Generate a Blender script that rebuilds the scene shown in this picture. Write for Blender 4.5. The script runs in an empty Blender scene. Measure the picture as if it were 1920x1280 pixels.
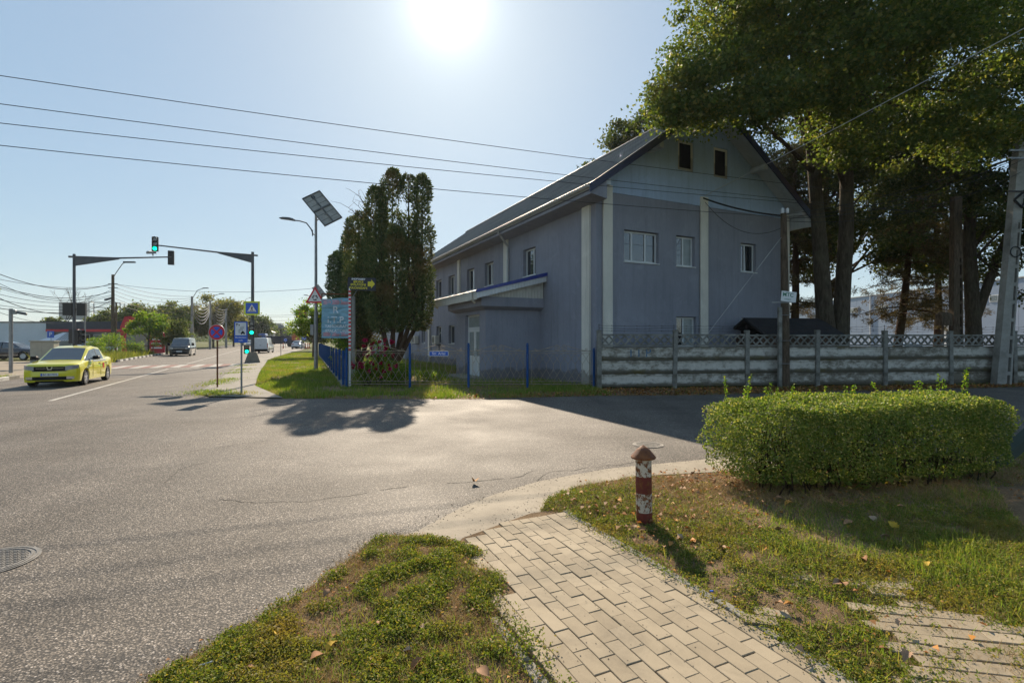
import bpy, math, random
import numpy as np
from mathutils import Vector, Matrix
R = math.radians
PI = math.pi
rng = np.random.default_rng(7)
random.seed(7)
scene = bpy.context.scene
col = scene.collection

# ---------------------------------------------------------------- camera
F, CX, CY, H = 950.0, 960.0, 636.0, 1.8          # photograph: focal length and horizon in its own pixels, eye height
cam_d = bpy.data.cameras.new('camera')
cam = bpy.data.objects.new('camera', cam_d)
col.objects.link(cam)
cam.location = (0, 0, H)
cam.rotation_euler = (R(90), 0, 0)
cam_d.sensor_width = 36
cam_d.lens = 36 * F / 1920
cam_d.shift_y = -(640 - CY) / 1920
cam_d.clip_end = 20000
cam_d.clip_start = 0.05
scene.camera = cam

# ---------------------------------------------------------------- sky, sun, exposure
SUN_EL, SUN_AZ = R(33.2), R(-7.2)                   # azimuth measured from +Y towards +X
SD = Vector((math.sin(SUN_AZ) * math.cos(SUN_EL), math.cos(SUN_AZ) * math.cos(SUN_EL), math.sin(SUN_EL)))
world = bpy.data.worlds.new('World')
scene.world = world
world.use_nodes = True
wn = world.node_tree
wn.nodes.clear()
w_out = wn.nodes.new('ShaderNodeOutputWorld')
w_bg = wn.nodes.new('ShaderNodeBackground')
sky = wn.nodes.new('ShaderNodeTexSky')
sky.sky_type = 'NISHITA'
sky.sun_disc = False
sky.sun_elevation = SUN_EL
sky.sun_rotation = SUN_AZ
sky.altitude = 150
sky.air_density = 1.0
sky.dust_density = 0.6
sky.ozone_density = 1.2
w_bg.inputs['Strength'].default_value = 0.148
# bright aureole of hazy air round the sun
tc = wn.nodes.new('ShaderNodeTexCoord')
dt = wn.nodes.new('ShaderNodeVectorMath'); dt.operation = 'DOT_PRODUCT'
dt.inputs[1].default_value = SD
wn.links.new(tc.outputs['Generated'], dt.inputs[0])
mx = wn.nodes.new('ShaderNodeMath'); mx.operation = 'MAXIMUM'; mx.inputs[1].default_value = 0
wn.links.new(dt.outputs['Value'], mx.inputs[0])
gl = None
for k, amp in ((1300, 2.2), (330, 0.8), (90, 0.18), (22, 0.09)):
    pw = wn.nodes.new('ShaderNodeMath'); pw.operation = 'POWER'; pw.inputs[1].default_value = k
    wn.links.new(mx.outputs[0], pw.inputs[0])
    ml = wn.nodes.new('ShaderNodeMath'); ml.operation = 'MULTIPLY'; ml.inputs[1].default_value = amp
    wn.links.new(pw.outputs[0], ml.inputs[0])
    if gl is None:
        gl = ml
    else:
        ad = wn.nodes.new('ShaderNodeMath'); ad.operation = 'ADD'
        wn.links.new(gl.outputs[0], ad.inputs[0]); wn.links.new(ml.outputs[0], ad.inputs[1])
        gl = ad
va = wn.nodes.new('ShaderNodeMix'); va.data_type = 'RGBA'; va.blend_type = 'ADD'
va.inputs['Factor'].default_value = 1.0
gm = wn.nodes.new('ShaderNodeGamma')              # thick summer haze evens the sky out
gm.inputs['Gamma'].default_value = 0.30
wn.links.new(sky.outputs[0], gm.inputs[0])
hs = wn.nodes.new('ShaderNodeHueSaturation'); hs.inputs['Saturation'].default_value = 1.65
wn.links.new(gm.outputs[0], hs.inputs['Color'])
tn = wn.nodes.new('ShaderNodeMix'); tn.data_type = 'RGBA'; tn.blend_type = 'MULTIPLY'; tn.inputs['Factor'].default_value = 1.0
tn.inputs['B'].default_value = (0.875, 1.03, 1.13, 1)
wn.links.new(hs.outputs[0], tn.inputs['A'])
wn.links.new(tn.outputs['Result'], va.inputs['A'])
wn.links.new(gl.outputs[0], va.inputs['B'])
wn.links.new(va.outputs['Result'], w_bg.inputs['Color'])
wn.links.new(w_bg.outputs[0], w_out.inputs['Surface'])

sun_d = bpy.data.lights.new('sun', 'SUN')
sun_d.energy = 3.35
sun_d.angle = R(0.55)
sun_d.color = (1.0, 0.85, 0.66)
sun = bpy.data.objects.new('sun', sun_d)
col.objects.link(sun)
sun.rotation_euler = (-SD).to_track_quat('-Z', 'Y').to_euler()
sun.location = (-20, 60, 60)

scene.view_settings.view_transform = 'Standard'
scene.view_settings.look = 'None'
scene.view_settings.gamma = 1
scene.view_settings.exposure = 1.34
scene.view_settings.use_curve_mapping = False
scene.cycles.max_bounces = 7
scene.cycles.diffuse_bounces = 3
scene.cycles.glossy_bounces = 3
scene.cycles.transmission_bounces = 4
scene.cycles.transparent_max_bounces = 8
scene.cycles.caustics_reflective = False
scene.cycles.caustics_refractive = False
scene.cycles.sample_clamp_indirect = 4
scene.cycles.use_denoising = True

# ---------------------------------------------------------------- helpers
def G(px, py, z=0.0):
    """ground point seen at a pixel of the photograph"""
    y = F * (H - z) / (py - CY)
    return ((px - CX) / F * y, y)

RD = (-0.4194, 0.9078)        # direction of the main road
RR = (0.9078, 0.4194)         # to the right of it
ORD = ['first', 'second', 'third', 'fourth', 'fifth', 'sixth', 'seventh', 'eighth', 'ninth', 'tenth', 'eleventh', 'twelfth', 'thirteenth', 'fourteenth', 'fifteenth', 'sixteenth', 'seventeenth', 'eighteenth']
def UV(u, v):
    return (RD[0] * u + RR[0] * v, RD[1] * u + RR[1] * v)

def tag(o, label=None, cat=None, group=None, kind=None):
    if label: o['label'] = label
    if cat: o['category'] = cat
    if group: o['group'] = group
    if kind: o['kind'] = kind
    return o

def link(name, data, mat=None, parent=None):
    o = bpy.data.objects.new(name, data)
    col.objects.link(o)
    if parent is not None: o.parent = parent
    if mat is not None and data is not None:
        data.materials.clear()
        data.materials.append(mat)
    return o

def thing(name, label, cat, loc=(0, 0, 0), rz=0.0, group=None):
    o = bpy.data.objects.new(name, None)
    col.objects.link(o)
    o.location = loc
    o.rotation_euler = (0, 0, rz)
    o.empty_display_size = 0.2
    return tag(o, label, cat, group)

kids = {}
def copy_tree(o, parent=None):
    c = o.copy()
    col.objects.link(c)
    c.parent = parent
    for ch in o.children:
        copy_tree(ch, c)
    return c

class MB:
    """collects shapes; build() links them as one mesh object"""
    def __init__(s):
        s.v = []; s.f = []
    def add(s, verts, faces):
        n = len(s.v)
        s.v.extend([tuple(p) for p in verts])
        s.f.extend([tuple(i + n for i in f) for f in faces])
        return s
    def box(s, x0, x1, y0, y1, z0, z1, rz=0.0, c=None):
        vs = [(x0, y0, z0), (x1, y0, z0), (x1, y1, z0), (x0, y1, z0), (x0, y0, z1), (x1, y0, z1), (x1, y1, z1), (x0, y1, z1)]
        if rz:
            cx, cy = c if c else ((x0 + x1) / 2, (y0 + y1) / 2)
            ca, sa = math.cos(rz), math.sin(rz)
            vs = [(cx + (x - cx) * ca - (y - cy) * sa, cy + (x - cx) * sa + (y - cy) * ca, z) for x, y, z in vs]
        return s.add(vs, [(3, 2, 1, 0), (4, 5, 6, 7), (0, 1, 5, 4), (1, 2, 6, 5), (2, 3, 7, 6), (3, 0, 4, 7)])
    def bbox(s, x0, x1, y0, y1, z0, z1, b=0.01):
        """box with its top edges bevelled"""
        vs = [(x0, y0, z0), (x1, y0, z0), (x1, y1, z0), (x0, y1, z0), (x0, y0, z1 - b), (x1, y0, z1 - b), (x1, y1, z1 - b), (x0, y1, z1 - b),
              (x0 + b, y0 + b, z1), (x1 - b, y0 + b, z1), (x1 - b, y1 - b, z1), (x0 + b, y1 - b, z1)]
        return s.add(vs, [(0, 1, 5, 4), (1, 2, 6, 5), (2, 3, 7, 6), (3, 0, 4, 7), (4, 5, 9, 8), (5, 6, 10, 9), (6, 7, 11, 10), (7, 4, 8, 11), (8, 9, 10, 11)])
    def tube(s, pts, rad, n=8, cap=True):
        pts = [Vector(p) for p in pts]
        if not hasattr(rad, '__len__'): rad = [rad] * len(pts)
        rings = []
        up = Vector((0, 0, 1))
        prev = None
        for i, p in enumerate(pts):
            d = (pts[min(i + 1, len(pts) - 1)] - pts[max(i - 1, 0)])
            if d.length < 1e-9: d = Vector((0, 0, 1))
            d.normalize()
            if prev is None:
                a = d.cross(up)
                if a.length < 1e-3: a = d.cross(Vector((1, 0, 0)))
            else:
                a = prev - d * prev.dot(d)
                if a.length < 1e-3: a = d.cross(Vector((1, 0, 0)))
            a.normalize()
            prev = a
            b = d.cross(a)
            rings.append([p + (a * math.cos(2 * PI * k / n) + b * math.sin(2 * PI * k / n)) * rad[i] for k in range(n)])
        vs = [q for r in rings for q in r]
        fs = []
        for i in range(len(pts) - 1):
            for k in range(n):
                fs.append((i * n + k, i * n + (k + 1) % n, (i + 1) * n + (k + 1) % n, (i + 1) * n + k))
        if cap:
            fs.append(tuple(range(n - 1, -1, -1)))
            fs.append(tuple((len(pts) - 1) * n + k for k in range(n)))
        return s.add(vs, fs)
    def lathe(s, prof, n=16, o=(0, 0, 0), axis='z'):
        vs = []
        for r, h in prof:
            for k in range(n):
                a = 2 * PI * k / n
                p = (r * math.cos(a), r * math.sin(a), h)
                if axis == 'y': p = (p[0], p[2], p[1])
                if axis == 'x': p = (p[2], p[0], p[1])
                vs.append((p[0] + o[0], p[1] + o[1], p[2] + o[2]))
        fs = []
        for i in range(len(prof) - 1):
            for k in range(n):
                fs.append((i * n + k, i * n + (k + 1) % n, (i + 1) * n + (k + 1) % n, (i + 1) * n + k))
        fs.append(tuple(range(n - 1, -1, -1)))
        fs.append(tuple((len(prof) - 1) * n + k for k in range(n)))
        return s.add(vs, fs)
    def prism(s, poly, h0, h1, axis='z'):
        """extrude a 2-D polygon; axis z: (x,y); y: (x,z); x: (y,z)"""
        def P(a, b, h):
            return (a, b, h) if axis == 'z' else ((a, h, b) if axis == 'y' else (h, a, b))
        n = len(poly)
        vs = [P(a, b, h0) for a, b in poly] + [P(a, b, h1) for a, b in poly]
        fs = [tuple(range(n - 1, -1, -1)), tuple(range(n, 2 * n))]
        for k in range(n):
            fs.append((k, (k + 1) % n, n + (k + 1) % n, n + k))
        return s.add(vs, fs)
    def build(s, name, mat, parent=None, smooth=False, auto=None):
        me = bpy.data.meshes.new(name)
        me.from_pydata(s.v, [], s.f)
        me.validate()
        import bmesh as _b
        bm = _b.new(); bm.from_mesh(me); _b.ops.recalc_face_normals(bm, faces=bm.faces); bm.to_mesh(me); bm.free()
        if smooth:
            me.polygons.foreach_set('use_smooth', [True] * len(me.polygons))
            if auto is not None:
                try: me.set_sharp_from_angle(angle=R(auto))
                except Exception: pass
        return link(name, me, mat, parent)

def arr_mesh(name, V, Fc, mat, parent=None, smooth=False):
    """fast mesh from an (N,3) and an (M,k) array"""
    V = np.asarray(V, dtype=np.float32); Fc = np.asarray(Fc, dtype=np.int32)
    me = bpy.data.meshes.new(name)
    me.vertices.add(len(V)); me.vertices.foreach_set('co', V.ravel())
    m, k = Fc.shape
    me.loops.add(m * k); me.loops.foreach_set('vertex_index', Fc.ravel())
    me.polygons.add(m)
    me.polygons.foreach_set('loop_start', np.arange(0, m * k, k, dtype=np.int32))
    me.polygons.foreach_set('loop_total', np.full(m, k, dtype=np.int32))
    if smooth: me.polygons.foreach_set('use_smooth', np.ones(m, dtype=bool))
    me.update(calc_edges=True)
    return link(name, me, mat, parent)

def text(name, s, size, mat, parent, loc, rot=(R(90), 0, 0), align='CENTER', sx=1.0, ext=0.002, bold=0.0):
    cu = bpy.data.curves.new(name, 'FONT')
    cu.body = s; cu.size = size; cu.align_x = align; cu.align_y = 'CENTER'; cu.extrude = ext; cu.offset = bold
    tmp = bpy.data.objects.new('tmp', cu)
    me = bpy.data.meshes.new_from_object(tmp)
    bpy.data.objects.remove(tmp)
    me.name = name
    o = link(name, me, mat, parent)
    o.location = loc; o.rotation_euler = rot; o.scale = (sx, 1, 1)
    return o

# value noise on a plane / in space
_tab = np.random.default_rng(3).random((64, 64, 64)).astype(np.float32)
def vnoise(P, scale=1.0, octv=3):
    P = np.asarray(P, dtype=np.float64)
    if P.shape[1] == 2: P = np.column_stack([P, np.zeros(len(P))])
    out = np.zeros(len(P)); amp = 1.0; tot = 0.0
    for o in range(octv):
        q = P * scale * (2 ** o) + 17.3 * o
        i = np.floor(q).astype(int); f = q - i; f = f * f * (3 - 2 * f)
        i0 = i % 64; i1 = (i + 1) % 64
        def T(a, b, c): return _tab[a, b, c]
        x0, y0, z0 = i0.T; x1, y1, z1 = i1.T; fx, fy, fz = f.T
        c00 = T(x0, y0, z0) * (1 - fx) + T(x1, y0, z0) * fx
        c10 = T(x0, y1, z0) * (1 - fx) + T(x1, y1, z0) * fx
        c01 = T(x0, y0, z1) * (1 - fx) + T(x1, y0, z1) * fx
        c11 = T(x0, y1, z1) * (1 - fx) + T(x1, y1, z1) * fx
        out += amp * ((c00 * (1 - fy) + c10 * fy) * (1 - fz) + (c01 * (1 - fy) + c11 * fy) * fz)
        tot += amp; amp *= 0.5
    return out / tot

def inside(P, poly):
    x, y = P[:, 0], P[:, 1]
    r = np.zeros(len(P), dtype=bool)
    n = len(poly)
    for i in range(n):
        x0, y0 = poly[i]; x1, y1 = poly[(i + 1) % n]
        c = ((y0 > y) != (y1 > y)) & (x < (x1 - x0) * (y - y0) / ((y1 - y0) if y1 != y0 else 1e-9) + x0)
        r ^= c
    return r

def edge_dist(P, poly):
    d = np.full(len(P), 1e9)
    n = len(poly)
    for i in range(n):
        a = np.array(poly[i]); b = np.array(poly[(i + 1) % n])
        ab = b - a; t = np.clip(((P - a) @ ab) / max(ab @ ab, 1e-9), 0, 1)
        d = np.minimum(d, np.linalg.norm(P - (a + t[:, None] * ab), axis=1))
    return d

# ---------------------------------------------------------------- materials
class NT:
    def __init__(s, name):
        s.m = bpy.data.materials.new(name); s.m.use_nodes = True
        s.t = s.m.node_tree; s.t.nodes.clear()
        s.out = s.t.nodes.new('ShaderNodeOutputMaterial')
        s.b = s.t.nodes.new('ShaderNodeBsdfPrincipled')
        s.t.links.new(s.b.outputs[0], s.out.inputs['Surface'])
        s.tc = s.t.nodes.new('ShaderNodeTexCoord')
    def put(s, sock, val):
        if hasattr(val, 'links') or isinstance(val, bpy.types.NodeSocket): s.t.links.new(val, sock)
        elif hasattr(val, '__len__') and len(val) == 3 and sock.type == 'RGBA': sock.default_value = (*val, 1)
        else: sock.default_value = val
    def co(s, scale=(1, 1, 1), rot=(0, 0, 0), kind='Object', off=(0, 0, 0)):
        mp = s.t.nodes.new('ShaderNodeMapping')
        mp.inputs['Scale'].default_value = scale; mp.inputs['Rotation'].default_value = rot; mp.inputs['Location'].default_value = off
        s.t.links.new(s.tc.outputs[kind], mp.inputs[0])
        return mp.outputs[0]
    def world(s, scale=(1, 1, 1)):
        g = s.t.nodes.new('ShaderNodeNewGeometry')
        mp = s.t.nodes.new('ShaderNodeMapping'); mp.inputs['Scale'].default_value = scale
        s.t.links.new(g.outputs['Position'], mp.inputs[0])
        return mp.outputs[0]
    def noise(s, vec, scale=5, detail=4, rough=0.55, dist=0.0, out='Fac'):
        n = s.t.nodes.new('ShaderNodeTexNoise')
        s.t.links.new(vec, n.inputs['Vector'])
        n.inputs['Scale'].default_value = scale; n.inputs['Detail'].default_value = detail
        n.inputs['Roughness'].default_value = rough; n.inputs['Distortion'].default_value = dist
        return n.outputs[out]
    def vor(s, vec, scale=5, feature='F1', out='Distance', rnd=1.0):
        n = s.t.nodes.new('ShaderNodeTexVoronoi'); n.feature = feature
        s.t.links.new(vec, n.inputs['Vector']); n.inputs['Scale'].default_value = scale
        n.inputs['Randomness'].default_value = rnd
        return n.outputs[out]
    def ramp(s, fac, stops, interp='LINEAR'):
        n = s.t.nodes.new('ShaderNodeValToRGB'); n.color_ramp.interpolation = interp
        e = n.color_ramp.elements
        while len(e) < len(stops): e.new(0.5)
        for k, (p, c) in enumerate(stops):
            e[k].position = p
            e[k].color = (*c, 1) if hasattr(c, '__len__') else (c, c, c, 1)
        s.t.links.new(fac, n.inputs[0])
        return n.outputs[0]
    def mix(s, fac, a, b, blend='MIX'):
        n = s.t.nodes.new('ShaderNodeMix'); n.data_type = 'RGBA'; n.blend_type = blend
        s.put(n.inputs['Factor'], fac); s.put(n.inputs['A'], a); s.put(n.inputs['B'], b)
        return n.outputs['Result']
    def math(s, op, a, b=0.0, clamp=False):
        n = s.t.nodes.new('ShaderNodeMath'); n.operation = op; n.use_clamp = clamp
        s.put(n.inputs[0], a); s.put(n.inputs[1], b)
        return n.outputs[0]
    def bump(s, h, strength=0.4, dist=0.01):
        n = s.t.nodes.new('ShaderNodeBump'); n.inputs['Strength'].default_value = strength; n.inputs['Distance'].default_value = dist
        s.t.links.new(h, n.inputs['Height'])
        s.t.links.new(n.outputs[0], s.b.inputs['Normal'])
        return n
    def island(s):
        g = s.t.nodes.new('ShaderNodeNewGeometry')
        return g.outputs['Random Per Island']
    def objrand(s):
        g = s.t.nodes.new('ShaderNodeObjectInfo')
        return g.outputs['Random']
    def set(s, **k):
        names = dict(col='Base Color', rough='Roughness', metal='Metallic', spec='Specular IOR Level', coat='Coat Weight', coat_rough='Coat Roughness',
                     emis='Emission Color', estr='Emission Strength', alpha='Alpha', trans='Transmission Weight', ior='IOR')
        for a, v in k.items(): s.put(s.b.inputs[names[a]], v)
        return s.m

def pm(name, c, rough=0.6, metal=0.0, var=0.12, scale=3.0, bump=0.0, bscale=40.0, spec=0.5, coat=0.0):
    n = NT(name)
    w = n.co()
    f = n.noise(w, scale, 5, 0.6)
    lo = tuple(max(0, x * (1 - 2.2 * var)) for x in c); hi = tuple(min(1, x * (1 + 2.2 * var)) for x in c)
    cc = n.ramp(f, [(0.25, lo), (0.75, hi)])
    if bump: n.bump(n.noise(w, bscale, 4, 0.6), bump, 0.01)
    n.set(col=cc, rough=rough, metal=metal, spec=spec, coat=coat)
    return n.m

def leafmat(name, c1, c2, c3=None, transl=0.45, rough=0.6, patch=None, tc=None):
    """leaves: each leaf its own tone, light passes through"""
    n = NT(name)
    stops = [(0.0, c1), (0.7, c2)] + ([(1.0, c3)] if c3 else [])
    cc = n.ramp(n.island(), stops)
    if patch:
        f = n.ramp(n.noise(n.world(), patch[0], 3, 0.6), [(patch[1], 0.0), (patch[2], 1.0)])
        cc = n.mix(f, cc, patch[3])
    n.set(col=cc, rough=rough, spec=0.15)
    tr = n.t.nodes.new('ShaderNodeBsdfTranslucent')
    tcol = n.mix(1.0, cc, tc or (1.6, 1.75, 0.7), 'MULTIPLY')
    n.t.links.new(tcol, tr.inputs['Color'])
    ms = n.t.nodes.new('ShaderNodeMixShader'); ms.inputs[0].default_value = transl
    n.t.links.new(n.b.outputs[0], ms.inputs[1]); n.t.links.new(tr.outputs[0], ms.inputs[2])
    n.t.links.new(ms.outputs[0], n.out.inputs['Surface'])
    return n.m

M = {}
def mk_asphalt():
    n = NT('asphalt'); w = n.world()
    st = n.vor(w, 75, 'F1', 'Color'); sg = n.t.nodes.new('ShaderNodeSeparateColor'); n.t.links.new(st, sg.inputs[0])
    stone = n.ramp(sg.outputs[0], [(0.0, (0.07, 0.060, 0.048)), (0.35, (0.155, 0.131, 0.106)), (0.7, (0.235, 0.20, 0.163)), (0.93, (0.32, 0.275, 0.23)), (1.0, (0.52, 0.46, 0.40))])
    gap = n.ramp(n.vor(w, 75, 'F1', 'Distance'), [(0.30, 0.0), (0.60, 1.0)])
    c = n.mix(gap, stone, (0.055, 0.05, 0.045))
    big = n.ramp(n.noise(w, 0.35, 4, 0.6, 0.6), [(0.3, 0.95), (0.7, 1.25)])
    c = n.mix(1.0, c, big, 'MULTIPLY')
    trk = n.ramp(n.noise(n.world((0.25, 1.2, 1)), 1.1, 3, 0.6), [(0.35, 0.88), (0.65, 1.1)])
    c = n.mix(1.0, c, trk, 'MULTIPLY')
    mp = n.t.nodes.new('ShaderNodeMapping'); mp.inputs['Rotation'].default_value = (0, 0, R(-24.8)); mp.inputs['Scale'].default_value = (1.0, 0.05, 1)
    n.t.links.new(w, mp.inputs[0])
    lane = n.ramp(n.noise(mp.outputs[0], 0.9, 3, 0.5), [(0.38, 0.86), (0.62, 1.12)])
    c = n.mix(1.0, c, lane, 'MULTIPLY')
    oil = n.ramp(n.noise(w, 1.6, 5, 0.7, 1.2), [(0.60, 0.0), (0.72, 0.45)])
    c = n.mix(oil, c, (0.06, 0.055, 0.05))
    n.bump(n.math('SUBTRACT', 1.0, n.vor(w, 75, 'F1', 'Distance')), 0.55, 0.006)
    n.set(col=c, rough=n.ramp(n.noise(w, 0.6, 3), [(0.3, 0.66), (0.7, 0.78)]), spec=0.22)
    return n.m
def mk_oldconc(name='old_concrete', base=(0.35, 0.30, 0.23), sc=1.0):
    n = NT(name); w = n.world()
    a = n.noise(w, 1.7 * sc, 6, 0.65)
    c = n.ramp(a, [(0.3, tuple(x * 0.74 for x in base)), (0.7, tuple(x * 1.12 for x in base))])
    sx_ = n.noise(w, 5.5, 7, 0.75, 0.8)
    c = n.mix(n.ramp(sx_, [(0.52, 0.0), (0.68, 0.4)]), c, tuple(x * 0.62 for x in base))
    fine = n.noise(w, 120, 3, 0.7)
    c = n.mix(n.ramp(fine, [(0.55, 0.0), (0.72, 0.55)]), c, tuple(x * 0.5 for x in base))
    n.bump(n.noise(w, 70, 5, 0.7), 0.35, 0.01)
    n.set(col=c, rough=0.85, spec=0.25)
    return n.m
def mk_paver():
    n = NT('concrete_paver'); w = n.world()
    r = n.objrand()
    base = n.ramp(r, [(0.0, (0.27, 0.218, 0.146)), (0.5, (0.31, 0.252, 0.171)), (1.0, (0.345, 0.283, 0.195))])
    d = n.ramp(n.noise(w, 2.6, 7, 0.72, 0.6), [(0.32, 0.74), (0.5, 0.98), (0.7, 1.12)])
    c = n.mix(1.0, base, d, 'MULTIPLY')
    sp = n.noise(w, 300, 2, 0.6)
    c = n.mix(n.ramp(sp, [(0.58, 0.0), (0.75, 0.5)]), c, (0.17, 0.14, 0.10))
    c = n.mix(n.ramp(n.noise(w, 260, 2, 0.6), [(0.66, 0.0), (0.76, 0.5)]), c, (0.62, 0.57, 0.48))
    n.bump(sp, 0.25, 0.004)
    n.set(col=c, rough=0.8, spec=0.3)
    return n.m
def mk_earth():
    n = NT('earth'); w = n.world()
    a = n.noise(w, 1.3, 5, 0.65)
    c = n.ramp(a, [(0.25, (0.12, 0.078, 0.045)), (0.5, (0.20, 0.135, 0.078)), (0.75, (0.29, 0.205, 0.125))])
    b = n.noise(w, 38, 4, 0.7)
    c = n.mix(n.ramp(b, [(0.5, 0.0), (0.7, 0.7)]), c, (0.36, 0.265, 0.165))
    n.bump(n.noise(w, 45, 6, 0.75), 0.9, 0.03)
    n.set(col=c, rough=0.95, spec=0.1)
    return n.m
def mk_ground():
    n = NT('ground_cover'); w = n.world()
    c = n.ramp(n.noise(w, 0.12, 5, 0.6), [(0.3, (0.06, 0.085, 0.025)), (0.55, (0.10, 0.115, 0.035)), (0.75, (0.17, 0.145, 0.07))])
    c = n.mix(n.ramp(n.noise(w, 6, 5, 0.7), [(0.4, 0.0), (0.75, 0.6)]), c, (0.13, 0.10, 0.055))
    n.bump(n.noise(w, 14, 5, 0.7), 0.8, 0.05)
    n.set(col=c, rough=0.95, spec=0.1)
    return n.m
def mk_plaster(name, c, vs=0.16):
    n = NT(name); w = n.co()
    a = n.noise(w, 0.45, 5, 0.6)
    cc = n.ramp(a, [(0.3, tuple(x * 0.86 for x in c)), (0.7, tuple(x * 1.1 for x in c))])
    st = n.noise(n.co((14, 14, 1.1)), 3, 3, 0.6)
    cc = n.mix(n.ramp(st, [(0.45, 0.0), (0.75, vs * 2)]), cc, tuple(x * 0.55 for x in c))
    run = n.noise(n.co((1.6, 1.6, 0.10)), 2.2, 4, 0.7)
    cc = n.mix(n.ramp(run, [(0.50, 0.0), (0.72, 0.5)]), cc, tuple(x * 0.62 for x in c))
    pat = n.noise(w, 1.1, 6, 0.7, 0.5)
    cc = n.mix(n.ramp(pat, [(0.56, 0.0), (0.62, 0.22)]), cc, tuple(min(1, x * 1.3) for x in c))
    sz_ = n.t.nodes.new('ShaderNodeSeparateXYZ'); n.t.links.new(w, sz_.inputs[0])
    spl = n.math('ADD', sz_.outputs[2], n.math('MULTIPLY', n.noise(w, 2.4, 5, 0.7), -0.9))
    cc = n.mix(n.ramp(spl, [(0.0, 0.6), (0.12, 0.0)]), cc, (0.13, 0.11, 0.09))
    n.bump(n.noise(n.co((30, 30, 4)), 2.5, 4, 0.7), 0.5, 0.02)
    n.set(col=cc, rough=0.9, spec=0.2)
    return n.m
def mk_whitewash():
    n = NT('whitewashed_concrete'); w = n.co()
    r = n.objrand()
    off = n.t.nodes.new('ShaderNodeVectorMath'); off.operation = 'ADD'
    n.t.links.new(w, off.inputs[0])
    cb = n.t.nodes.new('ShaderNodeCombineXYZ'); n.t.links.new(n.math('MULTIPLY', r, 60.0), cb.inputs[0]); n.t.links.new(n.math('MULTIPLY', r, 23.0), cb.inputs[2])
    n.t.links.new(cb.outputs[0], off.inputs[1])
    q = off.outputs[0]
    mp = n.t.nodes.new('ShaderNodeMapping'); mp.inputs['Scale'].default_value = (1, 1, 1.7); n.t.links.new(q, mp.inputs[0])
    f = n.noise(mp.outputs[0], 2.6, 10, 0.74, 0.15)
    pa = n.math('ADD', f, n.math('MULTIPLY', n.math('SUBTRACT', r, 0.5), 0.22))
    c = n.ramp(pa, [(0.38, (0.17, 0.148, 0.115)), (0.46, (0.28, 0.255, 0.21)), (0.56, (0.52, 0.485, 0.425)), (0.8, (0.66, 0.625, 0.56))])
    sx = n.t.nodes.new('ShaderNodeSeparateXYZ'); n.t.links.new(w, sx.inputs[0])
    zz = n.math('ADD', sx.outputs[2], n.math('MULTIPLY', n.math('SUBTRACT', n.noise(mp.outputs[0], 3.2, 5, 0.7), 0.5), 0.22))
    rim = n.ramp(zz, [(0.0, 1.0), (0.10, 0.85), (0.17, 0.0), (0.40, 0.0), (0.46, 0.9)])
    c = n.mix(rim, c, (0.105, 0.092, 0.066))
    moss = n.ramp(n.noise(q, 0.7, 4, 0.6), [(0.52, 0.0), (0.66, 0.75)])
    c = n.mix(n.math('MULTIPLY', moss, rim), c, (0.115, 0.09, 0.022))
    n.bump(n.noise(q, 24, 6, 0.7), 0.5, 0.02)
    n.set(col=c, rough=0.92, spec=0.15)
    return n.m
def mk_weathered(name, c, dark, light, sc=2.0):
    n = NT(name); w = n.co()
    a = n.noise(w, sc, 7, 0.7)
    cc = n.ramp(a, [(0.3, dark), (0.5, c), (0.72, light)])
    n.bump(n.noise(w, 30, 6, 0.7), 0.5, 0.02)
    n.set(col=cc, rough=0.9, spec=0.2)
    return n.m
def mk_bark(name, c1, c2, sc=1.0):
    n = NT(name); w = n.co((9 * sc, 9 * sc, 1.6 * sc))
    a = n.noise(w, 1.6, 6, 0.7, 0.3)
    cc = n.ramp(a, [(0.3, c1), (0.68, c2)])
    cc = n.mix(n.ramp(n.noise(n.co(), 1.1, 4, 0.6), [(0.5, 0.0), (0.75, 0.4)]), cc, (0.13, 0.13, 0.08))
    n.bump(a, 0.9, 0.05)
    n.set(col=cc, rough=0.95, spec=0.1)
    return n.m
def mk_rustpaint(name, c, amount=0.5, sc=9):
    n = NT(name); w = n.co()
    f = n.noise(w, sc, 7, 0.75)
    rust = n.ramp(n.noise(w, sc * 2.3, 5, 0.7), [(0.3, (0.10, 0.032, 0.012)), (0.7, (0.24, 0.085, 0.025))])
    fac = n.ramp(f, [(amount, 0.0), (amount + 0.05, 1.0)])
    cc = n.mix(fac, n.ramp(n.noise(w, 4, 4), [(0.3, tuple(x * 0.8 for x in c)), (0.7, c)]), rust)
    n.bump(fac, 0.3, 0.004)
    n.set(col=cc, rough=0.7, spec=0.3)
    return n.m
def mk_glass(name, c=(0.02, 0.024, 0.028), rough=0.04):
    n = NT(name)
    n.set(col=c, rough=rough, spec=0.6, ior=2.1)
    n.bump(n.noise(n.co(), 2.0, 2, 0.5), 0.02, 0.02)
    return n.m
def mk_emit(name, c, e):
    n = NT(name)
    n.set(col=(c[0] * 0.2, c[1] * 0.2, c[2] * 0.2), emis=c, estr=e, rough=0.3)
    return n.m
def mk_tiles():
    n = NT('roof_tile_metal'); w = n.co()
    a = n.noise(w, 0.6, 6, 0.65)
    c = n.ramp(a, [(0.3, (0.12, 0.117, 0.113)), (0.7, (0.22, 0.21, 0.195))])
    c = n.mix(n.ramp(n.noise(w, 7, 4, 0.7), [(0.55, 0.0), (0.75, 0.5)]), c, (0.18, 0.15, 0.10))
    n.set(col=c, rough=0.55, spec=0.4)
    return n.m

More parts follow.
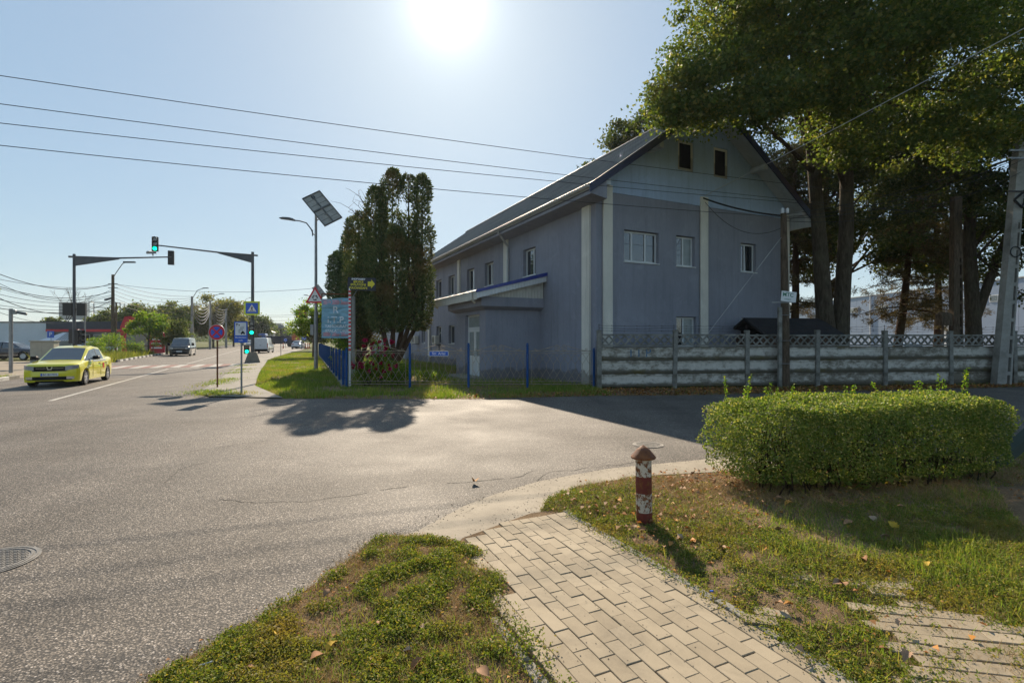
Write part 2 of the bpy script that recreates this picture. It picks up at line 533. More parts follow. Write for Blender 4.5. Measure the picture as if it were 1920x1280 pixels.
M['asphalt'] = mk_asphalt()
M['strip'] = mk_oldconc()
M['pavement'] = mk_oldconc('worn_pavement', (0.25, 0.23, 0.195), 0.7)
M['apron'] = mk_oldconc('dusty_apron', (0.27, 0.225, 0.165), 0.3)
M['slab'] = mk_oldconc('grey_slab', (0.24, 0.225, 0.195), 1.5)
M['paver'] = mk_paver()
M['kerbstone'] = mk_oldconc('kerb_concrete', (0.25, 0.235, 0.20), 3)
M['earth'] = mk_earth()
M['ground'] = mk_ground()
M['wall'] = mk_plaster('blue_grey_plaster', (0.278, 0.283, 0.328))
M['gable'] = mk_plaster('pale_blue_plaster', (0.40, 0.51, 0.70), 0.1)
M['pilaster'] = mk_plaster('cream_plaster', (0.72, 0.68, 0.60), 0.1)
M['soffit'] = mk_plaster('soffit_paint', (0.48, 0.51, 0.54), 0.05)
M['fascia'] = pm('navy_fascia', (0.012, 0.017, 0.05), 0.35, var=0.1)
M['bluef'] = pm('blue_fascia', (0.02, 0.04, 0.24), 0.35, var=0.1)
M['tiles'] = mk_tiles()
M['pvc'] = pm('white_pvc', (0.62, 0.63, 0.63), 0.35, var=0.05)
M['white'] = pm('white_boards', (0.58, 0.56, 0.50), 0.5, var=0.08)
M['gutter'] = pm('gutter_metal', (0.42, 0.42, 0.41), 0.4, var=0.08)
M['glass'] = mk_glass('window_glass')
M['darkglass'] = mk_glass('dark_interior', (0.008, 0.008, 0.008), 0.3)
M['frost'] = pm('frosted_pane', (0.25, 0.28, 0.28), 0.25, var=0.08)
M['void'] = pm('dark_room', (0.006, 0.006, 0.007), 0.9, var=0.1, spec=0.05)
M['whitewash'] = mk_whitewash()
M['fconc'] = mk_weathered('fence_concrete', (0.21, 0.20, 0.175), (0.075, 0.066, 0.045), (0.34, 0.33, 0.30), 3)
M['poleconc'] = mk_weathered('pole_concrete', (0.30, 0.285, 0.255), (0.17, 0.16, 0.14), (0.40, 0.385, 0.35), 1.2)
M['bark'] = mk_bark('linden_bark', (0.035, 0.026, 0.018), (0.12, 0.095, 0.068))
M['thujabark'] = mk_bark('thuja_bark', (0.04, 0.027, 0.018), (0.12, 0.085, 0.055), 1.4)
M['polewood'] = mk_bark('pole_wood', (0.05, 0.035, 0.024), (0.16, 0.115, 0.08), 1.0)
M['steel'] = pm('galvanised_steel', (0.26, 0.265, 0.27), 0.42, 0.5, var=0.12, scale=4)
M['darksteel'] = pm('grey_painted_steel', (0.085, 0.09, 0.10), 0.45, 0.2, var=0.1)
M['black'] = pm('black_plastic', (0.014, 0.014, 0.015), 0.45, var=0.1)
M['wire'] = pm('cable_black', (0.015, 0.015, 0.017), 0.6, var=0.05)
M['rustwire'] = pm('rusty_wire', (0.36, 0.28, 0.20), 0.7, 0.2, var=0.25, scale=9)
M['barb'] = pm('barbed_wire_rust', (0.05, 0.035, 0.028), 0.8, 0.2, var=0.2, scale=9)
M['bluepaint'] = mk_rustpaint('blue_fence_paint', (0.012, 0.075, 0.25), 0.66, 7)
M['bluepaint_old'] = mk_rustpaint('worn_blue_paint', (0.025, 0.065, 0.15), 0.52, 6)
M['rustred'] = mk_rustpaint('rusty_red_paint', (0.17, 0.035, 0.024), 0.53, 24)
M['rustwhite'] = mk_rustpaint('rusty_white_paint', (0.60, 0.53, 0.43), 0.485, 22)
M['rustcap'] = mk_rustpaint('rusty_cap', (0.17, 0.07, 0.04), 0.45, 10)
M['roadwhite'] = mk_weathered('road_paint_white', (0.40, 0.38, 0.345), (0.20, 0.19, 0.17), (0.52, 0.50, 0.46), 3)
M['roadred'] = mk_weathered('road_paint_red', (0.25, 0.15, 0.13), (0.18, 0.14, 0.12), (0.30, 0.16, 0.135), 3)
M['signwhite'] = pm('sign_white', (0.72, 0.72, 0.72), 0.4, var=0.04)
M['signred'] = pm('sign_red', (0.62, 0.02, 0.03), 0.4, var=0.06)
M['signblue'] = pm('sign_blue', (0.02, 0.11, 0.55), 0.4, var=0.06)
M['signyel'] = pm('sign_fluor_yellow', (0.60, 0.68, 0.01), 0.4, var=0.04)
M['navy'] = pm('sign_navy', (0.018, 0.02, 0.035), 0.5, var=0.1)
M['arrowyel'] = pm('arrow_yellow', (0.66, 0.56, 0.03), 0.5, var=0.06)
M['green_on'] = mk_emit('green_lens', (0.0, 0.85, 0.42), 1.6)
M['red_on'] = mk_emit('red_lens', (0.9, 0.12, 0.05), 1.2)
M['lens_off'] = mk_glass('dark_lens', (0.02, 0.014, 0.01), 0.25)
M['panel'] = pm('solar_back', (0.33, 0.31, 0.27), 0.5, var=0.1)
M['cellframe'] = pm('panel_frame', (0.12, 0.115, 0.105), 0.4, 0.4)
HAZE = 0.0002
# ================================================================ SETTING: ground, roads, paving
def sheet(name, poly, z, mat, kind='structure', parent=None):
    me = bpy.data.meshes.new(name)
    me.from_pydata([(x, y, z) for x, y in poly], [], [tuple(range(len(poly)))])
    if me.polygons[0].normal.z < 0: me.flip_normals()
    o = link(name, me, mat, parent)
    if parent is None: tag(o, kind=kind)
    return o

g = sheet('ground', [(-2400, -200), (2400, -200), (2400, 2400), (-2400, 2400)], -0.02, M['ground'])

# boundary of the main road on its right, as (u, v) along and across the road
RIGHT = [(-14, -2.4), (1.73, -2.4), (19.45, -2.4), (30, -2.4), (48, -2.3), (60, -1.3), (75, 0.2), (90, 2.0), (120, 4.6), (200, 9), (420, 16)]
LEFT = [(-14, -10.8), (30, -10.8), (45, -11.3), (60, -12.0), (90, -13), (200, -14), (420, -12)]
sheet('main_road', [UV(u_, v_ + 0.06 * (u_ < 30)) for u_, v_ in RIGHT] + [UV(*p) for p in reversed(LEFT)], -0.003, M['asphalt'])

street_far = [(-10.3, 16.65), (-9.4, 15.75), (-6.9, 15.35), (-4, 15.25), (-1.3, 15.25), (2.6, 16.1), (5.8, 16.3), (17.6, 18.8), (60, 27)]
strip_top = [G(1340, 859.5), G(1250, 868), G(1139, 879), G(1010, 902.6), G(930, 926), G(870, 949), G(780, 997)]
verge_edge = [G(742, 1006), G(700, 1016), G(600, 1090), G(430, 1190), G(270, 1280), (-2.55, 1.6), (-2.92, 0.6)]
street_near = [(60, 20), (14, 9.5), (9, 8.1), (6.5, 7.75), (4.5, 7.45)]
sheet('side_street', street_far + street_near + strip_top + verge_edge, 0.0, M['asphalt'])

strip_bot = [G(1420, 880), G(1360, 884), G(1211, 892), G(1085, 911), G(1030, 936), G(1013.6, 960), G(995, 975), G(940, 998), G(888, 1023), G(845, 1017), G(790, 1008), G(742, 1006)]
sheet('concrete_apron', strip_top + list(reversed(strip_bot)) + [(4.5, 7.45)], 0.006, M['strip'])

# thin broken cracks in the side street's asphalt
def crack(pts, w, name='crack'):
    P = []
    for (a, b), (c, d) in zip(pts[:-1], pts[1:]):
        n = max(2, int(math.hypot(c - a, d - b) / 0.06))
        for k in range(n): P.append((a + (c - a) * k / n, b + (d - b) * k / n))
    P.append(pts[-1])
    P = np.array(P)
    nz = vnoise(P, 2.2, 5) - 0.5
    nz2 = vnoise(P + 50, 2.2, 5) - 0.5
    P = P + np.column_stack([nz, nz2]) * 0.42
    V, Fc = [], []
    for i, p in enumerate(P):
        d = P[min(i + 1, len(P) - 1)] - P[max(i - 1, 0)]
        d = d / (np.linalg.norm(d) + 1e-9); q = np.array([-d[1], d[0]])
        ww = w * random.uniform(0.35, 1.2)
        V += [(*(p + q * ww), 0.003), (*(p - q * ww), 0.003)]
        if i and vnoise(np.array([p]) + 7, 1.3, 2)[0] > 0.40: Fc.append((2 * i - 2, 2 * i - 1, 2 * i + 1, 2 * i))
    mb = MB().add(V, Fc)
    return mb.build(name, M['crackm'], bpy.data.objects['side_street'])
M['crackm'] = pm('crack_dirt', (0.055, 0.05, 0.043), 0.95, var=0.2)
crack([G(278, 926), G(370, 930), G(430, 942), G(560, 938), G(640, 930), G(760, 915), G(890, 905), G(1010, 885)], 0.006)
crack([G(278, 926), G(300, 905), G(330, 880), G(385, 868)], 0.006)
crack([G(330, 850), G(420, 836), G(520, 822), G(640, 818), G(720, 806)], 0.006)
crack([G(965, 918), G(1060, 882), G(1200, 866)], 0.005)

# faded lane line, stop line and the red and white crossing
mark = MB()
for a, b in ((19.1, 36.6), (43.5, 100)):
    n = 30
    for k in range(n):
        u0, u1 = a + (b - a) * k / n, a + (b - a) * (k + 1) / n
        P = [UV(u0, -6.12), UV(u1, -6.12), UV(u1, -5.98), UV(u0, -5.98)]
        mark.add([(x, y, 0.004) for x, y in P], [(0, 3, 2, 1)])
tag(mark.build('centre_line', M['roadwhite']), kind='structure')
sheet('stop_line', [UV(36.7, -6.2), UV(37.1, -6.2), UV(37.1, -2.7), UV(36.7, -2.7)], 0.004, M['roadwhite'])
zeb = bpy.data.objects.new('zebra_crossing', None); col.objects.link(zeb); tag(zeb, kind='structure')
v = -10.6; k = 0
while v < -2.8:
    sheet('white_stripe' if k % 2 == 0 else 'red_stripe', [UV(38.4, v), UV(42.4, v), UV(42.4, v + 0.52), UV(38.4, v + 0.52)], 0.004, M['roadwhite' if k % 2 == 0 else 'roadred'], parent=zeb)
    v += 0.54; k += 1

# pavement on the far right side of the main road
Rb = RIGHT[2:]
def off(p, d): return UV(p[0], p[1] + d)
pav = [(-10.28, 16.66), (-9.4, 15.77), (-6.92, 15.37)] + [G(530, 747), G(478, 724)] + [off((30, -2.4), 1.5)] + [off(p, 1.5) for p in Rb[2:]] + [off(p, 0.0) for p in reversed(Rb)]
# walls down to the road make a low worn kerb
sheet('pavement', pav, 0.035, M['pavement'])
kb = bpy.data.objects.new('kerb', None); col.objects.link(kb); tag(kb, kind='structure')
kmesh = None
def kerb_block(x, y, ang, L=0.96, w=0.14, h=0.12, mat='kerbstone', par=kb):
    key = (L, w, h, mat)
    if key not in kids:
        o = MB().bbox(-L / 2, L / 2, -w / 2, w / 2, -0.05, h, 0.02).build('kerb_stone', M[mat], par)
        kids[key] = o
    else:
        o = kids[key].copy(); col.objects.link(o)
    o.location = (x, y, random.uniform(-0.02, 0.005)); o.rotation_euler = (0, 0, ang + random.uniform(-0.01, 0.01))
    return o
RANG = math.atan2(RD[1], RD[0])
for k in range(14):
    p = UV(20.0 + k, -2.33); kerb_block(*p, RANG, h=0.05)
M['kerbwhite'] = mk_weathered('kerb_white_paint', (0.58, 0.57, 0.54), (0.34, 0.33, 0.30), (0.66, 0.65, 0.62), 3)
M['kerbblack'] = mk_weathered('kerb_black_paint', (0.10, 0.10, 0.10), (0.06, 0.06, 0.06), (0.16, 0.155, 0.15), 3)
for k in range(26):
    u = 50.0 + k; vv = np.interp(u, [45, 60, 90], [-11.3, -12.0, -13]) - 0.08
    kerb_block(*UV(u, vv), RANG + 0.04, h=0.17, mat='kerbwhite' if k % 2 else 'kerbblack')
for k in range(5):
    kerb_block(*UV(26.3 + k, -10.9), RANG, h=0.17, mat='kerbwhite' if k % 2 else 'kerbstone')

# dusty forecourt on the left, beyond the kerb
sheet('forecourt', [UV(31.2, -10.85), UV(48.5, -11.5), UV(54, -15), UV(64, -60), UV(30, -72), UV(22, -24), UV(31, -16)], -0.006, M['apron'])
# hard standing behind the concrete fence
sheet('yard', [(14, 28), (70, 36), (90, 90), (10, 75)], -0.010, M['apron'])

# ---------------------------------------------------------------- paved path
path = sheet('paved_path', [UV(0.9, 1.26), UV(4.18, 1.40), UV(4.30, 1.5), UV(4.62, 2.35), UV(4.60, 2.66), UV(0.9, 2.66)], 0.026, M['earth'])
PL, PW = 0.214, 0.1045
pmesh = MB().bbox(-PL / 2 + 0.002, PL / 2 - 0.002, -PW / 2 + 0.0015, PW / 2 - 0.0015, -0.05, 0.0, 0.003)
hmesh = MB().bbox(-PL / 4 + 0.002, PL / 4 - 0.002, -PW / 2 + 0.0015, PW / 2 - 0.0015, -0.05, 0.0, 0.003)
proto = {}
def paver(x, y, ang, z, half=False, parent=path):
    k = ('p', half)
    if k not in proto:
        o = (hmesh if half else pmesh).build('paver', M['paver'], parent); proto[k] = o
    else:
        o = proto[k].copy(); col.objects.link(o); o.parent = parent
    o.location = (x + random.gauss(0, 0.0012), y + random.gauss(0, 0.0012), z + random.gauss(0, 0.0022))
    o.rotation_euler = (random.gauss(0, 0.006), random.gauss(0, 0.006), ang + random.gauss(0, 0.007))
    return o
NC = 13
for i in range(NC):
    v = 1.30 + PW * (i + 0.5)
    s = (i % 2) * PL / 2
    uend = 4.17 + 0.40 * min(1.0, (v - 1.35) / 0.8)
    u = 0.95 + s
    while u + PL <= uend:
        if not (v < 1.52 and 3.15 < u < 3.35): paver(*UV(u + PL / 2, v), RANG, 0.036)
        u += PL
    if uend - u > PL * 0.45: paver(*UV(u + PL / 4, v), RANG, 0.034, half=True)
# flush edging slabs along the path
edg = MB().bbox(-0.24, 0.24, -0.035, 0.035, -0.06, 0.0, 0.006).build('edging_stone', M['kerbstone'], path)
first = True
for u0, v0 in [(4.30, 2.70), (3.80, 2.70), (3.30, 2.705), (2.80, 2.70), (2.30, 2.71), (1.80, 2.70), (2.75, 1.245), (2.25, 1.24), (1.75, 1.25), (1.25, 1.24)]:
    o = edg if first else edg.copy()
    if not first: col.objects.link(o)
    first = False
    o.location = (*UV(u0, v0), 0.034 + random.gauss(0, 0.004)); o.rotation_euler = (random.gauss(0, 0.01), 0, RANG + random.gauss(0, 0.02))

# overgrown paving at the right
A2 = R(-11.9)
opath = sheet('overgrown_path', [(1.95, 3.45), (2.5, 3.45), (3.6, 3.1), (4.4, 2.7), (4.4, 1.6), (1.9, 2.0)], 0.012, M['earth'])
pol = [G(1612, 1143), G(1720, 1134), G(1850, 1166), G(1940, 1205), (3.6, 1.8), (2.2, 1.9), (2.05, 2.55), G(1650, 1190)]
extra = [G(1450, 1078), G(1485, 1082), G(1462, 1094), G(1500, 1096), G(1712, 1088), G(1755, 1082), G(1820, 1080), G(1838, 1088), G(1770, 1108), G(1640, 1110), G(1700, 1108), G(1440, 1150), G(1430, 1165)]
ca, sa = math.cos(A2), math.sin(A2)
for r in range(-11, 9):
    for c in range(-6, 10):
        lx = c * PL + (r % 2) * PL * 0.45; ly = r * 0.113
        x, y = 2.6 + lx * ca - ly * sa, 2.95 + lx * sa + ly * ca
        if inside(np.array([[x, y]]), pol)[0] or min(math.hypot(x - e[0], y - e[1]) for e in extra) < 0.10:
            paver(x, y, A2, 0.033 + 0.018 * (not inside(np.array([[x, y]]), pol)[0]), parent=opath)

# concrete slab path at the far right
sheet('slab_path', [(5.72, 5.95), (7.6, 6.25), (7.2, 4.0), (4.55, 4.4), (4.78, 4.74)], 0.030, M['slab'])

# ---------------------------------------------------------------- verges
VL = [G(742, 1007), G(700, 1016), G(600, 1090), G(430, 1190), G(270, 1280), (-2.55, 1.6), (-2.9, 0.8), (0.95, 0.8), UV(1.0, 1.27), UV(3.0, 1.27), UV(3.12, 1.38), G(952, 1098), G(925, 1062), G(905, 1036), G(886, 1026), G(845, 1018), G(800, 1009)]
VR = [G(1013.6, 961), G(1030, 937), G(1085, 912), G(1211, 893), G(1360, 885), G(1420, 881), (4.5, 7.44), (6.5, 7.74), (9, 8.05), (9, 0.8), (2.2, 0.8), UV(1.2, 2.69), UV(4.45, 2.69)]
def vz(P, poly):
    d = edge_dist(P, poly)
    e = np.clip(d / 0.3, 0, 1)
    if poly is VR: e = e * np.clip(edge_dist(P, pol) / 0.35, 0, 1) ** inside(P, pol) * np.where(inside(P, pol), 0.12, np.clip(edge_dist(P, pol) / 0.6, 0.12, 1))
    return 0.008 + e * (0.018 + 0.055 * vnoise(P, 0.9, 3)) + e * 0.02 * (vnoise(P, 6.0, 2) - 0.5)
def terrain(name, poly, step):
    xs = [p[0] for p in poly]; ys = [p[1] for p in poly]
    nx = int((max(xs) - min(xs)) / step) + 2; ny = int((max(ys) - min(ys)) / step) + 2
    X, Y = np.meshgrid(min(xs) + np.arange(nx) * step, min(ys) + np.arange(ny) * step, indexing='ij')
    P = np.column_stack([X.ravel(), Y.ravel()])
    ins = inside(P, poly)
    Z = np.where(ins, vz(P, poly), -0.012)
    idx = np.arange(nx * ny).reshape(nx, ny)
    q = np.stack([idx[:-1, :-1], idx[1:, :-1], idx[1:, 1:], idx[:-1, 1:]], -1).reshape(-1, 4)
    q = q[ins[q].sum(1) >= 3]
    used, inv = np.unique(q, return_inverse=True)
    V = np.column_stack([P, Z])[used]
    return tag(arr_mesh(name, V, inv.reshape(-1, 4), M['earth'], smooth=True), kind='structure')
terrain('verge', VL, 0.045)
terrain('verge', VR, 0.06)

GV = [G(530, 747), (-1.3, 15.3), (2.6, 16.15), (5.8, 16.35), (17.6, 18.85), (60, 27.1), (60, 29), (20, 20.6), (3.2, 18.6), (-6.2, 18.9), (-21.3, 56), UV(70, 4), UV(75, 1.9), UV(60, 0.3), UV(48, -0.75), UV(30, -0.88), G(478, 724)]
sheet('verge', GV, -0.004, M['earth'])
YARD = [(-6.1, 18.95), (3.15, 18.75), (3.0, 19.3), (-9.5, 46), (-21.2, 56.5)]
sheet('garden', YARD, 0.004, M['earth'])
# ================================================================ GRASS, WEEDS, FALLEN LEAVES
def rand_dirs(n, r):
    a = r.normal(size=(n, 3)); return a / np.linalg.norm(a, axis=1, keepdims=True)
def leaf_arrays(P, size, up=0.6, aspect=0.55, droop=0.0, r=rng, fold=0.18, tdir=None):
    """one folded four-cornered leaf at every point"""
    n = len(P)
    nr = rand_dirs(n, r) + np.array([0, 0, up]); nr /= np.linalg.norm(nr, axis=1, keepdims=True)
    t = rand_dirs(n, r)
    if tdir is not None: t = t * 0.7 + tdir
    t[:, 2] -= droop
    t -= nr * (t * nr).sum(1, keepdims=True); t /= (np.linalg.norm(t, axis=1, keepdims=True) + 1e-9)
    b = np.cross(nr, t)
    s = (size if hasattr(size, '__len__') else np.full(n, size))[:, None]
    v0 = P; v1 = P + t * s * 0.5 + b * s * aspect * 0.5 + nr * s * fold; v2 = P + t * s; v3 = P + t * s * 0.5 - b * s * aspect * 0.5 + nr * s * fold
    V = np.stack([v0, v1, v2, v3], 1).reshape(-1, 3)
    Fc = np.arange(4 * n).reshape(n, 4)
    return V, Fc
def blades(P, h, w, r=rng, lean=0.5):
    n = len(P)
    a = r.random(n) * 2 * PI
    side = np.column_stack([np.cos(a), np.sin(a), np.zeros(n)]) * (w if hasattr(w, '__len__') else np.full(n, w))[:, None]
    b = r.random(n) * 2 * PI
    hh = (h if hasattr(h, '__len__') else np.full(n, h))
    ln = hh * lean * r.random(n)
    tip = P + np.column_stack([np.cos(b) * ln, np.sin(b) * ln, hh])
    V = np.stack([P - side, P + side, tip], 1).reshape(-1, 3)
    return V, np.arange(3 * n).reshape(n, 3)
def scatter(poly, n, dens=None, r=rng):
    xs = [p[0] for p in poly]; ys = [p[1] for p in poly]
    out = []; got = 0; it = 0
    while got < n and it < 60:
        P = np.column_stack([r.uniform(min(xs), max(xs), n), r.uniform(min(ys), max(ys), n)])
        P = P[inside(P, poly)]
        if dens is not None: P = P[r.random(len(P)) < dens(P)]
        out.append(P); got += len(P); it += 1
    return np.concatenate(out)[:n]

M['weed'] = leafmat('weed_leaf', (0.092, 0.118, 0.026), (0.176, 0.208, 0.040), (0.352, 0.236, 0.070), transl=0.35, patch=(1.2, 0.53, 0.76, (0.290, 0.187, 0.064)))
M['blade'] = leafmat('grass_blade', (0.098, 0.150, 0.030), (0.179, 0.232, 0.045), (0.390, 0.287, 0.120), transl=0.45)
M['midgrass'] = leafmat('verge_grass', (0.094, 0.153, 0.023), (0.171, 0.237, 0.040), (0.343, 0.279, 0.089), transl=0.38, patch=(0.5, 0.5, 0.72, (0.292, 0.223, 0.089)))
M['straw'] = leafmat('straw', (0.225, 0.151, 0.066), (0.383, 0.266, 0.125), (0.555, 0.411, 0.218), transl=0.25, tc=(1.2, 1.1, 0.8))

def cover(poly, n_cl, per, dens, r):
    """creeping weeds: tufts of tiny leaves with green shoots"""
    C = scatter(poly, n_cl, dens, r)
    z = vz(C, poly)
    rad = r.uniform(0.012, 0.04, len(C)); hg = r.uniform(0.015, 0.06, len(C)) * (0.1 + 2.2 * np.clip(vnoise(C + 31, 6.5, 2) - 0.2, 0.05, 1))
    k = per
    a = r.random((len(C), k)) * 2 * PI; q = np.sqrt(r.random((len(C), k))) * rad[:, None]
    P = np.stack([C[:, 0, None] + np.cos(a) * q, C[:, 1, None] + np.sin(a) * q, z[:, None] + 0.002 + r.random((len(C), k)) * hg[:, None]], -1).reshape(-1, 3)
    s = r.uniform(0.010, 0.024, len(P))
    return leaf_arrays(P, s, up=0.7, aspect=0.5, r=r)

def hedge_shade(P):      # bare earth under the hedge
    a = np.array([2.55, 6.05]); b = np.array([6.0, 6.8]); ab = b - a
    t = np.clip(((P - a) @ ab) / (ab @ ab), 0, 1)
    return np.linalg.norm(P - (a + t[:, None] * ab), axis=1)
def dL(P):
    n = vnoise(P, 1.5, 2) * 0.75 + vnoise(P + 31, 6.5, 2) * 0.75
    e = np.clip(edge_dist(P, VL) / 0.10, 0.1, 1)
    return np.clip((n - 0.60) * 4.5, 0.03, 1) * e
def dR(P):
    n = vnoise(P + 9, 1.1, 2) * 0.75 + vnoise(P + 31, 5.5, 2) * 0.75
    hs = np.clip((hedge_shade(P) - 0.75) / 1.3, 0.0, 1)
    onp = inside(P, pol) * 0.62
    near = np.clip(4.6 / np.maximum(P[:, 1], 1), 0.45, 1.0)
    fr = (np.abs(P[:, 0]) < P[:, 1] * 1.04 + 0.1)
    slab = ~inside(P, [(5.70, 5.99), (7.6, 6.25), (7.2, 4.0), (4.5, 4.4), (4.74, 4.74)])
    return np.clip((n - 0.60) * 4.5, 0.03, 1) * (0.08 + 0.92 * hs) * (1 - onp) * near * fr * slab
r1 = np.random.default_rng(11)
V1, F1 = cover(VL, 13000, 9, lambda P: dL(P) * (P[:, 1] > 2.2), r1)
tag(arr_mesh('ground_weeds', V1, F1, M['weed']), 'creeping green weeds on the verge beside the asphalt', 'weeds', kind='stuff')
V2, F2 = cover(VR, 15000, 9, lambda P: dR(P) * (P[:, 1] > 2.3), r1)
tag(arr_mesh('ground_weeds', V2, F2, M['weed']), 'creeping green weeds around the red and white bollard', 'weeds', kind='stuff')
# plants growing over the edge of the path and up through the paving
CE = np.array([UV(u, 1.30 + random.gauss(0, 0.05)) for u in np.linspace(1.9, 4.0, 90)] + [UV(u, 2.66 + random.gauss(0, 0.045)) for u in np.linspace(1.4, 4.4, 110)])
CE = np.repeat(CE, 15, 0) + r1.normal(0, 0.03, (len(CE) * 15, 2))
P = np.column_stack([CE, 0.04 + r1.random(len(CE)) * 0.045])
V, Fc = leaf_arrays(P, r1.uniform(0.012, 0.026, len(P)), up=0.6, aspect=0.5, r=r1)
tag(arr_mesh('edge_weeds', V, Fc, M['weed']), 'small weeds creeping over the edges of the paved path', 'weeds', kind='stuff')

def blade_field(name, poly, n, dens, hlo, hhi, w, mat, label, r, zf, lean=0.7):
    P = scatter(poly, n, dens, r)
    z = zf(P)
    h = r.uniform(hlo, hhi, len(P)) * np.clip(0.25 + 1.5 * vnoise(P + 13, 1.1 if hhi > 0.12 else 4.0, 3), 0.3, 1.5)
    V, Fc = blades(np.column_stack([P, z]), h, w * (0.6 + 0.8 * r.random(len(P))), r, lean)
    return tag(arr_mesh(name, V, Fc, mat), label, 'grass', kind='stuff')
r2 = np.random.default_rng(5)
blade_field('grass', VL, 4500, lambda P: np.clip(vnoise(P + 3, 1.4, 3) - 0.3, 0.04, 1) * (P[:, 1] > 2.2), 0.015, 0.055, 0.0022, M['blade'], 'fine green grass blades on the verge beside the asphalt', r2, lambda P: vz(P, VL))
def dG(P):
    hs = np.clip((hedge_shade(P) - 0.6) / 1.0, 0.03, 1)
    right = np.clip((P[:, 0] - 1.4) / 1.6, 0.15, 1) * (1 - 0.85 * inside(P, pol))
    fr = (np.abs(P[:, 0]) < P[:, 1] * 1.04 + 0.1)
    slab = ~inside(P, [(5.70, 5.99), (7.6, 6.25), (7.2, 4.0), (4.5, 4.4), (4.74, 4.74)])
    return np.clip(vnoise(P + 5, 1.3, 3) - 0.22, 0.05, 1) * hs * right * fr * slab
blade_field('grass', VR, 13000, lambda P: dG(P) * (P[:, 1] > 2.3), 0.025, 0.10, 0.0026, M['blade'], 'ragged green grass in front of the clipped hedge', r2, lambda P: vz(P, VR), 0.9)
def dS(P, poly): return np.clip(0.85 - vnoise(P, 1.2, 3) * 1.1, 0.05, 1) * (P[:, 1] > 2.2)
blade_field('dry_grass', VL, 30000, lambda P: dS(P, VL), 0.012, 0.05, 0.0017, M['straw'], 'dry straw among the weeds beside the asphalt', r2, lambda P: vz(P, VL), 2.4)
blade_field('dry_grass', VR, 80000, lambda P: dS(P, VR) * (np.abs(P[:, 0]) < P[:, 1] * 1.04 + 0.1) * (1 + 0.0 * inside(P, pol)) * ~inside(P, [(5.70, 5.99), (7.6, 6.25), (7.2, 4.0), (4.5, 4.4), (4.74, 4.74)]), 0.012, 0.055, 0.0019, M['straw'], 'dry straw around the bollard and under the hedge', r2, lambda P: vz(P, VR), 2.6)

# verge along the fences
def dV(P):
    nr = np.clip(22 / np.maximum(P[:, 1], 1), 0.25, 1)
    shade = np.where(P[:, 0] > 3.2, 0.12, 1.0)
    return nr * np.clip(vnoise(P, 0.9, 3) * 3.0 - 0.9, 0.12, 1) * shade * (P[:, 0] < 26)
blade_field('grass', GV, 56000, dV, 0.05, 0.17, 0.010, M['midgrass'], 'sunlit green grass on the verge by the blue picket fence', r2, lambda P: np.full(len(P), -0.004))
blade_field('grass', YARD, 26000, lambda P: np.clip(20 / np.maximum(P[:, 1], 1), 0.2, 1) * np.clip(vnoise(P, 1.1, 3) * 1.6 - 0.25, 0.08, 1), 0.06, 0.24, 0.011, M['midgrass'], 'uneven garden grass behind the wrought iron fence', r2, lambda P: np.full(len(P), 0.004))
# grass tufts breaking the corner of the pavement
def tufts(pts, n, rad, h, w, label):
    Q = np.array(pts); Q = Q[r2.integers(0, len(Q), n)] + r2.normal(0, 1, (n, 2)) * np.array(rad)
    V, Fc = blades(np.column_stack([Q, np.full(n, 0.03)]), r2.uniform(h * 0.4, h, n), np.full(n, w), r2)
    tag(arr_mesh('grass', V, Fc, M['midgrass']), label, 'grass', kind='stuff')
tufts([G(400, 741), G(420, 742), G(440, 739), G(380, 738), G(395, 735)], 1500, (0.40, 0.26), 0.10, 0.009, 'grass patch at the foot of the blue traffic sign')
tufts([G(400, 722), G(415, 717), G(425, 713), G(440, 700), G(452, 694), G(460, 686)], 1500, (0.26, 0.6), 0.10, 0.010, 'grass strip along the pavement kerb by the crossing')
# tall rough grass on the far left kerb
FL = [UV(49, -11.8), UV(70, -12.7), UV(72, -20), UV(56, -19), UV(50, -15)]
blade_field('grass', FL, 9000, None, 0.15, 0.75, 0.03, leafmat('rough_grass', (0.09, 0.11, 0.025), (0.16, 0.16, 0.04), (0.28, 0.24, 0.10), transl=0.45), 'tall rough grass along the far kerb by the red banner', r2, lambda P: np.full(len(P), -0.02))
FL2 = [UV(22, -11.1), UV(31.0, -11.1), UV(31.0, -12.5), UV(22, -12.7)]
blade_field('grass', FL2, 4200, None, 0.05, 0.2, 0.014, M['midgrass'], 'grass strip behind the near left kerb', r2, lambda P: np.full(len(P), -0.01))

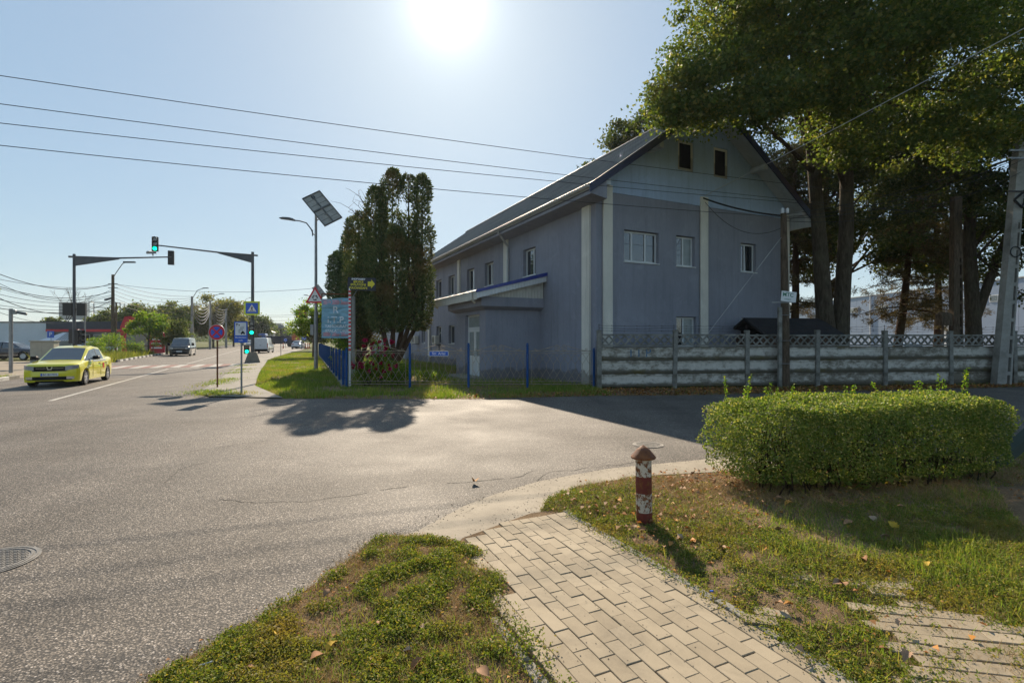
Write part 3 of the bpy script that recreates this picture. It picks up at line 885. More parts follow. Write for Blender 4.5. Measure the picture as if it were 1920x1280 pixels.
# grit along the edges of the asphalt and on the concrete
def mk_grit():
    n = NT('grit'); n.set(col=n.ramp(n.island(), [(0.0, (0.05, 0.04, 0.03)), (0.6, (0.13, 0.105, 0.08)), (1.0, (0.33, 0.29, 0.24))]), rough=0.9, spec=0.1); return n.m
def grit(line, n, spread, label, smin=0.003, smax=0.009):
    L_ = np.array(line); i = r2.integers(0, len(L_) - 1, n); t_ = r2.random(n)[:, None]
    P = L_[i] * (1 - t_) + L_[i + 1] * t_ + r2.normal(0, spread, (n, 2))
    P = np.column_stack([P, np.full(n, 0.037 if 'path' in label else 0.007)])
    s_ = r2.uniform(smin, smax, n)[:, None]; a = r2.random(n) * 6.28
    e1 = np.column_stack([np.cos(a), np.sin(a), np.zeros(n)]) * s_; e2 = np.column_stack([-np.sin(a), np.cos(a), np.zeros(n)]) * s_ * 0.8
    up_ = np.array([0, 0, 1]) * s_ * 0.8
    V = np.stack([P - e1, P + e1 * 0.6 + e2, P + e1 * 0.5 - e2, P + up_], 1).reshape(-1, 3)
    b = np.arange(n)[:, None] * 4
    Fc = np.concatenate([b + np.array([[0, 1, 3]]), b + np.array([[1, 2, 3]]), b + np.array([[2, 0, 3]])])
    tag(arr_mesh('gravel', V, Fc, mk_grit()), label, 'gravel', kind='stuff')
grit(strip_top[:-1] + [strip_top[-1]], 600, 0.10, 'fine grit along the joint of asphalt and concrete apron')
grit([G(888, 1018), G(960, 975), G(1000, 960), G(1030, 925), G(1150, 893), G(1340, 874)], 350, 0.14, 'crumbs of soil scattered on the concrete apron')
grit(verge_edge[:5], 800, 0.08, 'soil and grit where the verge meets the asphalt')
grit([UV(1.6, 1.9), UV(4.3, 2.0)], 260, 0.35, 'crumbs of soil scattered over the paved path', 0.002, 0.006)

# ---- fallen leaves
def mk_dead():
    n = NT('dead_leaf')
    c = n.ramp(n.objrand(), [(0.0, (0.30, 0.14, 0.06)), (0.3, (0.36, 0.22, 0.13)), (0.55, (0.42, 0.30, 0.20)), (0.75, (0.50, 0.22, 0.03)), (0.92, (0.55, 0.36, 0.04))])
    c = n.mix(n.ramp(n.noise(n.co(), 30, 4), [(0.4, 0.0), (0.7, 0.5)]), c, (0.12, 0.06, 0.03))
    n.set(col=c, rough=0.75, spec=0.2)
    return n.m
M['dead'] = mk_dead()
M['litter'] = leafmat('litter_leaf', (0.221, 0.098, 0.040), (0.364, 0.184, 0.075), (0.572, 0.253, 0.050), transl=0.2, tc=(1.1, 0.9, 0.6))
def litter(poly, n, dens, slo, shi, label, z=0.02):
    P = scatter(poly, n, dens, r2)
    V, Fc = leaf_arrays(np.column_stack([P, z + r2.random(len(P)) * 0.03]), r2.uniform(slo, shi, len(P)), up=2.2, aspect=0.8, r=r2, fold=0.3)
    tag(arr_mesh('leaf_litter', V, Fc, M['litter']), label, 'leaf litter', kind='stuff')
litter([(-7, 15.4), (-1.3, 15.2), (2.6, 16.05), (5.8, 16.25), (17.6, 18.75), (30, 21.2), (30, 22.6), (17, 19.6), (3.2, 18.3), (2, 17), (-7, 16)], 5200, lambda P: np.clip(0.15 + (P[:, 0] + 2) * 0.2, 0.06, 1), 0.05, 0.11, 'brown leaf litter along the foot of the concrete fence')
litter([G(1030, 940), G(1211, 896), G(1400, 884), G(1450, 980), G(1380, 1050), G(1250, 1040), G(1120, 985)], 420, None, 0.03, 0.062, 'scattered orange and buff leaves on the grass around the bollard', 0.06)
litter(VR, 1500, lambda P: np.clip(1.3 - hedge_shade(P), 0.08, 1), 0.02, 0.05, 'crumbled dry leaves under the clipped hedge', 0.05)
litter(VL, 500, lambda P: (P[:, 1] > 2.2) * 1.0, 0.012, 0.03, 'crumbled dry leaves in the weeds beside the asphalt', 0.04)

def leaf_proto(kind):
    # lobed, curled dry leaf
    n = 10
    prof = [0.02, 0.20, 0.42, 0.30, 0.50, 0.34, 0.40, 0.22, 0.16, 0.02] if kind else [0.02, 0.22, 0.36, 0.43, 0.45, 0.42, 0.35, 0.25, 0.12, 0.01]
    V, Fc = [], []
    for i in range(n):
        t = i / (n - 1); w = prof[i]
        curl = 0.28 * math.sin(t * PI * 0.9 + (0.4 if kind else 0)) + 0.02
        for s in (-1, 0, 1):
            V.append((t - 0.5, s * w * 0.85, curl * 0.5 + abs(s) * w * (0.55 if kind else 0.35)))
        if i:
            a = 3 * (i - 1); b = 3 * i
            Fc += [(a, a + 1, b + 1, b), (a + 1, a + 2, b + 2, b + 1)]
    V.append((-0.75, 0.01, 0.05)); V.append((-0.5, 0.02, 0.04)); V.append((-0.5, -0.02, 0.04))
    Fc.append((len(V) - 3, len(V) - 2, len(V) - 1))
    me = bpy.data.meshes.new('fallen_leaf'); me.from_pydata(V, [], Fc); me.materials.append(M['dead'])
    me.polygons.foreach_set('use_smooth', [True] * len(me.polygons))
    return me
LP = [leaf_proto(0), leaf_proto(1)]
def fallen(x, y, z, s, label, group=None):
    o = bpy.data.objects.new('fallen_leaf', random.choice(LP)); col.objects.link(o)
    o.location = (x, y, z); o.scale = (s, s * random.uniform(0.75, 1.1), s * random.uniform(0.8, 1.4))
    o.rotation_euler = (random.gauss(0, 0.35), random.gauss(0, 0.35), random.uniform(0, 6.28))
    return tag(o, label, 'leaf', group)
random.seed(4)
for k, (px, py, s) in enumerate(sorted([(612, 1118, .06), (668, 1102, .05), (712, 1175, .05), (625, 1222, .09), (594, 1240, .08), (715, 1142, .06), (790, 1185, .06), (765, 1230, .06), (720, 1250, .08), (782, 1256, .09), (830, 1160, .05), (895, 1088, .05), (700, 1262, .07), (520, 1200, .06), (468, 1262, .05), (905, 1270, .09)], key=lambda q: q[0])):
    x, y = G(px, py, 0.05); fallen(x, y, 0.075, s, ORD[k] + ' curled dry leaf from the left on the weedy left verge', 'leaves on the left verge')
for k, (px, py, s) in enumerate(sorted([(1160, 945, .10), (1150, 935, .06), (1120, 940, .07), (1205, 998, .07), (1188, 992, .06), (1290, 940, .07), (1310, 930, .06), (1298, 962, .06), (1340, 905, .07), (1260, 915, .07), (1250, 1000, .07), (1275, 1012, .07), (1355, 1034, .07), (1300, 890, .07), (1370, 915, .06), (1065, 930, .06), (1245, 1030, .05), (1285, 975, .06)], key=lambda q: q[0])):
    x, y = G(px, py, 0.06); fallen(x, y, 0.085, s, ORD[k] + ' large fallen leaf from the left on the grass around the bollard', 'leaves around the bollard')
for k, (px, py, s) in enumerate(sorted([(1462, 940, .10), (1480, 950, .10), (1560, 935, .09), (1590, 985, .09), (1635, 978, .08), (1675, 990, .10), (1690, 955, .08), (1660, 1012, .07), (1620, 1055, .08), (1740, 1065, .07), (1460, 1000, .09), (1430, 1035, .08), (1570, 1100, .09), (1690, 1175, .06), (1810, 1020, .07), (1550, 1018, .06)], key=lambda q: q[0])):
    x, y = G(px, py, 0.06); fallen(x, y, 0.085, s, ORD[k] + ' dry brown leaf from the left in the grass before the hedge', 'leaves before the hedge')
for px, py, s, lb in [(1498, 1226, .055, 'pale curled leaf on the right edge of the paved path'), (1462, 1139, .06, 'bright orange leaf near the overgrown paving'), (1478, 1141, .06, 'pinkish dry leaf touching the bright orange leaf'),
                      (1658, 1226, .06, 'orange leaf in the weeds beside the overgrown paving'), (1700, 1240, .075, 'long curled buff leaf on the overgrown paving'), (1642, 1238, .05, 'small dry leaf left of the long curled leaf'),
                      (1808, 1136, .055, 'pale leaf at the top of the overgrown paving'), (1580, 1102, .08, 'crumpled beige leaf above the overgrown paving')]:
    x, y = G(px, py, 0.06); fallen(x, y, 0.085, s, lb)
x, y = G(890, 908); o = fallen(x, y, 0.03, 0.12, 'lone curled yellow-green leaf lying on the asphalt')
# ================================================================ BUILDINGS
def wall_holes(mb, a0, a1, z0, z1, holes, P, depth):
    """flat wall with openings; P(a, z, d) gives a point, d = depth behind the face"""
    A = sorted({a0, a1, *[h[0] for h in holes], *[h[1] for h in holes]})
    Z = sorted({z0, z1, *[h[2] for h in holes], *[h[3] for h in holes]})
    for i in range(len(A) - 1):
        for j in range(len(Z) - 1):
            ca, cz = (A[i] + A[i + 1]) / 2, (Z[j] + Z[j + 1]) / 2
            if any(h[0] < ca < h[1] and h[2] < cz < h[3] for h in holes): continue
            mb.add([P(A[i], Z[j], 0), P(A[i + 1], Z[j], 0), P(A[i + 1], Z[j + 1], 0), P(A[i], Z[j + 1], 0)], [(0, 1, 2, 3)])
    for b0, b1, c0, c1 in holes:
        q = [(b0, c0), (b1, c0), (b1, c1), (b0, c1)]
        for k in range(4):
            (s, t), (u, w) = q[k], q[(k + 1) % 4]
            mb.add([P(s, t, 0), P(u, w, 0), P(u, w, depth), P(s, t, depth)], [(0, 1, 2, 3)])

def window(parent, loc, rz, w, h, splits, glass='glass', frame='pvc', sill=True, fw=0.065):
    """PVC window: frame and casements, panes and sill; width on x, front towards -y"""
    mb = MB()
    mb.box(-w / 2, w / 2, 0, 0.07, 0, fw); mb.box(-w / 2, w / 2, 0, 0.07, h - fw, h)
    mb.box(-w / 2, -w / 2 + fw, 0.0, 0.07, fw, h - fw); mb.box(w / 2 - fw, w / 2, 0.0, 0.07, fw, h - fw)
    xs = [-w / 2 + fw] + [-w / 2 + w * s for s in splits] + [w / 2 - fw]
    for x in xs[1:-1]: mb.box(x - fw * 0.55, x + fw * 0.55, 0.002, 0.068, fw, h - fw)
    f = mb.build('window', M[frame], parent)
    f.location = loc; f.rotation_euler = (0, 0, rz)
    for a, b in zip(xs[:-1], xs[1:]):
        p = MB().box(a + 0.005, b - 0.005, 0.035, 0.045, fw - 0.01, h - fw + 0.01).build('pane', M[glass if isinstance(glass, str) else glass[xs.index(a) % len(glass)]], f)
    if sill:
        MB().box(-w / 2 - 0.03, w / 2 + 0.03, -0.20, 0.0, -0.045, -0.01).build('sill', M['pvc'], f)
    return f

HC, HA = (3.15, 19.1), math.atan2(0.431, 0.9025)
def HW(x, y, z=0.0):      # house frame -> world
    c, s = math.cos(HA), math.sin(HA)
    return (HC[0] + x * c - y * s, HC[1] + x * s + y * c, z)
house = thing('grey_house', 'long blue-grey plastered house with pale gable and tiled roof behind the fence', 'house', (HC[0], HC[1], 0), HA)
W, L, EZ, SL = 10.95, 28.0, 7.33, 0.705
RIDX = W / 2; EX = -0.75; FY = -0.8
def rz_(x): return EZ + SL * ((x - EX) if x <= RIDX else (W - EX - x))
# lower gable wall
mb = MB()
gh = [(1.33, 3.06, 4.82, 6.07), (3.99, 5.02, 4.81, 6.08), (7.73, 8.72, 4.79, 6.08), (4.0, 5.1, 1.45, 2.74), (7.75, 8.75, 1.45, 2.76)]
wall_holes(mb, 0, W, 0, 7.42, gh, lambda a, z, d: (a, d, z), 0.22)
mb.build('gable_wall', M['wall'], house)
# long street wall
lh = [(4.78, 6.05, 4.80, 6.11), (9.68, 10.92, 4.80, 6.11), (12.58, 13.82, 4.80, 6.11), (16.18, 17.45, 4.80, 6.11), (19.05, 20.3, 4.80, 6.11), (23.3, 24.5, 4.80, 6.11),
      (16.2, 17.4, 1.48, 2.75), (19.05, 20.25, 1.48, 2.75), (23.3, 24.3, 1.48, 2.75)]
mb = MB()
wall_holes(mb, 0, L, 0, 7.62, lh, lambda a, z, d: (d, a, z), 0.24)
mb.build('street_wall', M['wall'], house)
MB().box(W - 0.2, W, 0.02, L, 0, 7.55).add([(0, L, 0), (W, L, 0), (W, L, 7.42), (RIDX, L, rz_(RIDX) - 0.2), (0, L, 7.42)], [(0, 1, 2, 3, 4)]).build('back_wall', M['wall'], house)
# upper gable in strips round the attic windows, standing a little proud
mb = MB()
at = [(4.05, 4.90, 8.78, 10.02), (6.06, 6.91, 8.76, 10.05)]
A = [0.0, 4.05, 4.90, RIDX, 6.06, 6.91, W]
GY = -0.03
for a, b in zip(A[:-1], A[1:]):
    top = [(b, rz_(b) - 0.16), (a, rz_(a) - 0.16)]
    hole = [h for h in at if h[0] <= a and b <= h[1]]
    if hole:
        h = hole[0]
        mb.add([(a, GY, 7.42), (b, GY, 7.42), (b, GY, h[2]), (a, GY, h[2])], [(0, 1, 2, 3)])
        mb.add([(a, GY, h[3]), (b, GY, h[3])] + [(x, GY, z) for x, z in top], [(0, 1, 2, 3)])
        mb.add([(a, GY, h[2]), (b, GY, h[2]), (b, GY + .2, h[2]), (a, GY + .2, h[2]), (a, GY, h[3]), (b, GY, h[3]), (b, GY + .2, h[3]), (a, GY + .2, h[3])], [(0, 1, 2, 3), (4, 5, 6, 7), (0, 3, 7, 4), (1, 2, 6, 5)])
    else:
        mb.add([(a, GY, 7.42), (b, GY, 7.42)] + [(x, GY, z) for x, z in top], [(0, 1, 2, 3)])
mb.add([(0, GY, 7.42), (W, GY, 7.42), (W, 0.01, 7.42), (0, 0.01, 7.42)], [(0, 1, 2, 3)])
mb.build('attic_gable', M['gable'], house)
# pilasters
for a0, a1, zt in ((0.30, 0.72, 7.66), (5.26, 5.68, 7.80), (10.42, 10.84, 7.60)):
    MB().box(a0, a1, -0.10, -0.034, 0, zt).build('pilaster', M['pilaster'], house)
for b0, b1 in ((0.30, 0.82), (7.72, 8.18), (15.0, 15.42), (21.75, 22.2), (27.4, 27.9)):
    MB().box(-0.09, -0.002, b0, b1, 0, 7.05).build('pilaster', M['pilaster'], house)
# roof
pts = []
nrow, per = 20, 0.19
slen = math.hypot(RIDX - EX, rz_(RIDX) - EZ)
cs, sn = (RIDX - EX) / slen, (rz_(RIDX) - EZ) / slen
ny = int((L + 0.6 - FY) / per * 4)
ys = FY + np.arange(ny + 1) * per / 4
wave = np.array([0.0, 0.022, 0.03, 0.022])[np.arange(ny + 1) % 4]
for side in (0, 1):
    rows = []
    for rI in range(nrow):
        rows += [(slen * rI / nrow, 0.028), (slen * (rI + 1) / nrow - 0.002, 0.0)]
    V = np.zeros((len(rows), ny + 1, 3))
    for i, (s, d) in enumerate(rows):
        x = EX + s * cs; z = EZ + s * sn + 0.02
        hh = d + wave
        X = x - sn * hh; Z = z + cs * hh
        if side: X = W - X
        V[i, :, 0] = X; V[i, :, 1] = ys; V[i, :, 2] = Z
    idx = np.arange(len(rows) * (ny + 1)).reshape(len(rows), ny + 1)
    q = np.stack([idx[:-1, :-1], idx[:-1, 1:], idx[1:, 1:], idx[1:, :-1]], -1).reshape(-1, 4)
    arr_mesh('roof_tiling', V.reshape(-1, 3), q, M['tiles'], house)
mb = MB()
t = 0.15
for sgn in (0, 1):
    f = (lambda x: x) if not sgn else (lambda x: W - x)
    mb.prism([(f(EX), EZ), (f(RIDX - 0.001), rz_(RIDX)), (f(RIDX - 0.001), rz_(RIDX) - t), (f(EX), EZ - t)], FY + 0.02, L + 0.58, 'y')
mb.build('roof_deck', M['soffit'], house)
MB().tube([(RIDX, FY, rz_(RIDX) + 0.05), (RIDX, L + 0.6, rz_(RIDX) + 0.05)], 0.13, 10).build('ridge_cap', M['tiles'], house)
for sgn in (0, 1):
    f = (lambda x: x) if not sgn else (lambda x: W - x)
    MB().prism([(f(EX - 0.06), EZ + 0.02), (f(RIDX), rz_(RIDX) + 0.10), (f(RIDX), rz_(RIDX) - 0.24), (f(EX - 0.06), EZ - 0.30)], FY - 0.03, FY + 0.02, 'y').build('barge_board', M['fascia'], house)
for px_, pz in ((0.05, None), (2.55, None), (8.40, None), (10.9, None)):
    zt = rz_(px_) - 0.16
    MB().box(px_ - 0.10, px_ + 0.10, FY + 0.05, -0.03, zt - 0.30, zt - 0.07).build('purlin_end', M['soffit'], house)
# boxed eaves
MB().prism([(EX + 0.05, EZ - 0.17), (-0.02, rz_(-0.02) - 0.16), (-0.02, EZ - 0.42), (EX + 0.05, EZ - 0.30)], FY + 0.05, L + 0.5, 'y').build('eaves_box', M['wall'], house)
MB().prism([(W - EX - 0.05, EZ - 0.17), (W + 0.02, rz_(W + .02) - 0.16), (W + 0.02, EZ - 0.42), (W - EX - 0.05, EZ - 0.30)], FY + 0.05, L + 0.5, 'y').build('eaves_box', M['soffit'], house)
# gutter and pipes
mb = MB()
gx, gz = EX - 0.07, EZ - 0.03
arc = [(gx + 0.075 * math.cos(a), gz + 0.075 * math.sin(a)) for a in np.linspace(PI, 2 * PI, 8)]
for (a, b), (c, d) in zip(arc[:-1], arc[1:]): mb.add([(a, FY, b), (c, FY, d), (c, L + 0.5, d), (a, L + 0.5, b)], [(0, 1, 2, 3)])
mb.add([(x, FY, z) for x, z in arc], [tuple(range(8))])
mb.build('gutter', M['gutter'], house)
MB().tube([(gx, 7.15, gz - 0.05), (gx, 7.18, gz - 0.18), (-0.14, 7.55, 6.55), (-0.12, 7.58, 6.3), (-0.12, 7.58, 4.35)], 0.055, 8).build('downpipe', M['gutter'], house)
MB().tube([(gx, 21.5, gz - 0.05), (gx, 21.5, gz - 0.18), (-0.13, 21.6, 6.55), (-0.12, 21.6, 6.3), (-0.12, 21.6, 0.5), (-0.25, 21.6, 0.35)], 0.055, 8).build('downpipe', M['gutter'], house)
# windows
def gwin(a0, a1, z0, z1, sp, **k): return window(house, ((a0 + a1) / 2, 0.15, z0 + 0.02), 0, a1 - a0 - 0.02, z1 - z0 - 0.04, sp, **k)
gwin(*gh[0], [0.27, 0.67], sill=True)
gwin(*gh[1], [0.47], glass=['glass', 'frost'])
gwin(*gh[2], [0.40])
gwin(*gh[3], [0.45], glass=['glass', 'frost'])
gwin(*gh[4], [0.6])
for h in at:
    window(house, ((h[0] + h[1]) / 2, 0.0, h[2] + 0.02), 0, h[1] - h[0] - 0.02, h[3] - h[2] - 0.04, [], glass='void', frame='pilaster', sill=False, fw=0.09)
for i, h in enumerate(lh):
    window(house, (0.17, (h[0] + h[1]) / 2, h[2] + 0.02), -PI / 2, h[1] - h[0] - 0.02, h[3] - h[2] - 0.04, [0.62] if i % 2 == 0 else [0.5], glass='glass')
# entrance porch
PX, PY0, PY1 = -2.7, 4.3, 8.1
mb = MB()
wall_holes(mb, PY0, PY1, 0, 3.10, [(5.0, 6.85, 0.02, 2.92)], lambda a, z, d: (PX + d, a, z), 0.25)
mb.add([(PX, PY0, 0), (-0.005, PY0, 0), (-0.005, PY0, 3.1), (PX, PY0, 3.1)], [(0, 1, 2, 3)])
mb.add([(PX, PY1, 0), (-0.005, PY1, 0), (-0.005, PY1, 3.1), (PX, PY1, 3.1)], [(0, 1, 2, 3)])
mb.build('porch_wall', M['wall'], house)
cor = MB()
o1, o2 = 0.05, 0.32
lo = [(PX - o1, PY0 - o1), (-0.01, PY0 - o1), (-0.01, PY1 + o1), (PX - o1, PY1 + o1)]
hi = [(PX - o2, PY0 - o2), (-0.01, PY0 - o2), (-0.01, PY1 + o2), (PX - o2, PY1 + o2)]
cor.add([(x, y, 3.08) for x, y in lo] + [(x, y, 3.22) for x, y in hi] + [(x, y, 3.62) for x, y in hi], [(0, 1, 5, 4), (1, 2, 6, 5), (2, 3, 7, 6), (3, 0, 4, 7), (4, 5, 9, 8), (5, 6, 10, 9), (6, 7, 11, 10), (7, 4, 8, 11), (0, 3, 2, 1), (8, 9, 10, 11)])
cor.build('porch_cornice', M['wall'], house)
CZ0, CZ1, CXE, CY0, CY1 = 4.66, 3.80, -3.36, 3.70, 9.6
def cz(x): return CZ0 + (CZ0 - CZ1) / (0 - CXE) * x
MB().prism([(0, cz(0)), (CXE, cz(CXE)), (CXE, cz(CXE) - 0.10), (0, cz(0) - 0.10)], CY0 + 0.03, CY1, 'y').build('canopy_deck', M['white'], house)
V, q = [], []
yy = np.arange(CY0 + 0.02, CY1 + 0.02, 0.06)
for i, y in enumerate(yy):
    h = 0.02 + 0.03 * (math.sin(i * PI / 1.6) * 0.5 + 0.5)
    for x in (-0.01, CXE * 0.33, CXE * 0.66, CXE - 0.06): V.append((x, y, cz(x) + h))
    if i:
        for k in range(3): a = 4 * (i - 1) + k; q.append((a, a + 1, a + 5, a + 4))
MB().add(V, q).build('canopy_tiling', pm('canopy_metal', (0.33, 0.31, 0.28), 0.5, var=0.1), house)
MB().prism([(0, cz(0) + 0.10), (CXE - 0.02, cz(CXE) + 0.06), (CXE - 0.02, cz(CXE) - 0.06), (0, cz(0) - 0.06)], CY0 - 0.04, CY0 - 0.002, 'y').build('canopy_fascia', M['bluef'], house)
brd = MB()
nb = 24
for k in range(nb):
    x0 = CXE + 0.02 + (0 - CXE - 0.04) * k / nb; x1 = CXE + 0.02 + (0 - CXE - 0.04) * (k + 1) / nb - 0.012
    brd.add([(x0, CY0, cz(x0) - 0.30), (x1, CY0, cz(x1) - 0.30), (x1, CY0, cz(x1) - 0.062), (x0, CY0, cz(x0) - 0.062), (x0, CY0 + 0.03, cz(x0) - 0.30), (x1, CY0 + 0.03, cz(x1) - 0.30), (x1, CY0 + 0.03, cz(x1) - 0.062), (x0, CY0 + 0.03, cz(x0) - 0.062)],
            [(0, 1, 2, 3), (4, 7, 6, 5), (0, 4, 5, 1), (1, 5, 6, 2), (3, 7, 4, 0)])
brd.build('fascia_boards', M['pvc'], house)
brd = MB()
for k in range(20):
    x0 = -2.95 + 2.93 * k / 20; x1 = x0 + 2.93 / 20 - 0.014
    zt0, zt1 = cz(x0) - 0.29, cz(x1) - 0.29
    if zt0 > 3.66: brd.add([(x0, PY0 - 0.30, 3.62), (x1, PY0 - 0.30, 3.62), (x1, PY0 - 0.30, zt1), (x0, PY0 - 0.30, zt0), (x0, PY0 - 0.27, 3.62), (x1, PY0 - 0.27, 3.62), (x1, PY0 - 0.27, zt1), (x0, PY0 - 0.27, zt0)],
            [(0, 1, 2, 3), (4, 7, 6, 5), (1, 5, 6, 2), (3, 7, 4, 0)])
brd.build('gable_boards', M['white'], house)
brd = MB()
for k in range(38):
    y0 = CY0 + 0.05 + (CY1 - CY0 - 0.1) * k / 38; y1 = y0 + (CY1 - CY0 - 0.1) / 38 - 0.014
    brd.box(CXE + 0.02, CXE + 0.05, y0, y1, cz(CXE) - 0.34, cz(CXE) - 0.11)
brd.build('eaves_boards', M['white'], house)
MB().tube([(CXE - 0.06, 4.15, cz(CXE)), (CXE - 0.06, 4.15, cz(CXE) - 0.30), (CXE + 0.15, 4.25, cz(CXE) - 0.45)], 0.05, 8).build('canopy_spout', M['white'], house)
MB().tube([(CXE - 0.06, 9.4, cz(CXE)), (CXE - 0.06, 9.4, cz(CXE) - 0.25), (CXE + 0.12, 9.45, cz(CXE) - 0.4)], 0.05, 8).build('canopy_spout', M['white'], house)
# door: frame, transom, two leaves
dx = PX + 0.16
d = MB()
d.box(dx, dx + 0.07, 5.0, 5.07, 0.03, 2.92); d.box(dx, dx + 0.07, 6.78, 6.85, 0.03, 2.92); d.box(dx, dx + 0.07, 5.07, 6.78, 2.84, 2.92); d.box(dx, dx + 0.07, 5.07, 6.78, 2.28, 2.36)
door = d.build('door', M['pvc'], house)
MB().box(dx + 0.03, dx + 0.04, 5.07, 6.78, 2.36, 2.84).build('transom_pane', M['frost'], door)
for y0, y1 in ((5.08, 5.915), (5.93, 6.77)):
    l = MB(); x0 = dx - 0.012; x1 = dx + 0.05
    l.box(x0, x1, y0, y0 + 0.11, 0.05, 2.27); l.box(x0, x1, y1 - 0.11, y1, 0.05, 2.27); l.box(x0, x1, y0 + 0.11, y1 - 0.11, 0.05, 0.2); l.box(x0, x1, y0 + 0.11, y1 - 0.11, 2.14, 2.27); l.box(x0, x1, y0 + 0.11, y1 - 0.11, 0.92, 1.04)
    l.box(x0 + 0.025, x1 - 0.01, y0 + 0.11, y1 - 0.11, 0.2, 0.92)
    l.build('door_leaf', M['pvc'], door)
    MB().box(dx + 0.015, dx + 0.025, y0 + 0.11, y1 - 0.11, 1.04, 2.14).build('door_pane', M['frost'], door)
MB().box(dx - 0.06, dx - 0.02, 5.85, 5.875, 1.0, 1.25).build('handle', M['gutter'], door)
MB().box(PX - 0.9, PX + 0.1, 4.6, 7.3, 0, 0.14).build('door_step', M['kerbstone'], house)

# air conditioners on the street wall
ac = thing('air_conditioner', 'white air conditioner on the house wall next to the entrance canopy', 'air conditioner', HW(-0.0, 19.6, 1.46), HA, 'air conditioners on the street wall')
MB().box(-0.42, -0.10, -0.42, 0.42, 0.0, 0.62).build('casing', M['white'], ac)
MB().lathe([(0.25, 0), (0.25, 0.012)], 20, (-0.435, 0.08, 0.31), 'x').build('fan_grille', M['cellframe'], ac)
MB().box(-0.42, -0.005, -0.34, -0.30, -0.06, -0.01).box(-0.42, -0.005, 0.30, 0.34, -0.06, -0.01).build('bracket', M['steel'], ac)
MB().tube([(-0.2, -0.43, 0.45), (-0.2, -0.55, 0.6), (-0.12, -0.6, 0.75), (-0.03, -0.5, 0.85)], 0.025, 6).build('pipe', M['white'], ac)
ac2 = copy_tree(ac); ac2.location = HW(0, 25.3, 1.46)
ac2['label'] = 'white air conditioner on the house wall half hidden by the thuja foliage'

# pale annex behind the thujas
an = thing('annex', 'pale grey annex wall seen between the thuja trunks', 'building', HW(-0.3, 28.7), HA)
MB().box(0, 9, 0, 16, 0, 3.9).build('wall', pm('pale_annex', (0.33, 0.36, 0.41), 0.9, var=0.06, scale=1), an)
MB().box(-0.3, 9.2, -0.05, 16.2, 3.905, 4.05).build('roof', M['tiles'], an)
for y in (5.0, 10.5): MB().box(-0.08, -0.003, y, y + 0.35, 0, 3.8).build('pilaster', M['pilaster'], an)

# warehouse beyond the yard
wh = thing('warehouse', 'blue-grey metal clad warehouse with rows of small high windows behind the trees', 'warehouse', (51, 45, 0))
M['clad'] = pm('blue_cladding', (0.24, 0.31, 0.42), 0.5, var=0.05, scale=0.4)
pan = None
for k in range(25):
    o = MB().box(0, 0.3, 0.015, 1.985, 0, 7.95).build('cladding_panel', M['clad'], wh) if pan is None else pan.copy()
    if pan is None: pan = o
    else: col.objects.link(o)
    o.location = (0, k * 2.0, 0)
MB().box(0.31, 22, 0, 50, 0, 7.6).build('hall', M['clad'], wh)
MB().prism([(-0.1, 7.96), (11, 8.6), (22.1, 7.96), (22.1, 8.05), (11, 8.75), (-0.1, 8.08)], -0.1, 50.1, 'y').build('roof', M['gutter'], wh)
for y0 in (6.3, 9.6, 17.3, 23.5, 29.6, 36):
    f = MB().box(-0.06, -0.004, y0, y0 + 2.8, 5.75, 6.5).build('window', M['pvc'], wh)
    for k in range(3): MB().box(-0.075, -0.061, y0 + 0.1 + k * 0.9, y0 + 0.9 + k * 0.9, 5.84, 6.41).build('pane', M['frost' if k % 2 else 'glass'], f)
MB().box(-0.08, -0.004, 14.0, 16.2, 0, 3.4).build('door', M['pvc'], wh)
MB().tube([(-0.1, 27, 0), (-0.1, 27, 7.9)], 0.09, 6).build('downpipe', M['pvc'], wh)

# small dark shed behind the concrete fence
sh = thing('shed', 'small shed with dark pitched roof behind the concrete fence', 'shed', (10.9, 21.0, 0), R(12))
MB().box(-0.75, 2.6, -0.2, 1.7, 0, 2.0).build('wall', pm('shed_wood', (0.09, 0.05, 0.03), 0.9, var=0.25), sh)
MB().prism([(-0.5, 1.95), (0.75, 2.62), (2.0, 1.95), (2.0, 2.03), (0.75, 2.72), (-0.5, 2.03)], -0.9, 2.9, 'x').build('roof', pm('tar_felt', (0.02, 0.018, 0.02), 0.9, var=0.2), sh)

# shop at the left with navy fascia and red band
sp = thing('shop_building', 'low shop with pale grey wall, navy fascia and red band', 'shop', (-64, 70, 0), R(2))
M['shopwall'] = pm('shop_grey', (0.66, 0.67, 0.70), 0.7, var=0.04, scale=0.5)
MB().box(-26, 0, 0, 14, 0, 4.1).build('wall', M['shopwall'], sp)
MB().box(-26.1, 0.05, -0.1, 14.1, 4.105, 4.25).build('parapet', M['darksteel'], sp)
MB().box(0.06, 11.4, -0.5, 12, 2.9, 4.25).build('fascia', pm('shop_navy', (0.022, 0.028, 0.048), 0.5), sp)
MB().box(0.05, 11.41, -0.56, -0.502, 2.85, 3.18).build('red_band', M['signred'], sp)
MB().box(0.06, 11.3, 0.6, 12, 0, 2.89).build('shop_front', M['darkglass'], sp)
for k, x in enumerate((0.8, 3.2, 5.6, 7.9)):
    w_ = MB().box(x, x + 1.9, 0.52, 0.59, 0.5, 2.5).build('window', M['pvc'], sp)
    MB().box(x + 0.08, x + 1.82, 0.5, 0.515, 0.58, 2.42).build('pane', M['frost' if k != 1 else 'glass'], w_)
MB().lathe([(0.45, 0), (0.45, 0.04)], 20, (2.3, 0.40, 2.0), 'y').build('round_emblem', M['arrowyel'], sp)
MB().box(-18.6, -16.8, -0.06, -0.003, 1.2, 2.0).build('window', M['darkglass'], sp)
MB().box(-17.6, -17.2, -0.3, -0.003, 2.55, 2.8).build('alarm_box', M['signred'], sp)
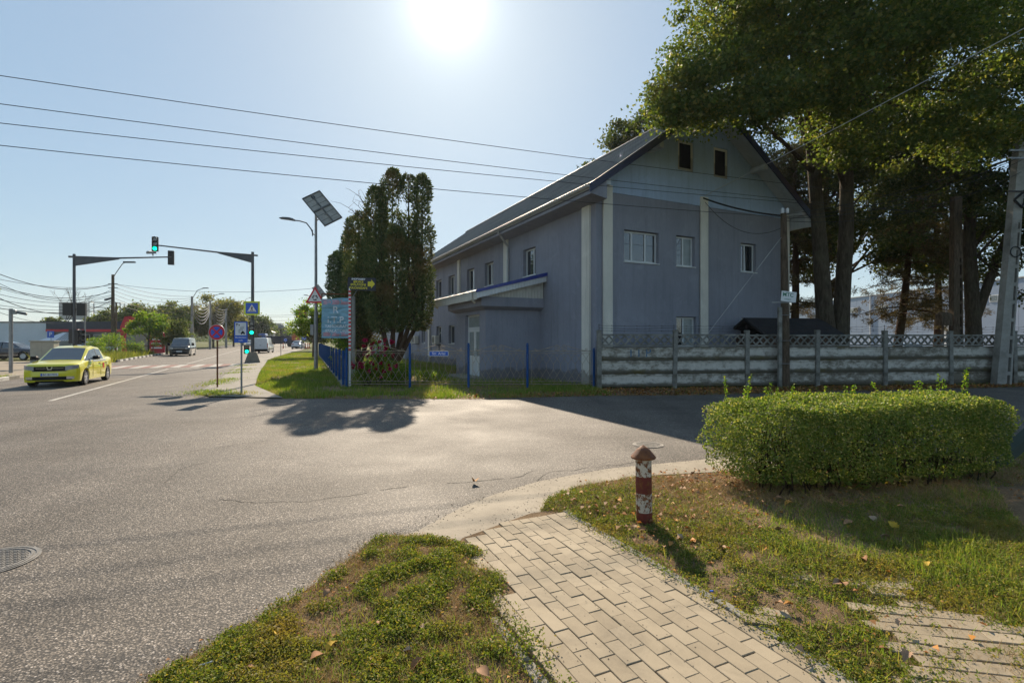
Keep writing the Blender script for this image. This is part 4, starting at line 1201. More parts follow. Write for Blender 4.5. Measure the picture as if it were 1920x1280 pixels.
for x in (-20.2, -17.1):
    MB().lathe([(0.28, 4.2), (0.28, 5.2), (0.52, 5.35), (0.6, 5.7), (0.45, 6.0), (0.2, 6.15)], 12, (x, 3, 0)).build('roof_vent', M['gutter'], sp)
MB().tube([(-14.2, 2, 4.2), (-14.2, 2, 8.6)], 0.05, 6).tube([(-14.2, 2, 6), (-12.6, 2, 4.3)], 0.06, 6).build('roof_mast', M['rustred'], sp)
tw = thing('white_awning', 'striped white awning in front of the shop window', 'awning', (-61.5, 67.6, 0), 0)
V = [(-1.6, 0, 1.6), (2.6, 0, 1.6), (1.9, 1.6, 2.7), (0.2, 1.6, 2.7), (-1.6, 0, 1.64), (2.6, 0, 1.64), (1.9, 1.6, 2.74), (0.2, 1.6, 2.74)]
MB().add(V, [(0, 1, 2, 3), (4, 7, 6, 5), (0, 4, 5, 1), (1, 5, 6, 2), (2, 6, 7, 3), (3, 7, 4, 0)]).build('canvas', M['signwhite'], tw)
for k in range(5): MB().add([(0.6 + k * 0.34, 0.0 - 0.004, 1.645), (0.78 + k * 0.34, -0.004, 1.645), (0.95 + k * 0.22, 1.55, 2.73), (0.83 + k * 0.22, 1.55, 2.73)], [(0, 1, 2, 3)]).build('stripe', M['cellframe'], tw)
for x in (-1.5, 2.5): MB().tube([(x, 0.05, 0), (x, 0.05, 1.62)], 0.03, 6).build('post', M['steel'], tw)

# red totem banners by the shop
rt = thing('red_totem', 'tall curved red banner totem right of the shop', 'banner', (-50.0, 65, 0), R(10))
MB().prism([(0, 0), (0.5, 0), (0.35, 1.6), (0.55, 3.0), (1.8, 3.9), (1.9, 4.9), (0.3, 4.7), (-0.2, 3.4)], -0.1, 0.1, 'y').build('totem', pm('banner_red', (0.52, 0.012, 0.03), 0.5, var=0.05), rt)
rt2 = thing('red_totem', 'broad red banner partly behind the small garden trees', 'banner', (-47.2, 66, 0), R(8))
MB().prism([(0, 0), (1.8, 0), (1.8, 2.6), (1.2, 2.9), (0, 2.5)], -0.1, 0.1, 'y').build('banner', bpy.data.materials['banner_red'], rt2)
for k in range(3): MB().box(0.25, 1.55, -0.108, -0.102, 0.6 + 0.55 * k, 0.78 + 0.55 * k).build('band', M['signwhite'], rt2)

# open frame billboard far behind the shop
bf = thing('billboard_frame', 'open steel billboard frame above the shop roof', 'billboard', (-83.5, 100, 0), R(25))
mb = MB()
for x in (0, 5):
    for y in (0, 3): mb.tube([(x, y, 0), (x, y, 9.2)], 0.09, 6)
for z in (6.2, 7.2, 8.2, 9.2):
    for y in (0, 3): mb.tube([(0, y, z), (5, y, z)], 0.05, 5)
    for x in (0, 5): mb.tube([(x, 0, z), (x, 3, z)], 0.05, 5)
mb.build('frame', M['steel'], bf)
MB().box(-4.6, -0.2, -0.1, 0.1, 5.6, 9.0).build('board', M['gutter'], bf)
MB().box(0.2, 4.8, 1.0, 2.6, 3.5, 6.1).build('cabin', M['shopwall'], bf)

# distant buildings
fh = thing('far_house', 'small pale house with grey roof far along the road', 'house', (-88, 178, 0), R(20))
MB().box(-4, 4, -4, 4, 0, 4.2).build('wall', pm('far_cream', (0.45, 0.42, 0.36), 0.9), fh)
MB().prism([(-4.4, 4.2), (4.4, 4.2), (0, 6.2)], -4.3, 4.3, 'y').build('roof', M['gutter'], fh)
for x in (-2, 1.2): MB().box(x, x + 1.1, -4.06, -4.003, 1.4, 2.8).build('window', M['darkglass'], fh)
fb = thing('far_block', 'distant flat-roofed apartment block above the trees', 'building', (-225, 480, 0), R(15))
MB().box(-7, 7, -6, 6, 0, 17).build('wall', pm('far_block_grey', (0.30, 0.31, 0.33), 0.9), fb)
for z in (11.5, 14.3):
    for x in (-5.5, -2.6, 0.3, 3.2): MB().box(x, x + 1.5, -6.1, -6.004, z, z + 1.6).build('window', M['darkglass'], fb)
ob = thing('orange_billboard', 'orange billboard beside the far road under the tree', 'billboard', (-50.5, 118, 0), R(12))
MB().box(-0.7, 0.9, -0.1, 0.1, 1.6, 3.6).build('panel', pm('orange_panel', (0.55, 0.13, 0.05), 0.6), ob)
MB().tube([(0.1, 0.15, 0), (0.1, 0.15, 3.4)], 0.1, 6).build('post', M['steel'], ob)
rb = thing('red_board', 'dark red framed signboard high on posts behind the street tree', 'sign', (-38.2, 90, 0), R(14))
MB().box(-0.2, 1.8, -0.05, 0.05, 5.6, 7.2).build('panel', pm('dark_red_panel', (0.22, 0.035, 0.025), 0.6), rb)
MB().tube([(0.8, 0.1, 0), (0.8, 0.1, 7.1)], 0.07, 6).build('post', M['steel'], rb)

# hills on the horizon
xs = np.linspace(-2200, 1300, 120)
hz = 18 + 30 * vnoise(np.column_stack([xs * 0.0024, xs * 0]), 1.6, 4)
V = [(x, 1750 + 60 * math.sin(x * 0.003), -1) for x in xs] + [(x, 1900, h) for x, h in zip(xs, hz)] + [(x, 2300, -1) for x in xs]
n = len(xs)
hill = MB().add(V, [(i, i + 1, n + i + 1, n + i) for i in range(n - 1)] + [(n + i, n + i + 1, 2 * n + i + 1, 2 * n + i) for i in range(n - 1)]).build('hills', M['ground'], smooth=True)
tag(hill, kind='structure')
# ================================================================ FENCES
FA = R(6.46); FB = 2.845; F0 = (3.16, 18.4)
fence = thing('concrete_fence', 'weathered whitewashed concrete panel fence with lattice top in front of the house', 'fence', (*F0, 0), FA)
prof = [(0.03, 0), (-0.03, 0), (-0.042, 0.02), (-0.042, 0.045), (-0.022, 0.06), (-0.04, 0.078), (-0.03, 0.10), (-0.006, 0.125), (-0.004, 0.37), (-0.022, 0.40), (-0.026, 0.43), (-0.012, 0.455), (-0.012, 0.484), (0.03, 0.484)]
def panel_mesh():
    mb = MB(); nx = 14
    rows = []
    for i in range(nx + 1):
        x = 0.05 + (FB - 0.10) * i / nx
        rows.append([(x, y, z) for y, z in prof])
    n = len(prof)
    V = [p for r_ in rows for p in r_]
    Fc = [(i * n + k, (i + 1) * n + k, (i + 1) * n + (k + 1) % n, i * n + (k + 1) % n) for i in range(nx) for k in range(n)]
    return mb.add(V, Fc)
lat = MB()
lat.box(0.05, FB - 0.05, -0.03, 0.03, 0.0, 0.055); lat.box(0.05, FB - 0.05, -0.035, 0.035, 0.375, 0.44)
nX = 9; wX = (FB - 0.14) / nX
for k in range(nX):
    cx = 0.07 + wX * (k + 0.5)
    for s in (1, -1):
        dx_, dz_ = wX / 2 * s, 0.16; ll = math.hypot(dx_, dz_); nx_, nz_ = -dz_ / ll * 0.026, dx_ / ll * 0.026
        q = [(cx - dx_ + nx_, 0.215 - dz_ + nz_), (cx + dx_ + nx_, 0.215 + dz_ + nz_), (cx + dx_ - nx_, 0.215 + dz_ - nz_), (cx - dx_ - nx_, 0.215 - dz_ - nz_)]
        lat.prism(q, -0.022 - 0.003 * s, 0.022 + 0.003 * s, 'y')
lat.box(0.05, 0.075, -0.02, 0.02, 0.055, 0.375); lat.box(FB - 0.075, FB - 0.05, -0.02, 0.02, 0.055, 0.375)
pp = panel_mesh().build('wall_panel', M['whitewash'], fence); lp = lat.build('lattice_panel', M['fconc'], fence)
po = MB().box(-0.075, 0.075, -0.085, 0.06, 0, 2.10).prism([(-0.085, 2.10), (0.085, 2.10), (0.07, 2.16), (-0.07, 2.16)], -0.09, 0.065, 'y').build('fence_post', M['fconc'], fence)
random.seed(8)
for b in range(9):
    if b: q = po.copy(); col.objects.link(q)
    else: q = po
    q.location = (b * FB, 0, random.uniform(-0.03, 0.02)); q.rotation_euler = (random.gauss(0, 0.008), random.gauss(0, 0.012), 0)
    if b == 8: break
    for k in range(3):
        q = pp if (b == 0 and k == 0) else pp.copy()
        if not (b == 0 and k == 0): col.objects.link(q)
        q.location = (b * FB, random.gauss(0, 0.006), 0.07 + k * 0.487); q.rotation_euler = (random.gauss(0, 0.006), 0, 0)
    q = lp if b == 0 else lp.copy()
    if b: col.objects.link(q)
    q.location = (b * FB, random.gauss(0, 0.004), 1.55 + random.gauss(0, 0.006))
M['fadeblue'] = mk_weathered('faded_blue_paint', (0.07, 0.16, 0.27), (0.30, 0.31, 0.31), (0.06, 0.14, 0.26), 9)
tx = text('faded_lettering', 'I T P', 0.50, M['fadeblue'], fence, (1.55, -0.013, 1.29), ext=0.001, sx=0.85)
bw = thing('barbed_wire', 'sagging rusty barbed wire strands above the concrete fence', 'barbed wire', (*F0, 0), FA)
for st in range(3):
    mb = MB(); P = []
    for i in range(0, 8 * 12 + 1):
        x = i * FB / 12; b = (i % 12) / 12
        z = 2.12 + 0.09 * st - 0.05 * math.sin(b * PI) * (0.4 + random.random() * 0.2) + random.gauss(0, 0.012)
        P.append((x, 0.0 + random.gauss(0, 0.01), z))
    mb.tube(P, 0.005, 4)
    for p in P[::2]:
        mb.tube([(p[0] - 0.02, p[1], p[2] - 0.025), (p[0] + 0.02, p[1], p[2] + 0.025)], 0.004, 3)
        mb.tube([(p[0] + 0.02, p[1], p[2] - 0.025), (p[0] - 0.02, p[1], p[2] + 0.025)], 0.004, 3)
    mb.build('strand', M['barb'], bw)
for b in (0, 1, 2, 3, 4, 5, 6, 7): MB().tube([(b * FB, 0.0, 2.14), (b * FB, 0, 2.36)], 0.008, 5).build('spike', M['barb'], bw)

# wrought iron fence
FX = [-6.16, -3.80, -1.62, 0.575, 3.05]; FYY = 18.86
iron = thing('iron_fence', 'wrought iron garden fence with blue posts and scrolled tops', 'fence', (FX[0], FYY, 0))
for i, x in enumerate(FX):
    h = 1.60 if i in (1, 2, 3) else 1.42
    MB().lathe([(0.045, 0), (0.045, h - 0.05), (0.052, h - 0.045), (0.052, h - 0.02), (0.03, h), (0.045, h + 0.025), (0.03, h + 0.06), (0.0, h + 0.065)], 12, (x - FX[0], 0, 0)).build('post', M['bluepaint'], iron, smooth=True, auto=40)
def spiral(cx, cz, r0, turns, s, a0=0.0, n=22):
    return [(cx + s * r0 * (1 - 0.72 * t / n) * math.cos(a0 + turns * 2 * PI * t / n), 0, cz + r0 * (1 - 0.72 * t / n) * math.sin(a0 + turns * 2 * PI * t / n)) for t in range(n + 1)]
for i in range(4):
    x0 = FX[i] - FX[0] + 0.06; x1 = FX[i + 1] - FX[0] - 0.06; w = x1 - x0; m = (x0 + x1) / 2
    mb = MB()
    for z, r_ in ((1.36, 0.013), (1.28, 0.009), (0.24, 0.010), (0.14, 0.012)): mb.tube([(x0, 0, z), (x1, 0, z)], r_, 5)
    for x in (x0 + 0.10, x1 - 0.10): mb.tube([(x, 0, 0.14), (x, 0, 1.28)], 0.009, 5)
    pn = mb.build('fence_panel', M['rustwire'], iron)
    mb = MB(); nn = 8; d = (w - 0.2) / nn
    for k in range(nn + 1):
        x = x0 + 0.1 + k * d
        if 0 < k < nn: mb.tube([(x, 0, 0.68), (x, 0, 0.88)], 0.007, 4)
        for sg in (-1, 1):
            if 0 <= k + sg <= nn:
                mb.tube([(x, 0, 0.88), (x + sg * d, 0.006 * sg, 1.28)], 0.006, 4)
                mb.tube([(x, 0, 0.68), (x + sg * d, 0.006 * sg, 0.24)], 0.006, 4)
    mb.build('wire_mesh', M['rustwire'], pn)
    mb = MB()
    for sg in (-1, 1):
        mb.tube(spiral(m + sg * 0.14, 1.47, 0.115, 1.6, sg, PI * 0.5), 0.010, 5)
        mb.tube([(m + sg * 0.13, 0, 1.585), (m + sg * 0.35, 0, 1.52), (m + sg * 0.6, 0, 1.44), (m + sg * (w / 2 - 0.25), 0, 1.375)], 0.010, 5)
        mb.tube(spiral(m + sg * (w / 2 - 0.22), 1.42, 0.055, 1.3, -sg, PI * 1.5, 14), 0.008, 5)
    mb.build('scroll', M['rustwire'], pn)
ss = thing('street_name_sign', 'small blue street name plate hanging on the iron fence', 'sign', (-2.72, FYY - 0.03, 1.27))
MB().prism([(-0.36 + a, -0.09 + b) for a, b in ((0.02, 0), (0.70, 0), (0.72, 0.02), (0.72, 0.16), (0.70, 0.18), (0.02, 0.18), (0, 0.16), (0, 0.02))], -0.012, 0.0, 'y').build('border', M['signwhite'], ss)
MB().box(-0.345, 0.345, -0.016, -0.0125, -0.076, 0.076).build('plate', M['signblue'], ss)
text('lettering', 'Str. Ariei', 0.135, M['signwhite'], ss, (0, -0.018, 0.0), ext=0.001, bold=0.002)

# blue picket fence along the pavement
PA, PB = (-6.25, 19.0), (-21.3, 56.0)
pl = math.hypot(PB[0] - PA[0], PB[1] - PA[1]); pang = math.atan2(PB[1] - PA[1], PB[0] - PA[0])
picket = thing('picket_fence', 'old blue metal picket fence running beside the grass verge', 'fence', (*PA, 0), pang)
MB().tube([(0, 0.02, 0.35), (pl, 0.02, 0.35)], 0.02, 5).tube([(0, 0.02, 1.12), (pl, 0.02, 1.12)], 0.02, 5).build('rail', M['bluepaint_old'], picket)
MB().box(0, pl, -0.12, 0.12, 0, 0.10).build('plinth', M['kerbstone'], picket)
pk = MB().prism([(-0.024, 0.12), (0.024, 0.12), (0.024, 1.24), (0, 1.30), (-0.024, 1.24)], -0.012, 0.0, 'y').build('picket', M['bluepaint_old'], picket)
pk2 = MB().prism([(-0.014, 0.12), (0.014, 0.12), (0.014, 1.10), (0, 1.14), (-0.014, 1.10)], -0.012, 0.0, 'y').build('picket', M['fconc'], picket)
n = int(pl / 0.20)
for k in range(n):
    src = pk if k % 2 == 0 else pk2
    o = src if k < 2 else src.copy()
    if k >= 2: col.objects.link(o)
    o.location = (0.12 + k * 0.20, random.gauss(0, 0.008), random.gauss(0, 0.02)); o.rotation_euler = (random.gauss(0, 0.02), random.gauss(0, 0.02), 0)
pq = MB().box(-0.045, 0.045, -0.045, 0.045, 0, 1.38).build('post', M['bluepaint'], picket)
for k in range(int(pl / 2.4) + 1):
    o = pq if k == 0 else pq.copy()
    if k: col.objects.link(o)
    o.location = (k * 2.4 + 0.05, 0.07, 0)

# ================================================================ POLES, LAMPS, SIGNALS
def walk_pole(name, label, loc, h, w0, w1, lean=(0, 0), group=None, rz=0.0, mat='poleconc'):
    """slotted concrete electricity pole"""
    t = thing(name, label, 'pole', (*loc, 0), rz, group)
    def X(u, z): return u * (w0 + (w1 - w0) * z / h) + lean[0] * z / h
    def sec(u0, u1, y0, y1, z0, z1):
        return [(X(u0, z0), y0, z0), (X(u1, z0), y0, z0), (X(u1, z0), y1, z0), (X(u0, z0), y1, z0), (X(u0, z1), y0, z1), (X(u1, z1), y0, z1), (X(u1, z1), y1, z1), (X(u0, z1), y1, z1)]
    FC = [(3, 2, 1, 0), (4, 5, 6, 7), (0, 1, 5, 4), (1, 2, 6, 5), (2, 3, 7, 6), (3, 0, 4, 7)]
    mb = MB()
    mb.add(sec(-0.5, 0.16, -0.14, 0.14, 0, h), FC); mb.add(sec(0.36, 0.5, -0.14, 0.14, 0, h), FC); mb.add(sec(0.16, 0.36, 0.0, 0.10, 0, h), FC)
    nr = 9
    for k in range(nr):
        z = 0.4 + (h * 0.62 - 0.4) * k / (nr - 1); mb.add(sec(0.16, 0.36, -0.137, 0.0, z, z + 0.14), FC)
    mb.add(sec(0.16, 0.36, -0.137, 0.0, h * 0.66, h), FC)
    mb.build('shaft', M[mat], t)
    return t, X
cp, CXf = walk_pole('concrete_pole', 'leaning grey concrete electricity pole in front of the fence at the right edge', (19.15, 19.85), 9.6, 0.58, 0.27, (0.75, 0))
for z in (9.1, 8.8):
    MB().box(CXf(0, z) - 0.55, CXf(0, z) + 0.25, -0.20, -0.142, z, z + 0.06).build('bracket', M['steel'], cp)
MB().tube([(CXf(-0.7, 7.3), -0.2, 7.2), (CXf(0.0, 7.3), -0.35, 7.5), (CXf(0.8, 7.3), -0.2, 7.3), (CXf(0.0, 7.3), -0.25, 6.9), (CXf(-0.7, 7.3), -0.2, 7.2)], 0.05, 6).build('cable_coil', M['wire'], cp)
MB().tube([(CXf(0, 5.3) + 0.2 * math.cos(a), -0.17, 5.2 + 0.2 * math.sin(a)) for a in np.linspace(0, 2 * PI, 16)], 0.02, 5).build('cable_coil', M['wire'], cp)
MB().box(CXf(-0.5, 7.4) - 0.25, CXf(0.5, 7.4) + 0.3, -0.19, -0.145, 7.52, 7.57).build('crossarm', M['wire'], cp)
cp2, _ = walk_pole('concrete_pole', 'dark concrete pole standing behind the fence under the trees', (21.2, 24.2), 8.6, 0.50, 0.36, mat='polewood')
jb = thing('junction_box', 'brown rusty box on a thin post behind the fence', 'box', (20.4, 24.0, 0))
MB().tube([(0, 0, 0), (0, 0, 2.6)], 0.05, 6).build('post', M['polewood'], jb)
MB().bbox(-0.2, 0.3, -0.2, 0.2, 2.45, 3.1, 0.12).build('casing', M['polewood'], jb)

wp = thing('wooden_pole', 'old dark wooden utility pole in front of the concrete fence', 'pole', (10.2, 18.92, 0))
MB().tube([(0.0, 0, 0), (0.0, 0, 2), (-0.03, 0, 4.5), (-0.06, 0, 6.5)], [0.16, 0.145, 0.125, 0.105], 12).build('shaft', M['polewood'], wp, smooth=True, auto=50)
MB().box(-0.29, -0.17, -0.12, 0.0, 0, 3.0).build('stake', M['fconc'], wp)
for z in (0.9, 1.75, 2.7): MB().tube([(-0.05 + 0.2 * math.cos(a) * 1.25, 0.17 * math.sin(a), z) for a in np.linspace(0, 2 * PI, 14)], 0.012, 4).build('wire_tie', M['steel'], wp)
MB().box(-0.55, 0.25, -0.16, -0.12, 3.15, 3.19).build('bracket', M['steel'], wp)
for dx_ in (-0.14, 0.04): MB().lathe([(0.04, 6.48), (0.06, 6.52), (0.045, 6.56), (0.06, 6.6), (0.03, 6.68)], 10, (dx_, -0.08, 0)).build('insulator', M['signwhite'], wp)
mt = thing('company_sign', 'small white placard with green letters tilted on the wooden pole', 'sign', (10.22, 18.74, 3.38), 0)
pl_ = MB().box(-0.28, 0.30, -0.012, 0.0, -0.19, 0.19).build('plate', M['signwhite'], mt)
M['signgreen'] = pm('sign_green', (0.01, 0.19, 0.10), 0.5)
text('lettering', 'MTC', 0.20, M['signgreen'], mt, (-0.02, -0.014, 0.06), ext=0.001, bold=0.003)
text('lettering', 'contact', 0.085, M['signgreen'], mt, (-0.02, -0.014, -0.10), ext=0.001)
mt.rotation_euler = (0, R(6), R(4))

def make_solar():
    t = thing('solar_street_lamp', 'tall street lamp with a large solar panel beside the picket fence', 'street lamp', (-11.3, 29.2, 0), 0, 'solar street lamps')
    MB().tube([(0, 0, 0), (0, 0, 3.4)], [0.115, 0.105], 12).tube([(0, 0, 3.4), (0, 0, 9.3)], [0.085, 0.07], 12).box(-0.2, 0.2, -0.2, 0.2, 0, 0.03).build('pole', M['steel'], t, smooth=True, auto=40)
    MB().tube([(0, 0, 7.8), (-0.16, 0, 7.85), (-0.28, 0, 8.15), (-0.55, -0.0, 8.5), (-0.95, 0, 8.62), (-1.35, 0, 8.66)], 0.035, 8).tube([(-0.2, 0, 7.75), (-0.2, 0, 8.1)], 0.03, 6).build('arm', M['darksteel'], t)
    MB().prism([(-1.25, 8.62), (-1.25, 8.72), (-1.5, 8.80), (-1.85, 8.82), (-2.06, 8.78), (-2.06, 8.74), (-1.6, 8.68)], -0.14, 0.14, 'y').build('lamp_head', M['darksteel'], t)
    P0 = Vector((-0.80, 0.0, 9.88)); a = Vector((0.845, 0.46, 0.61)); b = Vector((1.49, -0.5, -1.69))
    nrm = a.cross(b).normalized()
    if nrm.y > 0: nrm = -nrm
    def Q(s, t_, d): return P0 + a * s + b * t_ + nrm * d
    def slab(mb, s0, s1, t0, t1, d0, d1):
        return mb.add([Q(s0, t0, d0), Q(s1, t0, d0), Q(s1, t1, d0), Q(s0, t1, d0), Q(s0, t0, d1), Q(s1, t0, d1), Q(s1, t1, d1), Q(s0, t1, d1)], [(0, 1, 2, 3), (7, 6, 5, 4), (0, 4, 5, 1), (1, 5, 6, 2), (2, 6, 7, 3), (3, 7, 4, 0)])
    pn = slab(MB(), 0, 1, 0, 1, -0.02, 0.0).build('solar_panel', M['panel'], t)
    mb = MB()
    for s0, s1, t0, t1 in ((0, 0.035, 0, 1), (0.965, 1, 0, 1), (0.035, 0.965, 0, 0.018), (0.035, 0.965, 0.982, 1), (0.035, 0.965, 0.48, 0.52), (0.47, 0.53, 0.018, 0.48), (0.47, 0.53, 0.52, 0.982)): slab(mb, s0, s1, t0, t1, -0.04, 0.06)
    mb.build('frame', M['cellframe'], pn)
    mb = MB()
    for s in (0.25, 0.75):
        for t_ in (0.17, 0.34, 0.66, 0.83): slab(mb, s - 0.19, s + 0.19, t_ - 0.006, t_ + 0.006, 0.0, 0.008)
    mb.build('cell_lines', M['cellframe'], pn)
    slab(MB(), 0.42, 0.58, 0.06, 0.14, 0.0, 0.05).build('socket_box', M['black'], pn)
    c = Q(0.5, 0.5, 0.06)
    MB().tube([(0, 0, 8.9), tuple(Q(0.5, 0.28, 0.08)), ], 0.03, 6).tube([(0, 0, 9.25), tuple(c)], 0.05, 6).tube([(0, 0, 8.6), tuple(Q(0.5, 0.72, 0.08))], 0.03, 6).build('bracket', M['steel'], t)
    MB().box(-0.30, -0.11, -0.08, 0.08, 2.05, 2.65).build('control_box', M['steel'], t)
    return t
sol = make_solar()
s2 = copy_tree(sol); s2.location = (-30.8, 80, 0); s2['label'] = 'far solar street lamp seen just behind the nearer one'

ws = thing('roundabout_warning_sign', 'red and white triangular roundabout warning sign on the solar lamp post', 'sign', (-11.29, 29.06, 4.2))
def tri(r, y0, y1, c=(0, 0)): return MB().prism([(c[0] + r * math.cos(a), c[1] + r * math.sin(a)) for a in (R(90), R(210), R(330))], y0, y1, 'y')
tri(0.64, -0.02, 0.0).build('border', M['signred'], ws)
tri(0.45, -0.026, -0.0205).build('field', M['signwhite'], ws)
mb = MB()
for k in range(3):
    a0 = R(100 + 120 * k)
    V = []
    for i in range(7):
        a = a0 + R(70) * i / 6
        V += [(0.10 * math.cos(a), -0.029, -0.02 + 0.10 * math.sin(a)), (0.155 * math.cos(a), -0.029, -0.02 + 0.155 * math.sin(a))]
    mb.add(V, [(2 * i, 2 * i + 1, 2 * i + 3, 2 * i + 2) for i in range(6)])
    a = a0 + R(70)
    mb.add([(0.06 * math.cos(a), -0.029, -0.02 + 0.06 * math.sin(a)), (0.20 * math.cos(a), -0.029, -0.02 + 0.20 * math.sin(a)), (0.13 * math.cos(a + R(32)), -0.029, -0.02 + 0.13 * math.sin(a + R(32)))], [(0, 1, 2)])
mb.build('arrows', M['black'], ws)
MB().box(-0.1, 0.1, 0.003, 0.06, -0.05, 0.05).build('clamp', M['steel'], ws)

def signal_head(parent, loc, rz, n=3, on=2, s=1.0, onm='green_on'):
    mb = MB(); h = 0.34 * n * s; w = 0.19 * s
    mb.bbox(-w, w, 0.0, 0.22 * s, -h / 2, h / 2, 0.03)
    hd = mb.build('signal_head', M['black'], parent); hd.location = loc; hd.rotation_euler = (0, 0, rz)
    for k in range(n):
        z = h / 2 - 0.17 * s - 0.34 * s * k
        MB().lathe([(0.13 * s, -0.012), (0.13 * s, -0.002)], 16, (0, 0, z), 'y').build('lens', M[onm if k == on else 'lens_off'], hd)
        V = []
        for i in range(11):
            a = R(-20 + 220 * i / 10)
            V += [(0.15 * s * math.cos(a), -0.003, z + 0.15 * s * math.sin(a)), (0.15 * s * math.cos(a), -0.22 * s, z + 0.15 * s * math.sin(a))]
        MB().add(V, [(2 * i, 2 * i + 1, 2 * i + 3, 2 * i + 2) for i in range(10)]).build('visor', M['black'], hd)
    return hd
RZ = math.atan2(RR[1], RR[0])           # frame with x across the road, y along it
m1 = thing('traffic_light_mast', 'grey traffic light mast with long arm beside the pavement', 'traffic light', (-19.76, 38.6, 0), RZ)
MB().tube([(0, 0, 0.5), (0, 0, 8.45)], [0.13, 0.10], 12).build('pole', M['darksteel'], m1, smooth=True, auto=40)
MB().prism([(-0.55, 0), (0.55, 0), (0.27, 0.85), (-0.27, 0.85)], -0.4, 0.4, 'y').build('plinth', M['kerbstone'], m1)
MB().tube([(0.35, 0, 8.2), (-2.2, 0, 8.25), (-6.2, 0, 8.5)], [0.07, 0.06, 0.045], 8).build('arm', M['darksteel'], m1)
MB().prism([(0, 8.25), (0, 7.6), (-0.4, 7.7), (-2.3, 8.18), (-2.3, 8.27)], -0.05, 0.05, 'y').build('gusset', M['darksteel'], m1)
signal_head(m1, (-6.15, -0.2, 8.55), 0)
signal_head(m1, (-0.05, -0.42, 2.65), 0)
signal_head(m1, (-0.38, -0.30, 1.05), R(8), n=2, on=1, s=0.95)
MB().box(-0.10, 0.06, -0.22, -0.1, 2.2, 2.3).box(-0.10, 0.06, -0.22, -0.1, 3.0, 3.1).build('bracket', M['darksteel'], m1)
cs_ = thing('crossing_sign', 'blue pedestrian crossing sign with fluorescent yellow border on the mast', 'sign', UV(43.05, -1.78) + (4.15,), R(6))
MB().box(-0.57, 0.57, -0.02, 0.0, -0.52, 0.52).build('border', M['signyel'], cs_)
MB().box(-0.44, 0.44, -0.026, -0.0205, -0.40, 0.40).build('panel', M['signblue'], cs_)
MB().prism([(-0.33, -0.26), (0.33, -0.26), (0, 0.29)], -0.032, -0.0265, 'y').build('triangle', M['signwhite'], cs_)
mb = MB()
mb.lathe([(0.035, -0.037), (0.035, -0.033)], 10, (0.02, 0, 0.13), 'y')
for q in ([(0.045, 0.09), (-0.02, 0.09), (-0.04, -0.05), (0.035, -0.05)], [(0.03, -0.05), (-0.01, -0.05), (0.06, -0.22), (0.11, -0.22)], [(-0.04, -0.05), (0.01, -0.05), (-0.06, -0.22), (-0.11, -0.22)], [(-0.02, 0.08), (-0.09, 0.0), (-0.07, -0.02), (0.0, 0.05)], [(0.03, 0.08), (0.09, 0.0), (0.07, -0.02), (0.02, 0.05)]):
    mb.prism(q, -0.036, -0.033, 'y')
mb.build('walking_figure', M['black'], cs_)
mb = MB()
for k in range(5): mb.prism([(-0.26 + k * 0.115, -0.245), (-0.21 + k * 0.115, -0.245), (-0.18 + k * 0.095, -0.19), (-0.215 + k * 0.095, -0.19)], -0.034, -0.0325, 'y')
mb.build('stripes', M['navy'], cs_)

m2 = thing('traffic_light_mast', 'grey traffic light mast with arm over the road behind the yellow car', 'traffic light', (-29.9, 34.6, 0), RZ)
MB().tube([(0, 0, 0), (0, 0, 7.62)], [0.105, 0.085], 12).build('pole', M['darksteel'], m2, smooth=True, auto=40)
MB().tube([(-0.3, 0, 7.42), (2.4, 0, 7.50), (5.6, 0, 7.80)], [0.07, 0.06, 0.045], 8).build('arm', M['darksteel'], m2)
MB().prism([(0, 7.45), (0, 6.8), (0.4, 6.9), (2.5, 7.42), (2.5, 7.5)], -0.05, 0.05, 'y').build('gusset', M['darksteel'], m2)
signal_head(m2, (5.55, 0.2, 7.75), PI, on=-1)
cm = MB().bbox(-0.12, 0.12, -0.4, 0.2, 0, 0.2, 0.05).tube([(0, 0, -0.15), (0, 0, 0.02)], 0.04, 6).build('camera_housing', M['steel'], m2); cm.location = (4.45, 0, 7.95); cm.rotation_euler = (R(10), 0, R(-35))
for x in (-0.34, 0.40): MB().box(x - 0.25, x + 0.25, -0.12, 0.12, 3.42, 4.26).build('display_board', M['black'], m2)
MB().tube([(-0.55, 0.18, 3.9), (0.6, 0.18, 3.9)], 0.04, 6).build('bracket', M['darksteel'], m2)
signal_head(m2, (-0.12, 0.35, 2.0), R(150), on=-1, s=0.95)
signal_head(m2, (0.35, -0.1, 1.95), R(70), on=-1, s=1.0)
MB().tube([(0.5, 0.3, 0), (0.5, 0.3, 3.6)], 0.05, 6).build('conduit', M['steel'], m2)

def post_sign(name, label, loc, h, post_mat, rz=0.0, r=0.03):
    t = thing(name, label, 'sign', (*loc, 0.03), rz)
    MB().tube([(0, 0.03, 0), (0, 0.03, h)], r, 8).build('post', M[post_mat], t)
    return t
ns = post_sign('no_stopping_sign', 'round red and blue no stopping sign on a rusty post at the corner', (-10.87, 18.67), 2.2, 'rustcap', R(6))
MB().lathe([(0.29, -0.02), (0.29, 0.0)], 32, (0, 0, 2.03), 'y').build('rim', M['signwhite'], ns)
MB().lathe([(0.278, -0.026), (0.278, -0.0205)], 32, (0, 0, 2.03), 'y').build('border', M['signred'], ns)
MB().lathe([(0.205, -0.032), (0.205, -0.0265)], 32, (0, 0, 2.03), 'y').build('field', M['signblue'], ns)
mb = MB()
for s in (1, -1):
    mb.prism([(-0.16 * s - 0.02, 2.03 - 0.16 + 0.02 * s), (-0.16 * s + 0.02, 2.03 - 0.16 - 0.02 * s), (0.16 * s + 0.02, 2.03 + 0.16 - 0.02 * s), (0.16 * s - 0.02, 2.03 + 0.16 + 0.02 * s)], -0.037 - 0.002 * s, -0.033, 'y')
